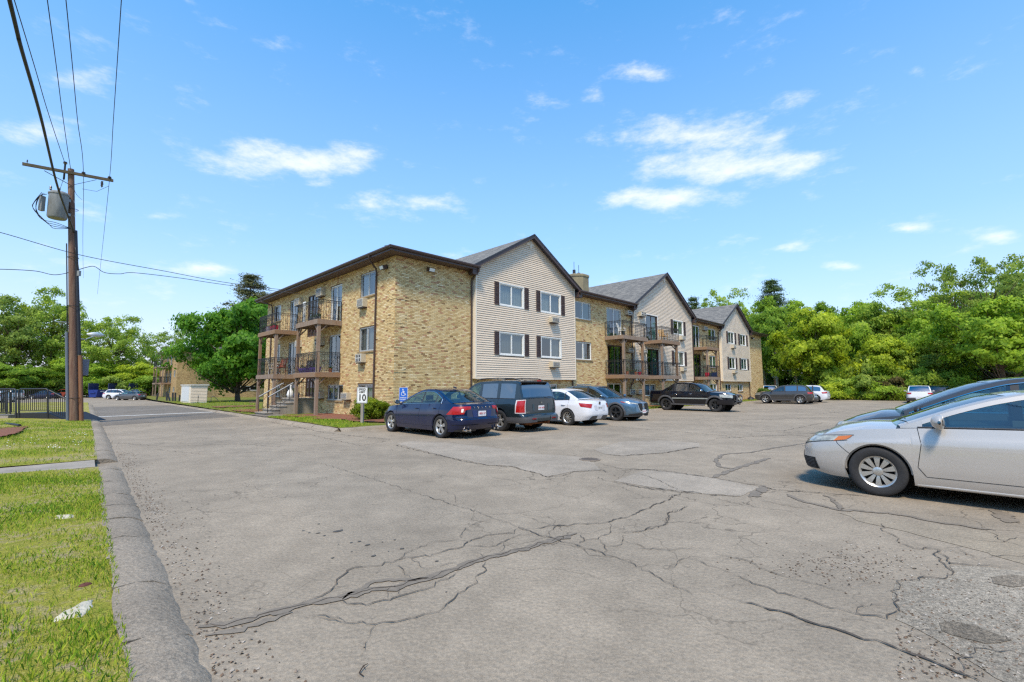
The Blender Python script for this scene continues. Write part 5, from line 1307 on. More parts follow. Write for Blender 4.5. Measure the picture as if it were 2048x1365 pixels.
Car.patch([(('y',.60,'f'),.27),(('y',.01,'f'),.27),(('y',.01,'f'),.50),(('y',.5,'f'),.50)],M_plastic,'lower_intake',off=.006)
Car.patch([(('y',.84,'f'),.27),(('y',.62,'f'),.27),(('y',.64,'f'),.44),(('y',.83,'f'),.44)],M_liner,'fog_recess',off=.006)
for k in range(7): Car.patch([(('y',.82,'f'),.285+k*.022),(('y',.64,'f'),.285+k*.022),(('y',.64,'f'),.292+k*.022),(('y',.82,'f'),.292+k*.022)],M_gplastic,'recess_bar',off=.012,nv=1,nu=4)
Car.seam([(1.98,.735),(1.86,.65),(1.72,.55)],.006)

for s in (1,-1):
    m=MB(); m.tube([(Car.xf-Car.R-.03,s*(Car.b-.06),.215),(Car.xr+Car.R+.03,s*(Car.b-.06),.215)],.028,8); m.build('rocker',P_silver,Car.root,smooth=60)
for y in (.25,-.35):
    m=MB(); m.tube([(1.22,y,1.03),(1.12,y+.28,1.075),(1.08,y+.55,1.075)],.008,4); m.build('wiper',M_plastic,Car.root)
# ---- dark crossover beyond it
TALL=spec(SUV,L=4.75,W=1.86,wb=2.79,fo=.98,r=.345,sill=.20,chrome=1,wr=.72,sweep=(.20,.08),spokes=(5,'double'),rim=.22,
 crown=[(-2.4,.02),(.9,.07),(1.6,.13),(2.1,.10),(2.4,.02)],
 sh=[(-2.4,1.05),(-1.2,1.09),(.6,1.04),(1.2,.98),(1.8,.90),(2.1,.83),(2.4,.70)],nose=[(.2,.15),(.4,.02),(.6,0),(.75,.06),(.9,.22)],
 roof=[(1.38,1.10),(.78,1.38),(.20,1.60),(-.4,1.685),(-1.1,1.69),(-1.72,1.62),(-2.02,1.38),(-2.17,1.14)],wins=[(-.20,1.18),(-1.15,-.30),(-1.80,-1.25)])
make_car('dark_crossover','dark grey family car with chrome-edged windows, seen behind the silver saloon','car',1.30,-18.35,90,TALL,P_grey)
doors(1.0,-.25,-1.45); Car.mirror(.98,mat=M_plastic)
Car.patch([(1.78,.79),(('y',.6,'f'),.68),(('y',.6,'f'),.80),(1.72,.86)],M_lamp,'headlight',off=.007,nu=16); Car.patch([(1.76,.80),(1.96,.765),(1.99,.84),(1.71,.86)],M_amber,'indicator',off=.011)
Car.patch([(('y',.7,'f'),.30),(('y',.01,'f'),.30),(('y',.01,'f'),.74),(('y',.55,'f'),.72)],M_plastic,'grille',off=.006)
# ---- navy saloon in the accessible bay
S60=spec(SEDAN,L=4.63,W=1.86,wb=2.776,fo=.92,r=.335,rim=.225,tw=.235,gap=.05,spokes=(5,'twist'),sill=.20,chrome=1,wr=.66,sweep=(.14,.12),flare=.02,
 sh=[(-2.3,.97),(-2.0,1.02),(-1.3,1.01),(0,.965),(.95,.92),(1.6,.85),(2.1,.76),(2.3,.66)],
 roof=[(1.10,1.0),(.62,1.225),(.16,1.405),(-.28,1.465),(-.75,1.462),(-1.15,1.385),(-1.52,1.225),(-1.92,1.06)],wins=[(-.26,.98),(-1.0,-.34),(-1.33,-1.06)],
 tail=[(.2,.18),(.42,.02),(.55,0),(.62,.07),(.9,.09),(1.05,.16)])
make_car('navy_sedan','dark blue four-door saloon parked nose to the accessible parking sign','car',-1.58,-5.45,90,S60,P_navy,group='cars parked facing the building')
doors(1.02,-.32,-1.38); Car.handle(-.14,.84); Car.handle(-1.10,.87); Car.mirror(.86)
Car.patch([(-1.72,.70),(('y',.70,'r'),.72),(('y',.62,'r'),.94),(-1.98,.93)],M_red,'tail_light',off=.008,nu=16)
Car.patch([(('y',.70,'r'),.83),(('y',.48,'r'),.85),(('y',.48,'r'),.94),(('y',.70,'r'),.94)],M_red,'tail_light',off=.008)
Car.patch([(('y',.78,'r'),.77),(('y',.73,'r'),.77),(('y',.72,'r'),.87),(('y',.78,'r'),.87)],pmat('reversing_lens',(.8,.75,.65),.2),'reversing_lamp',off=.014)
Car.patch([(('y',.36,'r'),.62),(('y',.01,'r'),.62),(('y',.01,'r'),.82),(('y',.42,'r'),.82)],pmat('plate_recess',(.02,.04,.13),.35,metal=.3),'plate_recess',off=.006)
Car.plate(.72,txt='4ER 57'); 
Car.seam([(-2.28,.60),(-2.10,.60)],.012)
for (z,w) in ((.585,.010),(.40,.014)): Car.patch([(-1.9,z+.0),(('y',.01,'r'),z),(('y',.01,'r'),z+w),(-1.9,z+w)],M_liner,'bumper_gap',off=.004,nu=20,nv=1)
Car.patch([(('y',.9,'r'),.21),(('y',.01,'r'),.21),(('y',.01,'r'),.27),(('y',.88,'r'),.27)],M_plastic,'rear_valance',off=.006)
for i,ch_ in enumerate('VOLVO'): Car.text_at(ch_,-2.238,.30-.15*i,.90,.075,M_chrome)
Car.text_at('T5',-2.22,.66,.79,.05,M_chrome)
m=MB(); m.bar((-1.0,0,1.47),(-.86,0,1.50),.03,.05); m.build('roof_aerial',P_navy,Car.root)
for y in (.55,-.55):
    m=MB(); m.tube([(-2.27,y-.07,.255),(-2.1,y-.07,.255)],.035,8); m.tube([(-2.27,y+.07,.255),(-2.1,y+.07,.255)],.035,8); m.build('tailpipe',M_chrome,Car.root)
Car.patch([(1.85,.70),(('y',.7,'f'),.62),(('y',.7,'f'),.72),(1.78,.78)],M_lamp,'headlight',off=.007)
# ---- teal-grey boxy four-by-four
PIL=spec(SUV,L=4.78,W=1.96,wb=2.70,fo=.92,r=.365,rim=.215,tw=.235,sill=.30,nr=9,wr=.80,spokes=(5,'single'),blackpillar=False,flare=.03,gap=.075,
 sh=[(-2.4,1.10),(0,1.10),(.9,1.06),(1.6,1.02),(2.1,.96),(2.4,.88)],tail=[(.3,.0),(.45,-.02),(.56,0),(.60,.10),(1.1,.12),(1.3,.2)],
 roof=[(1.12,1.10),(.76,1.38),(.42,1.62),(-.2,1.73),(-1.2,1.745),(-1.98,1.70),(-2.13,1.42),(-2.24,1.14)],wins=[(-.12,1.02),(-1.02,-.22),(-1.88,-1.16)],
 glass=[M_autoglass,M_tint,M_tint,M_tint])
make_car('teal_suv','dark teal boxy four-by-four with roof rails, parked between the navy saloon and the white saloon','car',1.15,-5.35,90,PIL,P_teal,group='cars parked facing the building')
doors(1.02,-.18,-1.16); Car.handle(0,.95); Car.handle(-.92,.95); Car.mirror(.9)
for s in (1,-1):
    m=MB(); m.tube([(.35,s*.60,1.72),(.1,s*.62,1.79),(-.8,s*.62,1.815),(-1.6,s*.62,1.79),(-1.85,s*.60,1.73)],.018,6); m.tube([(-.8,s*.62,1.74),(-.8,s*.62,1.81)],.018,6); m.build('roof_rail',M_plastic,Car.root)
Car.patch([(-2.08,.66),(('y',.80,'r'),.66),(('y',.80,'r'),1.06),(-2.12,1.04)],M_red,'tail_light',off=.014,nu=12)
Car.patch([(-2.04,.63),(('y',.77,'r'),.63),(('y',.78,'r'),1.085),(-2.06,1.07)],pmat('lamp_rim',(.55,.5,.5),.3),'lamp_surround',off=.010,nu=12)
Car.patch([(-1.6,.30),(('y',.01,'r'),.34),(('y',.01,'r'),.52),(-1.6,.50)],M_gplastic,'rear_bumper',off=.012,nu=24)
for s in (1,-1): Car.patch([(('y',.62,'r'),.43),(('y',.42,'r'),.43),(('y',.42,'r'),.475),(('y',.62,'r'),.475)],M_red,'reflector',off=.022)
Car.patch([(('y',.42,'r'),.70),(('y',.01,'r'),.70),(('y',.01,'r'),.93),(('y',.46,'r'),.93)],pmat('hatch_recess',(.045,.075,.09),.4,metal=.3),'plate_recess',off=.006)
Car.plate(.80,txt='1EV 425'); Car.text_at('H',-2.30,0,.975,.10,M_chrome); Car.text_at('PILOT',-2.30,.68,.665,.055,M_chrome)
m=MB(); m.box(-2.20,-1.95,-.66,.66,1.655,1.69); m.build('rear_spoiler',M_plastic,Car.root)
m=MB(); m.box(-2.215,-2.195,-.10,.10,1.69,1.735); m.build('brake_light',M_red,Car.root)
m=MB(); m.tube([(-2.30,-.15,1.14),(-2.29,-.4,1.17),(-2.27,-.62,1.15)],.011,5); m.build('rear_wiper',M_plastic,Car.root)
m=MB(); m.bar((-2.1,-.35,.28),(-2.30,-.35,.30),.08,.06); m.bar((-2.0,.5,.26),(-2.05,-.5,.27),.05); m.tube([(-2.32,-.35,.28),(-2.32,-.35,.36)],.03,8); m.build('tow_bar',pmat('rust',(.25,.09,.03),.9,var=.4,scale=20),Car.root)
m=MB(); m.tube([(-1.4,.1,.27),(-1.9,.1,.27)],.10,10); m.build('silencer',MATS['rust'],Car.root)
# ---- white saloon
KIA=spec(SEDAN,L=4.53,W=1.79,wb=2.65,fo=.90,r=.325,rim=.21,spokes=(10,'thin'),wr=.69,sill=.20,
 sh=[(-2.3,.92),(-2.0,1.0),(-1.3,1.0),(0,.955),(.95,.91),(1.6,.84),(2.1,.74),(2.3,.64)],tail=[(.2,.14),(.42,.0),(.58,0),(.9,.05),(1.05,.14)],
 roof=[(1.08,.99),(.62,1.215),(.18,1.39),(-.25,1.45),(-.75,1.45),(-1.12,1.38),(-1.46,1.23),(-1.80,1.06)])
make_car('white_sedan','white four-door saloon with red tail lights beside the teal four-by-four','car',4.72,-5.35,90,KIA,P_white,group='cars parked facing the building')
doors(1.0,-.32,-1.36); Car.handle(-.14,.80); Car.handle(-1.10,.82); Car.mirror(.85)
Car.patch([(-1.93,.76),(('y',.62,'r'),.70),(('y',.55,'r'),.86),(-1.84,.90)],M_red,'tail_light',off=.008,nu=16)
Car.patch([(('y',.58,'r'),.40),(('y',.01,'r'),.40),(('y',.01,'r'),.24),(('y',.70,'r'),.24)],M_gplastic,'rear_diffuser',off=.008,nu=16)
Car.patch([(('y',.36,'r'),.60),(('y',.01,'r'),.60),(('y',.01,'r'),.80),(('y',.42,'r'),.80)],pmat('white_recess',(.5,.5,.53),.4),'plate_recess',off=.005)
Car.plate(.70,txt='2KT 81',col=pmat('plate_grey_print',(.2,.2,.22),.5)); m=MB(); m.lathe([(0,0),(.06,0),(.055,.006),(0,.008)],16,axis='x',c=(-2.245,0,.89)); m.build('badge',M_plastic,Car.root)
# ---- blue-grey crossover backed in
CX=spec(SUV,L=4.58,W=1.84,wb=2.70,fo=.95,r=.362,rim=.245,tw=.225,sill=.23,chrome=0,wr=.72,sweep=(.16,.06),spokes=(5,'double'),rimmat='dark',nf=4.4,
 sh=[(-2.3,1.05),(-1.2,1.08),(.6,1.03),(1.2,1.0),(1.8,.94),(2.1,.86),(2.3,.76)],nose=[(.2,.10),(.4,0),(.55,.02),(.8,.05),(.95,.18)],
 roof=[(1.05,1.09),(.62,1.33),(.20,1.53),(-.35,1.625),(-1.1,1.62),(-1.68,1.53),(-1.95,1.33),(-2.12,1.14)],wins=[(-.22,.90),(-1.1,-.32),(-1.68,-1.2)],glass=[M_autoglass,M_tint,M_tint,M_tint])
make_car('blue_grey_crossover','blue-grey crossover with dark mesh grille, backed in beside the white saloon','car',8.48,-5.15,-90,CX,P_bluegrey,group='cars parked facing the building')
doors(.95,-.27,-1.35); Car.handle(-.1,.92); Car.handle(-1.05,.94); Car.mirror(.72); cladding(M_gplastic)
Car.patch([(1.72,.84),(('y',.50,'f'),.76),(('y',.50,'f'),.81),(1.62,.90)],M_lamp,'headlight',off=.008,nu=16); Car.patch([(1.66,.855),(1.84,.83),(1.82,.865),(1.6,.90)],M_red,'marker_lamp',off=.011)
Car.patch([(('y',.30,'f'),.46),(('y',.01,'f'),.42),(('y',.01,'f'),.82),(('y',.50,'f'),.80)],M_liner,'grille',off=.008); 
Car.patch([(('y',.34,'f'),.44),(('y',.01,'f'),.40),(('y',.01,'f'),.425),(('y',.34,'f'),.47)],M_chrome,'grille_wing',off=.014,nv=2); Car.patch([(('y',.50,'f'),.76),(('y',.34,'f'),.44),(('y',.37,'f'),.44),(('y',.54,'f'),.78)],M_chrome,'grille_wing',off=.014,nv=2)
m=MB(); m.lathe([(0,.012),(.055,.010),(.065,0)],16,axis='x',c=(2.255,0,.66)); m.build('badge',M_chrome,Car.root)
Car.patch([(('y',.86,'f'),.26),(('y',.01,'f'),.26),(('y',.01,'f'),.38),(('y',.84,'f'),.34)],M_plastic,'lower_intake',off=.006); Car.patch([(1.75,.22),(('y',.01,'f'),.22),(('y',.01,'f'),.27),(1.75,.27)],M_gplastic,'front_lip',off=.03,nu=20)
Car.plate(.44,front=True,txt='3RN 18')
# ---- black pickup backed in
AV=spec(SUV,L=5.62,W=2.02,wb=3.30,fo=1.0,r=.42,rim=.25,tw=.27,gap=.09,sill=.46,nf=6,nr=10,wr=.78,spokes=(6,'single'),rimmat='dark',blackpillar=True,flare=.05,lift=.3,
 sh=[(-2.8,1.29),(-1.1,1.29),(-.9,1.28),(.9,1.26),(1.5,1.25),(2.3,1.20),(2.6,1.15),(2.8,1.05)],crown=[(-2.8,.02),(-1.1,.02),(1.0,.04),(1.8,.10),(2.5,.07),(2.8,.02)],
 nose=[(.4,.02),(.6,0),(.9,.0),(1.1,.05),(1.25,.16)],tail=[(.4,.06),(.6,0),(1.3,.02)],
 roof=[(1.30,1.31),(.98,1.56),(.66,1.78),(.1,1.89),(-.55,1.90),(-1.0,1.84),(-1.45,1.60),(-1.92,1.33)],wins=[(.10,1.20),(-.78,.0),(-1.50,-1.05,1.55)],glass=[M_autoglass,M_tint,M_autoglass,M_tint],mt=.085)
make_car('black_pickup','large black pickup with grey wheel arches and front bull bar, backed up to the building','truck',20.2,-4.65,-90,AV,P_black,group='cars parked facing the building')
doors(1.16,.05,-.98); cladding(M_gplastic,.11,False); Car.mirror(1.02,mat=M_chrome,sc=1.25); Car.handle(.22,1.12,M_chrome); Car.handle(-.80,1.12,M_chrome)
Car.patch([(1.42,.80),(-1.0,.80),(-1.0,.87),(1.42,.87)],pmat('side_strip',(.35,.38,.36),.35,metal=.3),'rubbing_strip',off=.012,nu=20)
Car.patch([(2.15,.92),(('y',.62,'f'),.88),(('y',.60,'f'),1.10),(2.12,1.10)],M_lamp,'headlight',off=.010,nu=14); Car.patch([(('y',.56,'f'),.80),(('y',.01,'f'),.80),(('y',.01,'f'),1.08),(('y',.56,'f'),1.08)],M_liner,'grille',off=.008)
Car.patch([(1.95,.48),(('y',.01,'f'),.44),(('y',.01,'f'),.74),(1.95,.80)],P_black,'front_bumper',off=.05,nu=20)
for y in (.42,-.42):
    m=MB(); m.tube([(2.72,y,.50),(2.95,y,.62),(2.98,y,.98),(2.90,y,1.06)],.045,8); m.build('bull_bar_upright',M_gplastic,Car.root,smooth=60)
m=MB(); m.tube([(2.90,-.45,1.06),(2.92,0,1.07),(2.90,.45,1.06)],.045,8); m.tube([(2.96,-.45,.66),(2.98,0,.66),(2.96,.45,.66)],.04,8); m.build('bull_bar',M_gplastic,Car.root,smooth=60)
for y in (.2,-.2):
    m=MB(); m.lathe([(0,.05),(.09,.04),(.10,0),(.06,-.05)],14,axis='x',c=(3.0,y,.82)); m.build('spot_lamp',M_lamp,Car.root,smooth=60)
for s in (1,-1):
    m=MB(); m.tube([(1.15,s*.97,.42),(-1.1,s*.97,.42)],.045,8); m.build('running_board',M_gplastic,Car.root,smooth=60)
m=MB(); m.box(-2.7,-1.9,-.85,.85,1.27,1.33); m.build('bed_cover',M_plastic,Car.root)
# ---- more distant cars
RAV=spec(SUV,L=4.60,W=1.86,wb=2.69,fo=.93,r=.36,rim=.23,glass=[M_autoglass,M_tint,M_tint,M_tint])
def dist(name,label,lx,ly,head,sp,pt,group,clad=True,cat='car',dz=0):
    make_car(name,label,cat,lx,ly,head,sp,pt,group=group,dz=dz,detail=1); doors(1.0,-.25,-1.35); Car.mirror(.85)
    zl=Car.shz(-2.0)
    Car.patch([(-1.95,zl-.22),(('y',.62,'r'),zl-.20),(('y',.60,'r'),zl-.06),(-1.90,zl-.08)],M_red,'tail_light',off=.010,nu=12)
    zf=Car.shz(1.9); Car.patch([(1.80,zf-.16),(('y',.6,'f'),zf-.22),(('y',.6,'f'),zf-.12),(1.72,zf-.08)],M_lamp,'headlight',off=.008,nu=12)
    Car.patch([(('y',.6,'f'),.32),(('y',.01,'f'),.32),(('y',.01,'f'),zf-.14),(('y',.5,'f'),zf-.16)],M_plastic,'grille',off=.006)
    if clad: cladding(M_gplastic)
    Car.plate(.66)
GF='cars parked at the far end of the lot'
dist('grey_crossover','dark grey crossover parked by the far corner of the long building',36.3,-6.0,97,spec(RAV,sweep=(.16,.1)),P_grey,GF,dz=.05)
dist('grey_hatchback','low grey car nose out behind the dark grey crossover',39.0,-6.0,-90,spec(SEDAN,L=4.4,W=1.78,wb=2.65,fo=.9,r=.32),P_lgrey,GF,False)
dist('white_crossover','white crossover with tall tail lights behind the dark grey crossover',41.9,-6.1,90,spec(SUV,L=4.6,W=1.86,wb=2.66,fo=.93,r=.36,rim=.23,glass=[M_autoglass,M_tint,M_tint,M_tint]),P_white,GF)
p=at_d(1537,782,60); l_=WL(p.x,p.y); dist('white_van','white car seen past the far brick corner of the building',l_[0],l_[1],20,spec(RAV,spokes=(5,'thin')),P_white,GF)
p=at_d(1834,790,41.5); l_=WL(p.x,p.y); dist('white_crossover','white crossover seen from behind against the bushes on the right',l_[0]+2.0,l_[1],4,RAV,P_white,GF,dz=-.05)
Car.patch([(-2.0,.27),(('y',.01,'r'),.30),(('y',.01,'r'),.56),(-2.0,.50)],M_gplastic,'rear_bumper',off=.02,nu=20)
p=at_d(1874,790,44.5); l_=WL(p.x,p.y); dist('dark_crossover','dark crossover next to the white one against the bushes',l_[0]+2.0,l_[1],4,spec(SUV,L=4.8,W=1.92,wb=2.8,fo=.95,r=.37),P_grey,GF,dz=-.05)
p=at_d(1878,796,34); l_=WL(p.x,p.y); dist('silver_hatchback','silver car with orange front lamp just visible over the dark family car',l_[0]+.6,l_[1]-1.9,90,spec(TALL,spokes=(5,'thin'),chrome=0),P_silver,'cars parked along the right side',False)
Car.patch([(1.76,.80),(1.98,.765),(2.0,.84),(1.71,.86)],M_amber,'indicator',off=.014)
p=at_d(1990,790,27); l_=WL(p.x,p.y); dist('dark_sedan','dark saloon hidden behind the near parked cars',l_[0],l_[1]-2.4,90,spec(SEDAN,L=4.6,W=1.8,wb=2.7,spokes=(5,'single')),P_black,'cars parked along the right side',False)
GL='cars parked beyond the drive'
def far_car(px,py,d,head,*a,**k):
    p=at_d(px,py,d); l_=WL(p.x,p.y); lab=k.pop('label'); nm=k.pop('name'); dist(nm,lab,l_[0],l_[1],head,*a,GL,k.get('clad',False),dz=k.get('dz',0))
HAT=spec(SEDAN,L=4.25,W=1.82,wb=2.65,fo=.9,r=.33,sh=[(-2.2,.98),(-1.2,1.0),(0,.96),(.95,.91),(1.6,.84),(2.0,.74),(2.2,.66)],roof=[(1.05,.98),(.62,1.20),(.2,1.38),(-.25,1.455),(-.8,1.44),(-1.4,1.36),(-1.72,1.18),(-1.92,1.04)],wins=[(-.25,.95),(-1.05,-.33),(-1.48,-1.12)],tail=[(.2,.12),(.5,0),(.8,.04),(1.0,.14)])
far_car(260,785,70.5,133,HAT,P_lgrey,label='dark grey hatchback parked sideways at the end of the drive',name='grey_hatchback',dz=-.02)
WAG=spec(SUV,L=4.9,W=1.9,wb=2.85,fo=.95,r=.36)
far_car(243,782,76,-40,WAG,P_white,label='white estate car behind the grey hatchback, in front of the dumpsters',name='white_wagon')
far_car(90,785,80,133,spec(SEDAN,L=4.6,W=1.82,wb=2.7),P_navy,label='dark blue saloon seen through the black railing',name='blue_sedan')
far_car(128,784,86,133,SUV,paint('rust_red',(.25,.05,.03),.2,.3),label='dark red car just left of the utility pole',name='red_car')
far_car(28,786,74,100,SUV,P_silver,label='silver car behind the railing posts on the left',name='silver_crossover')
far_car(0,788,62,70,SUV,P_white,label='white car with red tail lights at the left edge behind the railing',name='white_crossover')
# ================================================================== POLE, WIRES, RAILING, SIGNS, BINS
M_pole=pmat('pole_wood',rgb(136,112,92),.9,var=.5,scale=2.5,stretch=(6,6,.35),bump=.8,bscale=14,col2=rgb(92,58,48))
M_cond=pmat('conduit_wood',rgb(146,104,72),.85,var=.4,scale=2.0,stretch=(4,4,.3),col2=rgb(110,74,56))
M_condb=pmat('conduit_black',(.02,.022,.03),.5)
M_galv=pmat('galvanised',rgb(150,152,150),.45,metal=.4,var=.15,scale=6)
M_trans=pmat('transformer_grey',rgb(126,127,124),.5,var=.3,scale=3,stretch=(3,3,.6))
M_cable=pmat('cable_black',(.012,.012,.014),.6)
pz=H(-9.74,10.3)+.12; PB=LW(-9.80,10.3,pz); PT=LW(-10.62,10.3,11.45)
def pl(t,dx=0,dy=0): p=PB.lerp(PT,t); return p+Vector((UX.x*dx+UY.x*dy,UX.y*dx+UY.y*dy,0))
def pz_(z): return (z-PB.z)/(PT.z-PB.z)
U=empty('utility_pole',(0,0,0),label='tall leaning wooden utility pole with grey transformer and crossarm beside the drive',cat='utility pole')
m=MB(); m.tube([pl(t) for t in steps(-.05,1,16)],[.160-.050*t for t in steps(0,1,16)],16); m.build('pole_shaft',M_pole,U,smooth=60)
m=MB(); m.tube([pl(pz_(z),.235-.03*z/9,-.03) for z in (-.05,1,2,3.0)],[.085]*4,12); m.build('conduit',M_cond,U,smooth=60)
m=MB(); m.tube([pl(pz_(z),.225-.012*z,-.03) for z in (3.02,4.5,6,7.5,8.65)],[.082,.08,.075,.07,.07],12); m.build('cable_guard',M_condb,U,smooth=60)
m=MB(); m.tube([pl(pz_(z),-.20,.02) for z in (-.05,1.5,3,4)],[.06]*4,10); m.build('side_conduit',pmat('pvc_grey',rgb(96,104,116),.5),U,smooth=60)
m=MB(); m.tube([pl(pz_(z),-.19+.02*z/9,-.02) for z in (4.05,6,8.0)],[.022]*3,8); m.build('riser_cable',M_cable,U)
def X_(lx,z,ly=10.3): return LW(lx,ly,z)
m=MB(); m.bar(X_(-12.12,11.13,10.16),X_(-9.16,11.33,10.16),.09,.12); m.build('crossarm',pmat('crossarm_wood',rgb(92,82,60),.85,var=.4,scale=3),U)
m=MB(); m.bar(X_(-11.45,11.06,10.2),X_(-10.5,10.62,10.15),.035,.02); m.bar(X_(-9.75,11.2,10.2),X_(-10.5,10.7,10.15),.025,.015); m.build('arm_brace',M_cable,U)
def insul(p,s=1):
    m=MB(); m.lathe([(.012,-.05),(.012,.02),(.05*s,.02),(.055*s,.04),(.02,.06),(.045*s,.075),(.045*s,.10),(.015,.12),(.0,.13)],10,c=p); m.build('insulator',pmat('porcelain',(.05,.045,.05),.25,coat=.6),U,smooth=50)
INS=[X_(-10.82,11.62),X_(-10.20,11.30,10.16),X_(-9.30,11.38,10.16)]
m=MB(); m.bar(X_(-10.82,10.9),X_(-10.82,11.62),.05); m.build('pole_top_pin',M_cable,U)
for p in INS: insul(tuple(p),1.5)
insul(tuple(X_(-11.98,11.24,10.16)),.5)
m=MB(); m.lathe([(.0,.16),(.05,.15),(.03,.1),(.06,.08),(.03,.04),(.06,.02),(.03,-.04),(.055,-.06),(.0,-.16)],10,c=tuple(X_(-9.55,11.0,10.1))); m.build('cutout',MATS['porcelain'],U)
# transformer can, cooling box, bushings
tc=X_(-10.92,0,10.1)
m=MB(); m.lathe([(.0,8.98),(.30,9.0),(.335,9.06),(.335,10.05),(.36,10.06),(.36,10.12),(.33,10.14),(.28,10.2),(0,10.22)],24,c=(tc.x,tc.y,0)); t=m.build('transformer',M_trans,U,smooth=40)
m=MB(); q0=X_(-11.42,0,10.0); m.bar((q0.x,q0.y,9.2),(q0.x,q0.y,9.85),.16,.14); m.build('fin_box',M_trans,t)
for a in (-.15,.12):
    m=MB(); q0=X_(-11.05+a,0,9.98); m.lathe([(.03,10.2),(.05,10.24),(.03,10.28),(.05,10.32),(.03,10.36),(.0,10.42)],8,c=(q0.x,q0.y,0)); m.build('bushing',MATS['porcelain'],t)
m=MB(); m.bar(X_(-10.75,9.3,10.15),X_(-10.35,9.3,10.25),.05,.12); m.bar(X_(-10.75,9.95,10.15),X_(-10.4,9.95,10.25),.05,.12); m.build('hanger_bracket',M_galv,t)
m=MB()
for k in range(4):
    A=X_(-11.30-.05*k,9.95,9.95-.05*k); pts=[A,X_(-11.50-.05*k,9.8-.1*k,9.9),X_(-11.58-.04*k+.05*(k%2),9.2,9.9),X_(-11.38+.08*k,8.82-.06*k,9.95),X_(-10.95,8.80-.09*k,10.05),X_(-10.45,8.68,10.15)]
    q=[]
    for i in range(len(pts)-1):
        p0,p1,p2,p3=pts[max(i-1,0)],pts[i],pts[i+1],pts[min(i+2,len(pts)-1)]
        for j in range(5):
            t_=j/5; q.append(.5*((2*p1)+(-p0+p2)*t_+(2*p0-5*p1+4*p2-p3)*t_*t_+(-p0+3*p1-3*p2+p3)*t_**3))
    q.append(pts[-1]); m.tube(q,.012,5)
m.build('drop_leads',M_cable,U)
m=MB(); m.tube([INS[2]+Vector((0,0,-.35)),X_(-9.7,10.65,10.2),X_(-10.2,10.62,10.2)],.008,4); m.tube([X_(-10.82,11.0),X_(-10.9,10.4,10.1)],.008,4); m.build('jumper_wire',M_cable,U)
for z in (1.1,5.2,7.4,9.6):
    m=MB(); g=[pl(pz_(z)+.0,.19*cos(a)+.04,.19*sin(a)) for a in steps(0,2*pi,14)]; m.tube(g,.012,4); m.build('strap',M_cable,U)
m=MB(); q0=pl(pz_(6.72),.22,-.10); m.bar(q0-Vector((0,0,.14)),q0+Vector((0,0,.10)),.10,.10); m.build('terminal_box',M_galv,U)
# street lamp on the pole
m=MB(); m.tube([pl(pz_(4.45),-.55,0),pl(pz_(4.45),-.1,0)],.025,6); m.tube([pl(pz_(3.78),.1,.1),pl(pz_(3.80),.35,.8),pl(pz_(3.82),.5,1.4)],.028,6); m.build('lamp_arm',M_galv,U)
c=X_(-9.28,4.05,11.2); m=MB(); G=[]
for i in range(9):
    u=i/8; G.append([tuple(c+Vector((UX.x*(u-.5)*.62,UX.y*(u-.5)*.62,0))+Vector((UY.x*.13*cos(a)*sin(pi*min(.97,max(.04,u)))**.6,UY.y*.13*cos(a)*sin(pi*min(.97,max(.04,u)))**.6,.12*sin(a)*sin(pi*min(.97,max(.04,u)))**.6))) for a in steps(0,2*pi,12)])
m.grid(G); m.bar(c+Vector((0,0,-.05)),X_(-9.6,3.8,10.9),.03); m.build('lamp_head',pmat('lamp_head',rgb(200,205,205),.4),U,smooth=60)
m=MB(); a=pl(pz_(2.48),.30,.35); m.bar(a-Vector((0,0,.37)),a+Vector((0,0,.37)),.03,.46,up=(UX.x,UX.y,0)); m.build('sign_plate',pmat('sign_back',rgb(120,120,132),.5,metal=.3),U)
# wires
def wire(name,pts,r,label,seg=14,group='power lines overhead'):
    q=[]
    for i in range(len(pts)-1):
        p0,p1,p2,p3=pts[max(i-1,0)],pts[i],pts[i+1],pts[min(i+2,len(pts)-1)]
        for j in range(seg):
            t_=j/seg; q.append(.5*((2*p1)+(-p0+p2)*t_+(2*p0-5*p1+4*p2-p3)*t_*t_+(-p0+3*p1-3*p2+p3)*t_**3))
    q.append(pts[-1]); m=MB(); m.tube(q,r,6); o=m.build(name,M_cable,smooth=180); tag(o,label,'cable',group=group); return o
def onray(px,py,z): r_=ray(px,py); t_=(z-1.6)/r_.z; return Vector((r_.x*t_,r_.y*t_,z))
def onray_h(px,py,d): return at_d(px,py,d)
A=pl(pz_(8.55),.05,-.17); P1=onray(85,230,8.1); P2=onray(25,0,8.0); wire('overhead_cable',[pl(pz_(6.8),.2,-.1),pl(pz_(7.7),.12,-.16),A,onray(118,370,8.35),P1,onray(45,85,7.95),P2,P2+(P2-P1)*2.2+Vector((0,0,.5))],.034,'thick black overhead cable running down to the transformer pole')
LABW=['thin wire from the pole-top insulator towards the upper left corner','thin wire passing behind the thick cable to the pole head','thin wire to the insulator right of the pole head','thin wire to the outermost insulator of the crossarm']
for (ins,(px,py),far,lab) in ((INS[0],(35,0),None,LABW[0]),(pl(1,.0,0)-Vector((0,0,.05)),(100,0),((153,380),26),LABW[1]),(INS[1],(137,0),((167,480),34),LABW[2]),(INS[2],(247,0),((205,500),34),LABW[3])):
    P=onray(px,py,10.9); pts=[P+(P-ins)*2.0,P,(P+ins)/2-Vector((0,0,.10)),ins]
    if far: q=at_d(*far[0],far[1]); pts+=[q,q+(q-ins)*2.0+Vector((0,0,1.5))]
    wire('overhead_wire',pts,.011,lab)
E0=Vector(LW(-.55,9.9,7.05)); 
wire('service_wire',[at_d(-120,430,15),at_d(0,458,16.5),at_d(163,505,19.5),at_d(330,538,22),at_d(455,562,25),E0+Vector((0,0,.12))],.013,'straight service wire crossing behind the pole to the building eave')
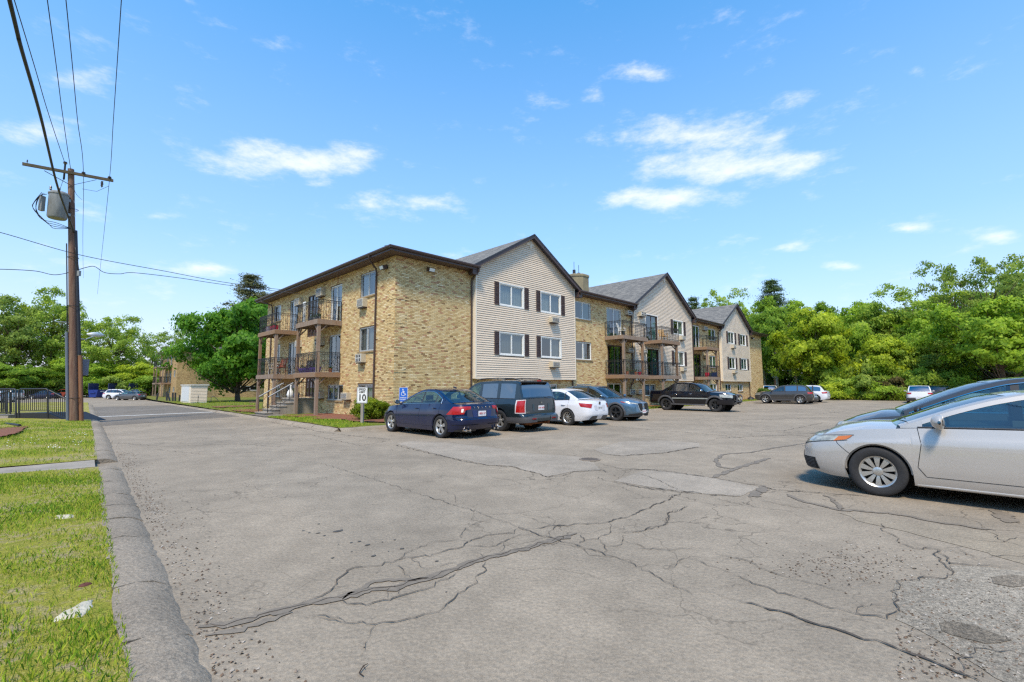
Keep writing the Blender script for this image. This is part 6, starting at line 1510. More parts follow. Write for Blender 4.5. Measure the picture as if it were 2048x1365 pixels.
wire('service_wire',[at_d(-120,530,17),at_d(0,532,18),at_d(70,536,19),at_d(110,544,20),at_d(145,538,20.5),at_d(172,530,20.7),at_d(190,528,21),at_d(210,540,21.3),at_d(240,543,21.8),at_d(270,541,22.5),at_d(360,552,24),at_d(450,566,26),E0],.014,'sagging telephone line looped past the pole to the building eave')
# black ramp railing left of the pole
RG=empty('ramp_railing',(0,0,0),label='black metal railing round a low ramp left of the utility pole',cat='railing')
def px3(px,py,d=21.3): return at_d(px,py,d)
def rail_panel(px0,px1,yt0,yt1,yb0,yb1,nb,d0=21.3,d1=21.3,post_bot=838,parent=RG,curve=True):
    m=MB(); a,b_=px3(px0,yt0,d0),px3(px1,yt1,d1); c,e=px3(px0,yb0,d0),px3(px1,yb1,d1)
    m.tube([px3(px0,post_bot,d0),px3(px0,yt0+2,d0),px3(px0+3,yt0,d0),px3(px1-3,yt1,d1),px3(px1,yt1+2,d1),px3(px1,post_bot,d1)],.034,8); m.build('rail_frame',M_black,parent,smooth=60)
    m=MB(); m.bar(c,e,.03,.03); m.bar(c+Vector((0,0,.0))+(px3(px0,yb0+3,d0)-c),px3(px1,yb1+3,d1),.02,.02); m.build('bottom_rail',M_black,parent)
    for i in range(1,nb):
        t_=i/nb; m=MB(); m.bar(c.lerp(e,t_),a.lerp(b_,t_),.02); m.build('baluster',M_black,parent)
rail_panel(37,95,772,772,815,815,15); rail_panel(95,137,775,794,815,833,10,post_bot=840); rail_panel(-45,31,772,772,818,818,18); rail_panel(-30,20,789,776,819,819,9,22.4,22.4)
rail_panel(-60,12,774,774,812,812,14,23.2,23.2)
m=MB(); P=[px3(28,820),px3(93,820),px3(137,838),px3(137,844),px3(28,844)]; m.add([tuple(p) for p in P],[(0,1,2,3,4)]); 
Q=[p+Vector((.9,.95,0)) for p in P]; m.add([tuple(p) for p in P+Q],[(0,5,6,1),(1,6,7,2)]); m.build('ramp_skirt',M_black,RG)
m=MB(); a,b_=px3(-40,825,21.6),px3(27,825,21.6); m.bar(a-Vector((0,0,.25)),b_-Vector((0,0,.25)),.5,.6); m.build('ramp_base',M_conc,RG)
m=MB(); q=at(10,846,.15); e=at(38,850,.15); m.tube([LW(*q,H(*q)+.24),LW(*e,H(*e)+.24)],.05,8); m.build('drain_hose',M_cable,smooth=60); tag(bpy.data.objects['drain_hose'],'short black hose lying on the mulch in front of the ramp','hose')
# speed limit sign
def sign_at(P,rz,w,h,name,label,face,border=None,post_h=1.6,postw=.10):
    g=WL(P.x,P.y); z0=H(*g)+.05; o=empty(name,(P.x,P.y,z0),rz,label=label,cat='sign'); return o,z0
sp_=at_d(723,848,17.8); o,z0=sign_at(sp_,radians(-14),.46,.61,'speed_limit_sign','white speed limit 10 sign on a grey wooden post at the corner of the lawn',None)
m=MB(); m.box(-.05,.05,-.045,.045,0,1.18); m.build('post',pmat('grey_timber',rgb(150,142,130),.85,var=.3,scale=3,stretch=(3,3,.5)),o)
def rrect(w,h,r,y,n=5):
    P=[]
    for cx,cz,a0 in ((w/2-r,h/2-r,0),(-w/2+r,h/2-r,pi/2),(-w/2+r,-h/2+r,pi),(w/2-r,-h/2+r,1.5*pi)):
        for i in range(n+1): a_=a0+pi/2*i/n; P.append((cx+r*cos(a_),y,cz+r*sin(a_)))
    return P
def panel(w,h,r,z,y0,y1,mat,nm,par):
    m=MB(); F=[(p[0],p[1],p[2]+z) for p in rrect(w,h,r,y0)]; K=[(p[0],y1,p[2]) for p in F]; n=len(F)
    m.add(F+K,[tuple(range(n)),tuple(range(2*n-1,n-1,-1))]+[(i,i+n,(i+1)%n+n,(i+1)%n) for i in range(n)]); return m.build(nm,mat,par)
zc=1.14; M_sw=pmat('sign_white',(.72,.73,.70),.5,var=.08,scale=5); M_sk=pmat('sign_black',(.012,.012,.012),.5)
pn=panel(.47,.63,.04,zc,-.050,-.046,M_sk,'sign_panel',o); fc_=panel(.45,.61,.035,zc,-.0535,-.0505,M_sw,'sign_face',o)
for w_,h_ in ((.425,.585),):
    m=MB(); A_=rrect(w_,h_,.03,-.0545); A2=rrect(w_-.02,h_-.02,.025,-.0545); n=len(A_); m.add([(p[0],p[1],p[2]+zc) for p in A_+A2],[(i,(i+1)%n,(i+1)%n+n,i+n) for i in range(n)]); m.build('border_line',M_sk,o)
def put_text(txt,size,x,z,y,mat,par,bold=.002,sx=1.0,nm='lettering'):
    me=text_mesh(txt,size,.0008,bold); me.materials.append(mat); t_=link(nm,me,par); t_.matrix_local=Matrix.Translation((x,y,z))@Matrix.Rotation(pi/2,4,'X')@Matrix.Diagonal((sx,1,1,1)); return t_
put_text('SPEED',.115,0,zc+.215,-.056,M_sk,o,.003); put_text('LIMIT',.115,0,zc+.115,-.056,M_sk,o,.003); put_text('10',.35,0,zc-.105,-.056,M_sk,o,.008)
# accessible parking sign
hp=at_d(806,812,17.6); g=WL(hp.x,hp.y); z0=H(*g)+.05; o=empty('parking_sign',(hp.x,hp.y,z0),radians(-8),label='small blue accessible parking sign in front of the navy saloon',cat='sign')
m=MB(); m.box(-.02,.02,-.02,.02,0,1.25); m.build('post',M_galv,o)
M_sb=pmat('sign_blue',(.02,.12,.50),.45); zc=1.16; panel(.34,.54,.03,zc,-.028,-.022,M_sw,'sign_panel',o); panel(.32,.52,.025,zc,-.031,-.0285,M_sb,'sign_face',o)
m=MB(); y=-.034
def seg(a,b_,w): m.bar((a[0],y,a[1]),(b_[0],y,b_[1]),w,.003,up=(0,1,0))
m.lathe([(.022,0),(0,0)],12,axis='y',c=(-.02,y,zc+.195)); seg((-.015,zc+.165),(-.005,zc+.06),.028); seg((-.01,zc+.12),(.05,zc+.12),.02); seg((-.005,zc+.06),(.055,zc+.06),.024); seg((.055,zc+.06),(.085,zc-.015),.022); seg((.085,zc-.015),(.11,zc-.01),.018)
pts=[(-.005+.075*cos(a_),y,zc+.03+.075*sin(a_)) for a_ in steps(radians(110),radians(350),14)]
for p,q in zip(pts,pts[1:]): m.bar(p,q,.016,.003,up=(0,1,0))
m.build('wheelchair_symbol',M_sw,o)
put_text('RESERVED',.055,0,zc-.12,-.033,M_sw,o,.001); put_text('PARKING',.055,0,zc-.19,-.033,M_sw,o,.001)
# dumpsters
M_bin=pmat('dumpster_blue',(.012,.035,.20),.5,var=.2,scale=3); M_lid=pmat('dumpster_lid',(.045,.05,.11),.5)
def dumpster(px,d,label,open_=True,h=1.5):
    p=at_d(px,792,d); l_=WL(p.x,p.y); o=local_empty('dumpster',l_[0],l_[1],H(*l_),radians(46),label=label,cat='dumpster',group='blue dumpsters at the edge of the trees')
    m=MB(); m.add([(-.95,-.6,.15),(.95,-.6,.15),(.95,.6,.15),(-.95,.6,.15),(-1.05,-.95,h),(1.05,-.95,h),(1.05,.75,h),(-1.05,.75,h)],[(0,1,5,4),(1,2,6,5),(2,3,7,6),(3,0,4,7),(3,2,1,0)]); m.build('bin_body',M_bin,o)
    m=MB(); n=14
    for i in range(n): m.box(-1.05+2.1*i/n+.01,-1.05+2.1*(i+1)/n-.01,.72,.78,h,h+1.15)
    m.box(-1.05,1.05,.76,.80,h,h+1.12); m.build('open_lid',M_lid,o)
    m=MB(); m.box(-1.15,-1.05,-.5,.4,h*.62,h*.72); m.box(1.05,1.15,-.5,.4,h*.62,h*.72); m.build('fork_pocket',M_bin,o)
    for s in (-.8,.8):
        m=MB(); m.tube([(s,-.3,.08),(s+.06,-.3,.08)],.08,8); m.build('castor',M_black,o)
    m=MB(); m.add([(-.45,-.87,h*.72),(.45,-.87,h*.72),(.45,-.91,h*.86),(-.45,-.91,h*.86)],[(0,1,2,3)]); m.build('label_panel',M_sw,o)
dumpster(193,84,'blue dumpster with its grey slatted lid standing open, left of the white estate car'); dumpster(232,86,'blue dumpster hidden behind the middle of the white estate car'); dumpster(273,86,'blue dumpster behind the grey hatchback')
# shed
sp=LW(3.0,50,0); so=local_empty('storage_shed',.9,47.5,H(.9,47.5)+.12,0,label='low pale siding shed with flat roof beyond the row of black posts',cat='shed')
P0=at_d(366,800,47); P1=at_d(379,800,45.5); P2=at_d(418,800,45.5)
so.location=(P1.x,P1.y,0); so.rotation_euler=(0,0,ANG)
def solve(dv,px):
    k=(px-1024)/F_PX; return (k*P1.y-P1.x)/(dv.x-k*dv.y)
w=solve(UX,418); dp=solve(UY,365.5); zt=at_d(390,767,45.5).z; zb=at_d(390,800,45.5).z
m=MB(); m.box(0,w,0,dp,zb-.3,zt); m.build('shed_wall',M_sid2,so)
z=zb
while z<zt-.1:
    m=MB(); m.add([(.03,-.03,z),(w-.03,-.03,z),(w-.03,-.008,z+.14),(.03,-.008,z+.14)],[(0,1,2,3)]); m.build('siding_board',M_sid,so); z+=.145
m=MB(); m.box(-.08,w+.1,-.12,dp+.1,zt,zt+.08); m.build('shed_roof',M_white,so)
m=MB(); m.box(-.03,-.005,dp*.12,dp*.88,zb,zt-.12); m.build('shed_door',pmat('door_white',(.6,.62,.62),.5),so); pass
# row of black posts on the verge (broken rail)
PSP=[(312,797,782,4),(333,800,779,0),(340,799,783,-6),(345,801,781,0),(350,801,781,0),(357,801,786,3),(365,804,783,0),(374,805,783,0),(383.5,807,783,0),(394,807,787,2)]
for i,(px,pb,pt_,lean) in enumerate(PSP):
    d=62-1.45*i*1.0; d=60-(px-312)/82*14; a=at_d(px,pb,d); b_=at_d(px+lean*.8,pt_,d); m=MB(); m.bar(a-Vector((0,0,.2)),b_,.13,.13)
    if i in (7,9): m.bar(a.lerp(b_,.5),a.lerp(b_,.62)+Vector((-.5,0,-.25)),.06)
    o_=m.build('black_post',M_black); names=['leftmost','second','third','fourth','fifth','sixth','seventh','eighth','ninth','rightmost']
    tag(o_,('short black post with a bent bracket' if i in (7,9) else 'short black bare post')+', %s in the row along the drive verge'%names[i],'post',group='black posts along the verge')
m=MB(); m.tube([at_d(421,800,52),at_d(421.5,792,52),at_d(424,789,52),at_d(428,790,52),at_d(436,798,52),at_d(436,800,52)],.03,6); m.build('bent_hoop',M_galv); tag(bpy.data.objects['bent_hoop'],'bent grey metal hoop standing in the lawn right of the shed','hoop')
st=at_d(505,806,48); m=MB(); m.lathe([(.5,-.1),(.42,.1),(.36,.28),(0,.30)],12); o_=m.build('tree_stump',pmat('stump_bark',(.12,.07,.05),.9,var=.4,scale=6)); o_.location=(st.x,st.y,at_d(505,806,48).z); tag(o_,'low dark tree stump on the mulch mound in the lawn','stump')
# ------------------------------------------------------------------ things on the balconies (built in the building's axes)
M_potred=pmat('pot_red',(.42,.015,.04),.45); M_purple=pmat('pot_purple',(.07,.02,.20),.45); M_petal=pmat('violet_petals',(.16,.03,.35),.7); M_lf=pmat('houseplant_leaf',(.05,.14,.02),.6); M_yel=pmat('yellow_petals',(.65,.45,.03),.7); M_pk=pmat('dark_pot',(.03,.04,.04),.5); M_terra=pmat('terracotta',(.35,.13,.06),.8); M_navybox=pmat('navy_box',(.012,.03,.12),.5)
def pot(fc,a,n,z,w,h,mat,label,leaf=None,lh=.2,name='flower_pot',box=False,seed=0,petal=None):
    p=ROOTM@Vector(fc.p(a,n,z)); o=empty(name,tuple(p),ANG,label=label,cat='flower pot' if leaf else 'pot')
    m=MB()
    if box: m.add([(-w/2+.02,-.1,0),(w/2-.02,-.1,0),(w/2-.02,.1,0),(-w/2+.02,.1,0),(-w/2,-.13,h),(w/2,-.13,h),(w/2,.13,h),(-w/2,.13,h)],[(0,1,5,4),(1,2,6,5),(2,3,7,6),(3,0,4,7),(4,5,6,7)])
    else: m.lathe([(w*.36,0),(w*.5,h),(w*.46,h),(w*.42,h-.03),(0,h-.03)],14)
    if box and fc is FL: o.rotation_euler=(0,0,ANG+pi/2)
    m.build('pot',mat,o)
    if leaf:
        r=random.Random(seed); m=MB(); m2=MB()
        for i in range(70):
            x=r.gauss(0,w*.28); y=r.gauss(0,.08 if box else w*.28); zz=h+abs(r.gauss(0,lh*.55)); s=r.uniform(.02,.05); a_=r.random()*6; b1=r.uniform(-.6,.9)
            u=Vector((cos(a_),sin(a_),b1)).normalized()*s; v=Vector((-sin(a_),cos(a_),r.uniform(-.5,.5)))*s*.6; c=Vector((x,y,zz))
            (m2 if petal and i%2==0 and zz>h+lh*.25 else m).add([tuple(c-u),tuple(c+v),tuple(c+u),tuple(c-v)],[(0,1,2,3)])
        m.build('leaves',leaf,o)
        if m2.f: m2.build('blossoms',petal,o)
    return o
for k,a in enumerate((12.35,12.62,12.9)): pot(FL,a+.95 if False else a-.55,1.12,5.0,.24,.28,M_potred,['bright red planter on the far upper balcony, nearest the corner post','middle one of three bright red planters on the far upper balcony','bright red planter on the far upper balcony, innermost of three'][k],M_lf,.12,seed=k,box=True)
pot(FL,13.4,1.0,5.0,.5,.35,pmat('plaid_cloth',(.30,.05,.12),.8,var=.7,scale=14,col2=(.6,.6,.6)),'patterned red and white planter on the far upper balcony',M_lf,.1,box=True,seed=8)
for k,(a,n) in enumerate(((5.5,1.12),(5.95,1.12),(6.9,1.12),(7.4,1.12))): pot(FL,a,n,2.3,.42,.24,M_purple,['deep purple trough with violet flowers at the near end of the lower balcony','purple trough with violet flowers, second from the near end of the lower balcony','purple trough with violet flowers just left of the balcony post','purple trough with violet flowers at the far end of the lower balcony'][k],M_lf,.16,box=True,seed=20+k,petal=M_petal)
pot(FL,6.35,.8,2.3,.34,.30,M_pk,'dark green round pot between the purple troughs',M_lf,.35,seed=31)
pot(FL,5.42,.45,2.3,.2,.2,M_terra,'small tan pot by the near lower balcony door',M_lf,.08,seed=32)
for k,a in enumerate((5.45,5.75,6.05,6.4)): pot(FL,a,1.1,5.0,.16,.17,M_pk if k%2 else M_galv,['small dark pot at the near corner of the upper balcony','small grey pot on the upper balcony, second from the near corner','small dark pot on the upper balcony, third from the near corner','small grey pot with the tallest plant on the upper balcony'][k],M_lf,.12 if k<3 else .3,seed=40+k)
pot(FR,17.2,1.2,5.0,.25,.3,M_pk,'dark pot at the left end of the upper balcony with blue door',M_lf,.25,seed=50)
for k,a in enumerate((17.4,18.0,18.6,19.1)): pot(FR,a,1.3,2.3,.26,.22,[M_terra,M_pk,M_terra,M_potred][k],['terracotta pot at the left end of the lower balcony below the blue door','dark pot second along the lower balcony below the blue door','terracotta pot third along the lower balcony below the blue door','red pot at the right end of the lower balcony below the blue door'][k],M_lf,.22,seed=60+k,petal=M_red if k%2 else None)
for k,a in enumerate((31.0,31.5,32.0,32.5,32.95)): pot(FR,a,1.3,2.3,.42,.42 if k>2 else .36,[M_potred,M_pk,M_navybox,M_navybox,M_navybox][k],['red tub at the left end of the densely planted balcony','dark tub with red flowers on the densely planted balcony','navy trough in the middle of the densely planted balcony','navy trough right of the post on the densely planted balcony','navy trough with yellow flowers on the densely planted balcony'][k],M_lf,.55,seed=70+k,box=k>1,petal=[M_red,M_red,M_petal,M_red,M_yel][k])
def chair(fc,a,n,z,mat,label,rz=0,name='balcony_chair'):
    p=ROOTM@Vector(fc.p(a,n,z)); o=empty(name,tuple(p),ANG+rz,label=label,cat='chair')
    m=MB(); m.box(-.25,.25,-.24,.24,.40,.44); m.build('seat',mat,o)
    m=MB()
    for i in range(7): zz=.48+i*.075; m.box(-.25,.25,.22+i*.018,.245+i*.018,zz,zz+.05)
    m.build('back_slats',mat,o)
    for x in (-.23,.23):
        m=MB(); m.bar((x,-.22,0),(x,-.2,.62),.03); m.build('leg',mat,o); m=MB(); m.bar((x,.26,0),(x,.22,.5),.03); m.bar((x,.22,.5),(x,.36,1.02),.03); m.build('leg',mat,o); m=MB(); m.bar((x,-.22,.62),(x,.24,.64),.05,.02); m.build('armrest',mat,o)
chair(FL,12.0,.75,2.3,pmat('red_wood',(.30,.06,.03),.7,var=.3,scale=8),'reddish wooden chair on the far lower balcony',rz=radians(-70)); chair(FL,13.4,.6,2.3,M_white,'white chair on the far lower balcony behind the post',rz=radians(60))
chair(FS,23.4,.8,5.0,pmat('cane',(.50,.30,.10),.7),'tan wicker chair on the upper balcony of the middle gabled bay',rz=radians(-30)); chair(FR,17.9,.7,5.0,M_white,'white patterned chair in front of the blue balcony door',rz=radians(20))
def small_table(fc,a,n,z,mat,label):
    p=ROOTM@Vector(fc.p(a,n,z)); o=empty('balcony_table',tuple(p),ANG,label=label,cat='table'); m=MB(); m.lathe([(0,.70),(.30,.70),(.30,.73),(0,.73)],16); m.build('table_top',mat,o)
    for i in range(3): a_=2*pi*i/3; m=MB(); m.bar((.22*cos(a_),.22*sin(a_),0),(.1*cos(a_),.1*sin(a_),.7),.025); m.build('leg',mat,o)
small_table(FL,12.7,.7,2.3,M_white,'small white round table on the far lower balcony'); small_table(FS,23.0,1.0,2.3,M_gplastic,'small grey table on the lower balcony of the middle gabled bay')
p=ROOTM@Vector(FL.p(7.92,.95,5.0)); m=MB(); m.bar((0,0,0),(0,0,1.25),.34,.03); o_=m.build('privacy_board',M_white); o_.location=p; o_.rotation_euler=(0,0,ANG); tag(o_,'upright white board leaning at the far side of the near upper balcony','board')
p=ROOTM@Vector((-1.0,9.3,.93)); o=empty('ornament_goose',tuple(p),ANG,label='white garden ornament standing on the entrance porch',cat='ornament'); m=MB(); m.lathe([(.0,0),(.16,.02),(.2,.2),(.14,.38),(.06,.5),(.055,.62),(.07,.68),(.04,.76),(0,.78)],12); m.build('figure_body',M_white,o,smooth=180); m=MB(); m.box(-.12,.12,-.12,.12,-.02,.0); m.build('plinth',M_conc,o)
pot(FL,8.65,.9,.93,.35,.26,pmat('blue_glaze',(.06,.12,.3),.3),'blue glazed pot on the entrance porch',M_lf,.15,seed=90)
# odds and ends near the far brick corner
p=at_d(1501,806,49); m=MB(); m.lathe([(.0,0),(.35,.02),(.3,.22),(.1,.36),(0,.38)],10); o_=m.build('rubbish_bag',M_cable,smooth=60); o_.location=(p.x,p.y,H(44,-3)+.08); tag(o_,'small black bag lying on the grass near the far corner','bag')
# ================================================================== TREES AND SHRUBS
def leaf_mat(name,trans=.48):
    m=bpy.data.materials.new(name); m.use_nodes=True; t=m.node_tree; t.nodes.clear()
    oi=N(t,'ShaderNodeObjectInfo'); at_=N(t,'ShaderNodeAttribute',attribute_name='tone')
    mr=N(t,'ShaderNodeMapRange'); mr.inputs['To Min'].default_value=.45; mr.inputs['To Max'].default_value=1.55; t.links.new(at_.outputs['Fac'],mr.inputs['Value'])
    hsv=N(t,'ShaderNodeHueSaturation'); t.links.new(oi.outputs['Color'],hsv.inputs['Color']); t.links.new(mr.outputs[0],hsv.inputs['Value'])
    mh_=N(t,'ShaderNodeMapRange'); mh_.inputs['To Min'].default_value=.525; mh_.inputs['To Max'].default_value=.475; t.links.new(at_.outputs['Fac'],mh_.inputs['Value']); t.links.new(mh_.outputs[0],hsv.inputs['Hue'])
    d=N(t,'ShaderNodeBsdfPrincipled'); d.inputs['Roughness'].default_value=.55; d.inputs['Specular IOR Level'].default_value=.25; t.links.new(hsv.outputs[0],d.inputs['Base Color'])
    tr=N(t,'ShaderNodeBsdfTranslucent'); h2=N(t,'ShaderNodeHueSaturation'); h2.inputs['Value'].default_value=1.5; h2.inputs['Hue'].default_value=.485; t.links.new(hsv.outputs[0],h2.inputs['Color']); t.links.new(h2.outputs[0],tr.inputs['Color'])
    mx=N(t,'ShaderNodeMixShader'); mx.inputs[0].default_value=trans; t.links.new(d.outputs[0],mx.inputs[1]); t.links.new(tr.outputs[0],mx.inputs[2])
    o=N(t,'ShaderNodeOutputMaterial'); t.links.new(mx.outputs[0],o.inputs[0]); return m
M_leaf=leaf_mat('tree_leaf'); M_needle=leaf_mat('pine_needle',.12)
M_bark=pmat('tree_bark',rgb(96,80,68),.95,var=.4,scale=3,stretch=(4,4,1),bump=.6,bscale=12); M_barkp=pmat('pale_bark',rgb(170,165,155),.9,var=.3,scale=3,stretch=(3,3,1))
def leafmesh(name,C,Nn,size,tone,mat,g,aspect=.62):
    n=len(C); R=g.normal(size=(n,3)); U=np.cross(Nn,R); U/=np.linalg.norm(U,axis=1,keepdims=True)+1e-9; V=np.cross(Nn,U); V/=np.linalg.norm(V,axis=1,keepdims=True)+1e-9
    s=size[:,None]; dr=Nn*s*.22
    P=np.stack([C-U*s,C+V*s*aspect-dr*0,C+U*s-dr,C-V*s*aspect-dr*0],1).reshape(-1,3)
    me=bpy.data.meshes.new(name); me.vertices.add(n*4); me.vertices.foreach_set('co',P.reshape(-1)); me.loops.add(n*4); me.loops.foreach_set('vertex_index',np.arange(n*4,dtype=np.int32))
    me.polygons.add(n); me.polygons.foreach_set('loop_start',np.arange(0,n*4,4,dtype=np.int32)); me.update(calc_edges=True)
    a=me.attributes.new('tone','FLOAT','FACE'); a.data.foreach_set('value',np.clip(tone,0,1).astype(np.float32)); me.materials.append(mat); return me
def proto_tree(seed,h,rx,rz,base,nlobe=11,ncl=16,nl=95,leaf=.15,cs=.55,airy=1.0,flat=.5,trunk_r=.22,pale=False,stems=1,shell=.75):
    """h: height of the crown's centre; the crown is lobes > clumps > leaves"""
    g=np.random.default_rng(seed); lobes=[]
    for i in range(nlobe):
        z=1-2*(i+.5)/nlobe; a=i*2.39996+g.uniform(-.4,.4); r=sqrt(max(0,1-z*z)); k=g.uniform(.62,.98)*shell/.75
        k*= (1 if z>-.5 else .85)
        lobes.append(np.array([r*cos(a)*rx*k,r*sin(a)*rx*k,z*rz*k*.9]))
    lobes.append(np.array([0,0,0.])); lobes.append(np.array([0,0,rz*.4]))
    C=[];Nn=[];S_=[];T=[];CL=[]
    for L in lobes:
        lr=g.uniform(.30,.46)*rx
        for j in range(ncl):
            v=g.normal(size=3); v/=np.linalg.norm(v); v[2]=abs(v[2])*.9 if g.random()<.65 else v[2]; c=L+v*lr*np.array([1,1,.75*rz/rx])*g.uniform(.6,1.08)
            if c[2]<-rz*.9: continue
            CL.append(c); n=int(nl*g.uniform(.6,1.3)*airy); p=g.normal(size=(n,3))*np.array([cs,cs,cs*flat])*g.uniform(.7,1.2)*.6; p[:,2]-=.28*(p[:,0]**2+p[:,1]**2)/cs
            C.append(c+p); nn=np.array([c[0]/rx*1.15,c[1]/rx*1.15,c[2]/rz*.3+.42])*1.0+p/(cs*.6)*np.array([.45,.45,.5])+g.normal(size=(n,3))*.5; Nn.append(nn/np.linalg.norm(nn,axis=1,keepdims=True))
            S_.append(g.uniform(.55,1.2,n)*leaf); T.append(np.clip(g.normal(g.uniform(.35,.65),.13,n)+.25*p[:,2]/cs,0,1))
    C=np.concatenate(C);Nn=np.concatenate(Nn);S_=np.concatenate(S_);T=np.concatenate(T); C[:,2]+=h
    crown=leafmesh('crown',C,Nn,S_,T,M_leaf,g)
    mb=MB(); zc=h-rz*.35
    for s in range(stems):
        off=Vector((g.uniform(-.3,.3),g.uniform(-.3,.3),0))*(0 if stems==1 else 2.2); top=Vector((g.uniform(-.3,.3),g.uniform(-.3,.3),h+rz*.35)); pts=[off+Vector((0,0,-.6)),off*.9+Vector((0,0,.25)),off.lerp(top,.3)+Vector((g.uniform(-.15,.15),g.uniform(-.15,.15),0))]; pts[2].z=max(base*.7,.8); pts.append(top*.5+off*.5); pts[3].z=zc; pts.append(top)
        mb.tube(pts,[trunk_r*1.35,trunk_r*1.05,trunk_r*.85,trunk_r*.6,trunk_r*.12],9)
    idx=g.permutation(len(CL))[:min(len(CL),46)]
    for i in idx:
        c=Vector(CL[i])+Vector((0,0,h)); st_=Vector((c.x*.06,c.y*.06,max(base*.75,min(zc+rz*.2,c.z-.9*(Vector((c.x,c.y)).length)*.8)))); mid=st_.lerp(c,.5)+Vector((0,0,-.15*Vector((c.x,c.y)).length*.4)); rr2=trunk_r*g.uniform(.16,.34)
        mb.tube([st_,mid,c],[rr2,rr2*.6,rr2*.2],5,caps=False)
    tm_=mb.mesh('trunk',60); tm_.materials.append(M_barkp if pale else M_bark); return tm_,crown
def proto_pine(seed,h,r0,n=17,base=.25,nl=34):
    g=np.random.default_rng(seed); C=[];Nn=[];S_=[];T=[]; mb=MB(); mb.tube([(0,0,-.5),(0,0,h*.5),(0,0,h)],[.28,.18,.03],8)
    for i in range(n):
        t=base+(1-base)*(i/(n-1))**.9; z=h*t; R=r0*(1-((t-base)/(1-base))**1.4)*g.uniform(.8,1.15)+.35
        for k in range(int(5+g.integers(0,3))):
            a=g.uniform(0,2*pi); L=R*g.uniform(.55,1.1); tip=np.array([cos(a)*L,sin(a)*L,z+L*.22+g.uniform(-.2,.3)]); mb.tube([(0,0,z-.1),tuple(tip*np.array([.55,.55,1])-np.array([0,0,.12])),tuple(tip)],[.05,.035,.012],4,caps=False)
            for q in range(int(3+L*2.4)):
                u=g.uniform(.3,1.05); c=np.array([cos(a)*L*u,sin(a)*L*u,z+L*.2*u])+g.normal(size=3)*np.array([.3,.3,.12])*(.4+L*.18); m_=nl; p=g.normal(size=(m_,3))*np.array([.30,.30,.16]); C.append(c+p); nn=p/np.linalg.norm(p,axis=1,keepdims=True)+g.normal(size=(m_,3))*.6+np.array([0,0,.5]); Nn.append(nn/np.linalg.norm(nn,axis=1,keepdims=True)); S_.append(g.uniform(.09,.17,m_)); T.append(np.clip(g.normal(g.uniform(.3,.6),.15,m_),0,1))
    C=np.concatenate(C);Nn=np.concatenate(Nn);S_=np.concatenate(S_);T=np.concatenate(T)
    tm_=mb.mesh('trunk',60); tm_.materials.append(M_bark); return tm_,leafmesh('crown',C,Nn,S_,T,M_needle,g,.28)
PR={}
PR['maple']=proto_tree(11,6.2,4.9,4.1,2.2,nlobe=15,ncl=17,nl=120,leaf=.17,cs=.62,trunk_r=.24)
PR['broad']=proto_tree(19,4.9,4.7,4.7,1.2,nlobe=16,ncl=18,nl=120,leaf=.17,cs=.64,trunk_r=.26)
PR['round']=proto_tree(12,6.6,4.6,4.6,2.0,nlobe=14,ncl=15,nl=100,leaf=.19,cs=.7,trunk_r=.22)
PR['elm']=proto_tree(13,10.6,6.4,7.2,3.0,nlobe=22,ncl=11,nl=72,leaf=.22,cs=.85,airy=.8,flat=.55,trunk_r=.34,shell=.85)
PR['airy']=proto_tree(14,10.5,4.6,5.2,4.5,nlobe=13,ncl=9,nl=62,leaf=.17,cs=.70,airy=.85,flat=.42,trunk_r=.26,shell=.95)
PR['tall']=proto_tree(15,8.2,4.4,6.4,2.0,nlobe=16,ncl=14,nl=95,leaf=.20,cs=.72,trunk_r=.24,pale=True)
PR['mid']=proto_tree(16,6.0,4.4,5.0,1.2,nlobe=14,ncl=14,nl=95,leaf=.19,cs=.70,trunk_r=.2,stems=2)
PR['shrub']=proto_tree(17,1.35,1.9,1.55,.3,nlobe=9,ncl=10,nl=60,leaf=.12,cs=.42,trunk_r=.05,stems=3)
PR['bramble']=proto_tree(18,1.0,2.4,1.2,.2,nlobe=10,ncl=9,nl=55,leaf=.11,cs=.5,trunk_r=.04,stems=4,airy=.8)
PR['pine']=proto_pine(21,16,4.2); PR['pine2']=proto_pine(22,15,3.4,n=15)
def tree(name,kind,px,d,label,col,s=1.0,sz=None,group=None,ztop=None,cat='tree',rz=None,pos=None,dz=0.0):
    if pos: p=LW(pos[0],pos[1],0); l_=pos
    else: q=at_d(px,770,d); p=Vector((q.x,q.y,0)); l_=WL(q.x,q.y)
    z0=H(*l_)+.05+dz; H0={'maple':10.7,'broad':9.6,'round':11.4,'elm':18.2,'airy':16.2,'tall':15.0,'mid':11.4,'shrub':3.0,'bramble':2.3,'pine':16.2,'pine2':15.2}[kind]
    if ztop is not None: zt=at_d(px,ztop,d).z-z0; sz=zt/H0
    sz=sz or s; rz=rz if rz is not None else (px*7.13+d*3.7)%6.28
    o=empty(name,(p.x,p.y,z0),rz,label=label,cat=cat,group=group)
    for nm,me in zip(('trunk','crown'),PR[kind]):
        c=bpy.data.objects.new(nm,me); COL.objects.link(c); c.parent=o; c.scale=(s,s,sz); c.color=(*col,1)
    return o
G1=(.25,.38,.028); G2=(.19,.31,.026); YG=(.33,.42,.025); DG=(.07,.12,.03); LG=(.27,.38,.045); OG=(.22,.31,.05)
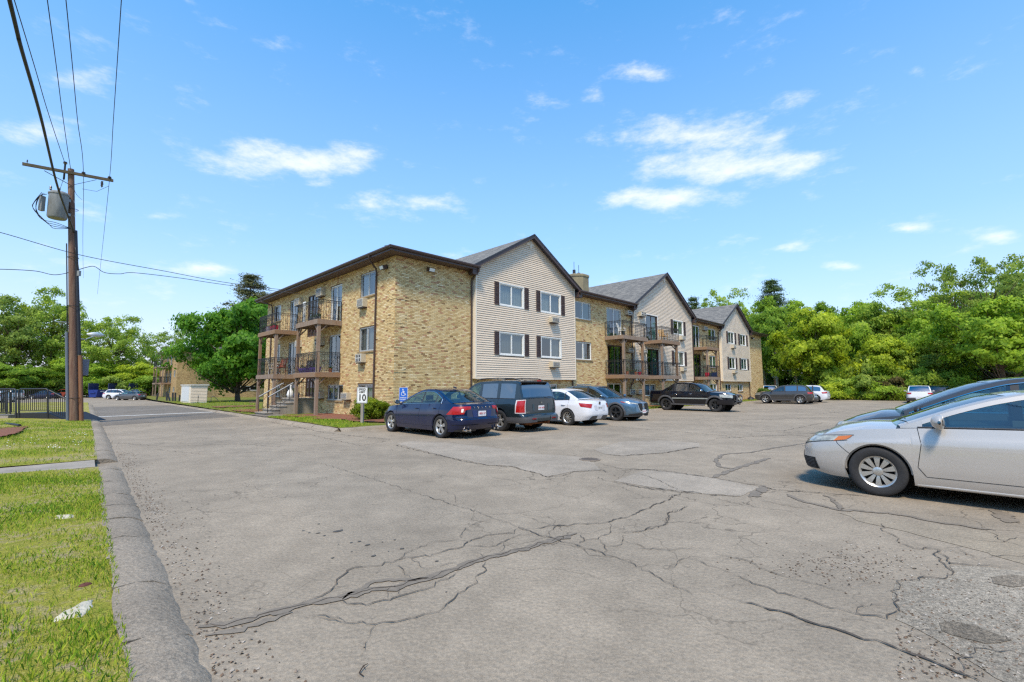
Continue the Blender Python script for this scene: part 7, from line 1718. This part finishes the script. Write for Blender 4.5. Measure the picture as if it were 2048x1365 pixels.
# right-hand wood
RT='trees of the wood behind the right side of the lot'
RTREES=[('bright_maple','mid',1625,57,.86,610,YG,'bright yellow-green maple with low spreading boughs right of the building end'),
('leafy_tree','mid',1690,63,.85,608,G1,'green tree just right of the bright yellow-green maple'),
('birch_tree','tall',1555,66,.8,590,G2,'pale-stemmed tree behind the far brick corner of the building'),
('leafy_tree','tall',1592,70,.9,600,G1,'tall green tree behind the bright yellow-green maple'),
('ash_tree','mid',1745,62,.9,598,LG,'light green tree with visible slanting limbs in the middle of the wood'),
('leafy_tree','mid',1800,60,.8,640,OG,'olive-green tree left of the white crossover'),
('locust_tree','airy',1838,60,.95,572,LG,'loose light green tree rising left of the tall bare-topped trees'),
('bare_topped_tree','airy',1925,62,.8,522,OG,'tall thin-crowned tree with dark twigs showing against the sky'),
('bare_topped_tree','airy',1990,58,.85,516,OG,'tallest thin-crowned tree near the right edge'),
('leafy_tree','mid',1868,56,.8,600,G1,'green tree behind the dark crossover on the right'),
('sugar_maple','maple',2005,43,.95,596,G1,'dense rich green maple overhanging the right edge of the lot'),
('leafy_tree','mid',1770,54,.62,665,YG,'small yellow-green tree at the front of the wood'),
('leafy_tree','mid',1835,52,.62,672,LG,'small light green tree behind the white crossover'),
('leafy_tree','round',2060,60,1.0,560,OG,'tree behind the dense maple at the right edge'),
('leafy_tree','mid',1905,50,.62,660,OG,'low olive tree left of the dense maple'),
('leafy_tree','tall',1650,76,1.0,602,G2,'dark green tree at the back of the wood above the white crossover'),
('leafy_tree','tall',1720,78,1.05,604,G1,'tree at the back of the wood near its middle'),
('leafy_tree','tall',1790,76,1.05,618,G2,'tree at the back of the wood left of the loose light green tree'),
('leafy_tree','tall',1880,74,1.05,590,G2,'tree at the back of the wood below the bare-topped trees'),
('leafy_tree','tall',1960,72,1.1,585,G1,'tree at the back of the wood behind the bare-topped trees'),
('leafy_tree','elm',2120,66,1.0,520,G2,'tree just outside the right edge of the wood'),
('leafy_tree','tall',1530,74,.9,625,G1,'green tree directly behind the end of the long building'),
('leafy_tree','tall',1500,84,.9,620,G2,'tree whose top shows over the last gable'),
('cottonwood','airy',1447,86,.9,578,LG,'light airy tree top rising above the third gable'),
('leafy_tree','airy',1495,92,.8,603,G1,'small airy tree top right of the light one above the third gable')]
for nm,k,px,d,s,zt,col,lab in RTREES: tree(nm,k,px,d,lab,col,s=s,group=RT,ztop=zt)
tree('pine_tree','pine',1552,82,'dark pine rising over the wood right of the building',DG,s=1.5,group=RT,ztop=566)
tree('pine_tree','pine2',1394,88,'dark pine tip showing beside the middle gable roof',DG,s=1.3,group=RT,ztop=600)
# undergrowth in front of the wood
rs=random.Random(8); SHL=['yellowish','pale green','dark green','olive','bright green','reddish-tinged','dull green','light green']
k=0
for px in range(1655,2110,26):
    d=52.6-(px-1655)*.022+rs.uniform(-.6,.6); col=[YG,LG,G2,OG,G1,(.12,.10,.03),OG,LG][k%8]
    ref=('left end of the wood' if px<1700 else 'slope left of the white crossover' if px<1800 else 'slope behind the white crossover' if px<1880 else 'foot of the dense maple')
    tree('shrub','shrub' if k%2 else 'bramble',px,d,'%s bush on the %s'%(SHL[k%8],ref)+(', lower of two' if k==9 else ', farthest right' if k==17 else ', farther one' if k in (15,16) else ''),col,s=rs.uniform(.85,1.15),sz=rs.uniform(.8,1.3),group='bushes along the edge of the wood',cat='bush'); k+=1
for px in range(1640,2120,40):
    d=56-(px-1655)*.022; tree('shrub','shrub',px,d,'%s taller bush behind the wood edge, %s'%(SHL[(k*3)%8],'near the building' if px<1760 else 'right of the bright maple' if px<1880 else 'near the right edge'),[OG,G1,LG,YG][k%4],s=1.25,sz=1.9,group='bushes along the edge of the wood',cat='bush'); k+=1
g_=blades('undergrowth',30000,(51.3,58,-26,-4),lambda x,y:.02,.25,.7,M_blade,9)
# left side of the drive
LT='trees behind the drive'
LTREES=[('elm_tree','elm',28,88,.95,592,OG,'tall loose elm at the left edge of the photo'),('elm_tree','elm',100,92,.9,576,LG,'tallest elm left of the utility pole'),('leafy_tree','elm',-40,86,.9,585,OG,'elm cut off by the left edge'),
('locust_tree','elm',230,95,.85,628,LG,'spreading light green tree above the dumpsters'),('leafy_tree','airy',180,100,.9,640,YG,'yellowish tree right behind the utility pole'),('leafy_tree','airy',300,104,.9,658,LG,'thin pale tree between the spreading tree and the far block'),
('leafy_tree','airy',345,110,.9,655,OG,'thin tree whose top shows over the far block'),('leafy_tree','mid',150,90,.9,700,G1,'low green tree behind the pole'),('leafy_tree','mid',60,84,.85,720,G2,'dark low tree behind the railing'),
('leafy_tree','mid',10,80,.85,715,G2,'dark low tree at the left edge'),('leafy_tree','mid',290,92,.9,715,YG,'low yellow-green tree left of the far block balconies'),('leafy_tree','mid',215,92,.9,712,G1,'low green tree behind the first dumpster'),
('leafy_tree','mid',110,90,.9,712,OG,'low olive tree left of the pole'),('leafy_tree','mid',-60,84,.9,700,G1,'low tree outside the left edge'),('leafy_tree','airy',395,120,.9,650,LG,'thin tree behind the round maple')]
for nm,kd,px,d,s,zt,col,lab in LTREES: tree(nm,kd,px,d,lab,col,s=s,group=LT,ztop=zt)
for i,px in enumerate(range(-60,330,30)):
    tree('shrub','shrub',px,88+3*(i%2),'%s hedge bush under the trees, %s'%(SHL[i%8],'left of the railing' if px<30 else 'seen through the railing' if px<140 else 'behind the dumpsters' if px<250 else 'left of the far block'),[G2,G1,OG,G2][i%4],s=1.6,sz=1.6,group='bushes behind the far cars',cat='bush')
tree('round_maple','broad',476,52,'round dense green maple on the lawn left of the apartment building',(.11,.26,.018),s=1.10,ztop=596,rz=1.0)
tree('round_maple','round',535,60,'second dense maple tucked behind the left end of the building',(.10,.23,.014),s=.95,ztop=598,rz=2.0)
tree('pine_tree','pine',490,82,'brownish open pine rising behind the round maple',(.11,.12,.04),s=2.0,ztop=548)
# clipped yellow-green bush by the corner
PR['box']=proto_tree(31,.50,.80,.50,.15,nlobe=14,ncl=12,nl=60,leaf=.045,cs=.17,trunk_r=.03,stems=3)
def bush(px,py,d,s,sz,label,col):
    q=at_d(px,py,d); l_=WL(q.x,q.y); o=empty('garden_bush',(q.x,q.y,H(*l_)+.10),.7,label=label,cat='bush')
    for nm,me in zip(('stem','foliage'),PR['box']):
        c=bpy.data.objects.new(nm,me); COL.objects.link(c); c.parent=o; c.scale=(s,s,sz); c.color=(*col,1)
bush(735,830,19.6,.78,1.0,'yellow-green rounded bush behind the speed limit sign',(.20,.27,.012)); bush(758,830,20.0,.62,.85,'smaller green rounded bush against the brick corner',(.15,.24,.014))
bush(1530,805,50,1.0,1.3,'small bush at the foot of the far brick corner',(.10,.18,.02))

# far woodland closing the view between the nearer trees, and the trees across the road behind the camera
def wood_band(name,pts,h0,h1,n,seed,col,leaf=.55):
    g=np.random.default_rng(seed); t=g.uniform(0,1,n)*(len(pts)-1); i=np.minimum(t.astype(int),len(pts)-2); f=t-i; P=np.array(pts,float); xy=P[i]*(1-f)[:,None]+P[i+1]*f[:,None]
    hh=h1*(.72+.16*np.sin(t*9.1)+.12*np.sin(t*23.7+1)); z=h0+g.uniform(0,1,n)**.8*hh; depth=g.normal(0,1.6,n)
    d=P[-1]-P[0]; nr=np.array([-d[1],d[0]])/np.hypot(*d); C=np.stack([xy[:,0]+nr[0]*depth,xy[:,1]+nr[1]*depth,z],1)
    Nn=g.normal(size=(n,3))*.6+np.array([0,0,.5]); Nn/=np.linalg.norm(Nn,axis=1,keepdims=True)
    me=leafmesh(name,C,Nn,g.uniform(.5,1.2,n)*leaf,np.clip(g.normal(.5,.18,n)+.15*np.sin(C[:,0]*.9)+.15*np.sin(z*1.7),0,1),M_leaf,g); o=link(name,me); o.color=(*col,1); tag(o,kind='stuff'); return o
def W2(px,d): p=at_d(px,770,d); return (p.x,p.y)
wood_band('woodland',[W2(-260,118),W2(0,122),W2(200,128),W2(400,138),W2(560,150)],-1.0,9.5,26000,3,(.06,.11,.02))
wood_band('woodland',[W2(1440,112),W2(1560,88),W2(1800,82),W2(2150,74),W2(2700,60)],-1.0,9.0,30000,4,(.06,.11,.02),leaf=.42)
k=0
for ang in range(-175,180,13):
    x,y=sin(radians(ang))*44,cos(radians(ang))*44
    l_=WL(x,y)
    if y>-8: continue
    tree('roadside_tree',['mid','round','tall','maple'][k%4],0,0,'leafy tree across the road behind the viewer, seen only in reflections',[G1,OG,G2,LG][k%4],s=1.15,group='trees behind the viewer',pos=l_); k+=1
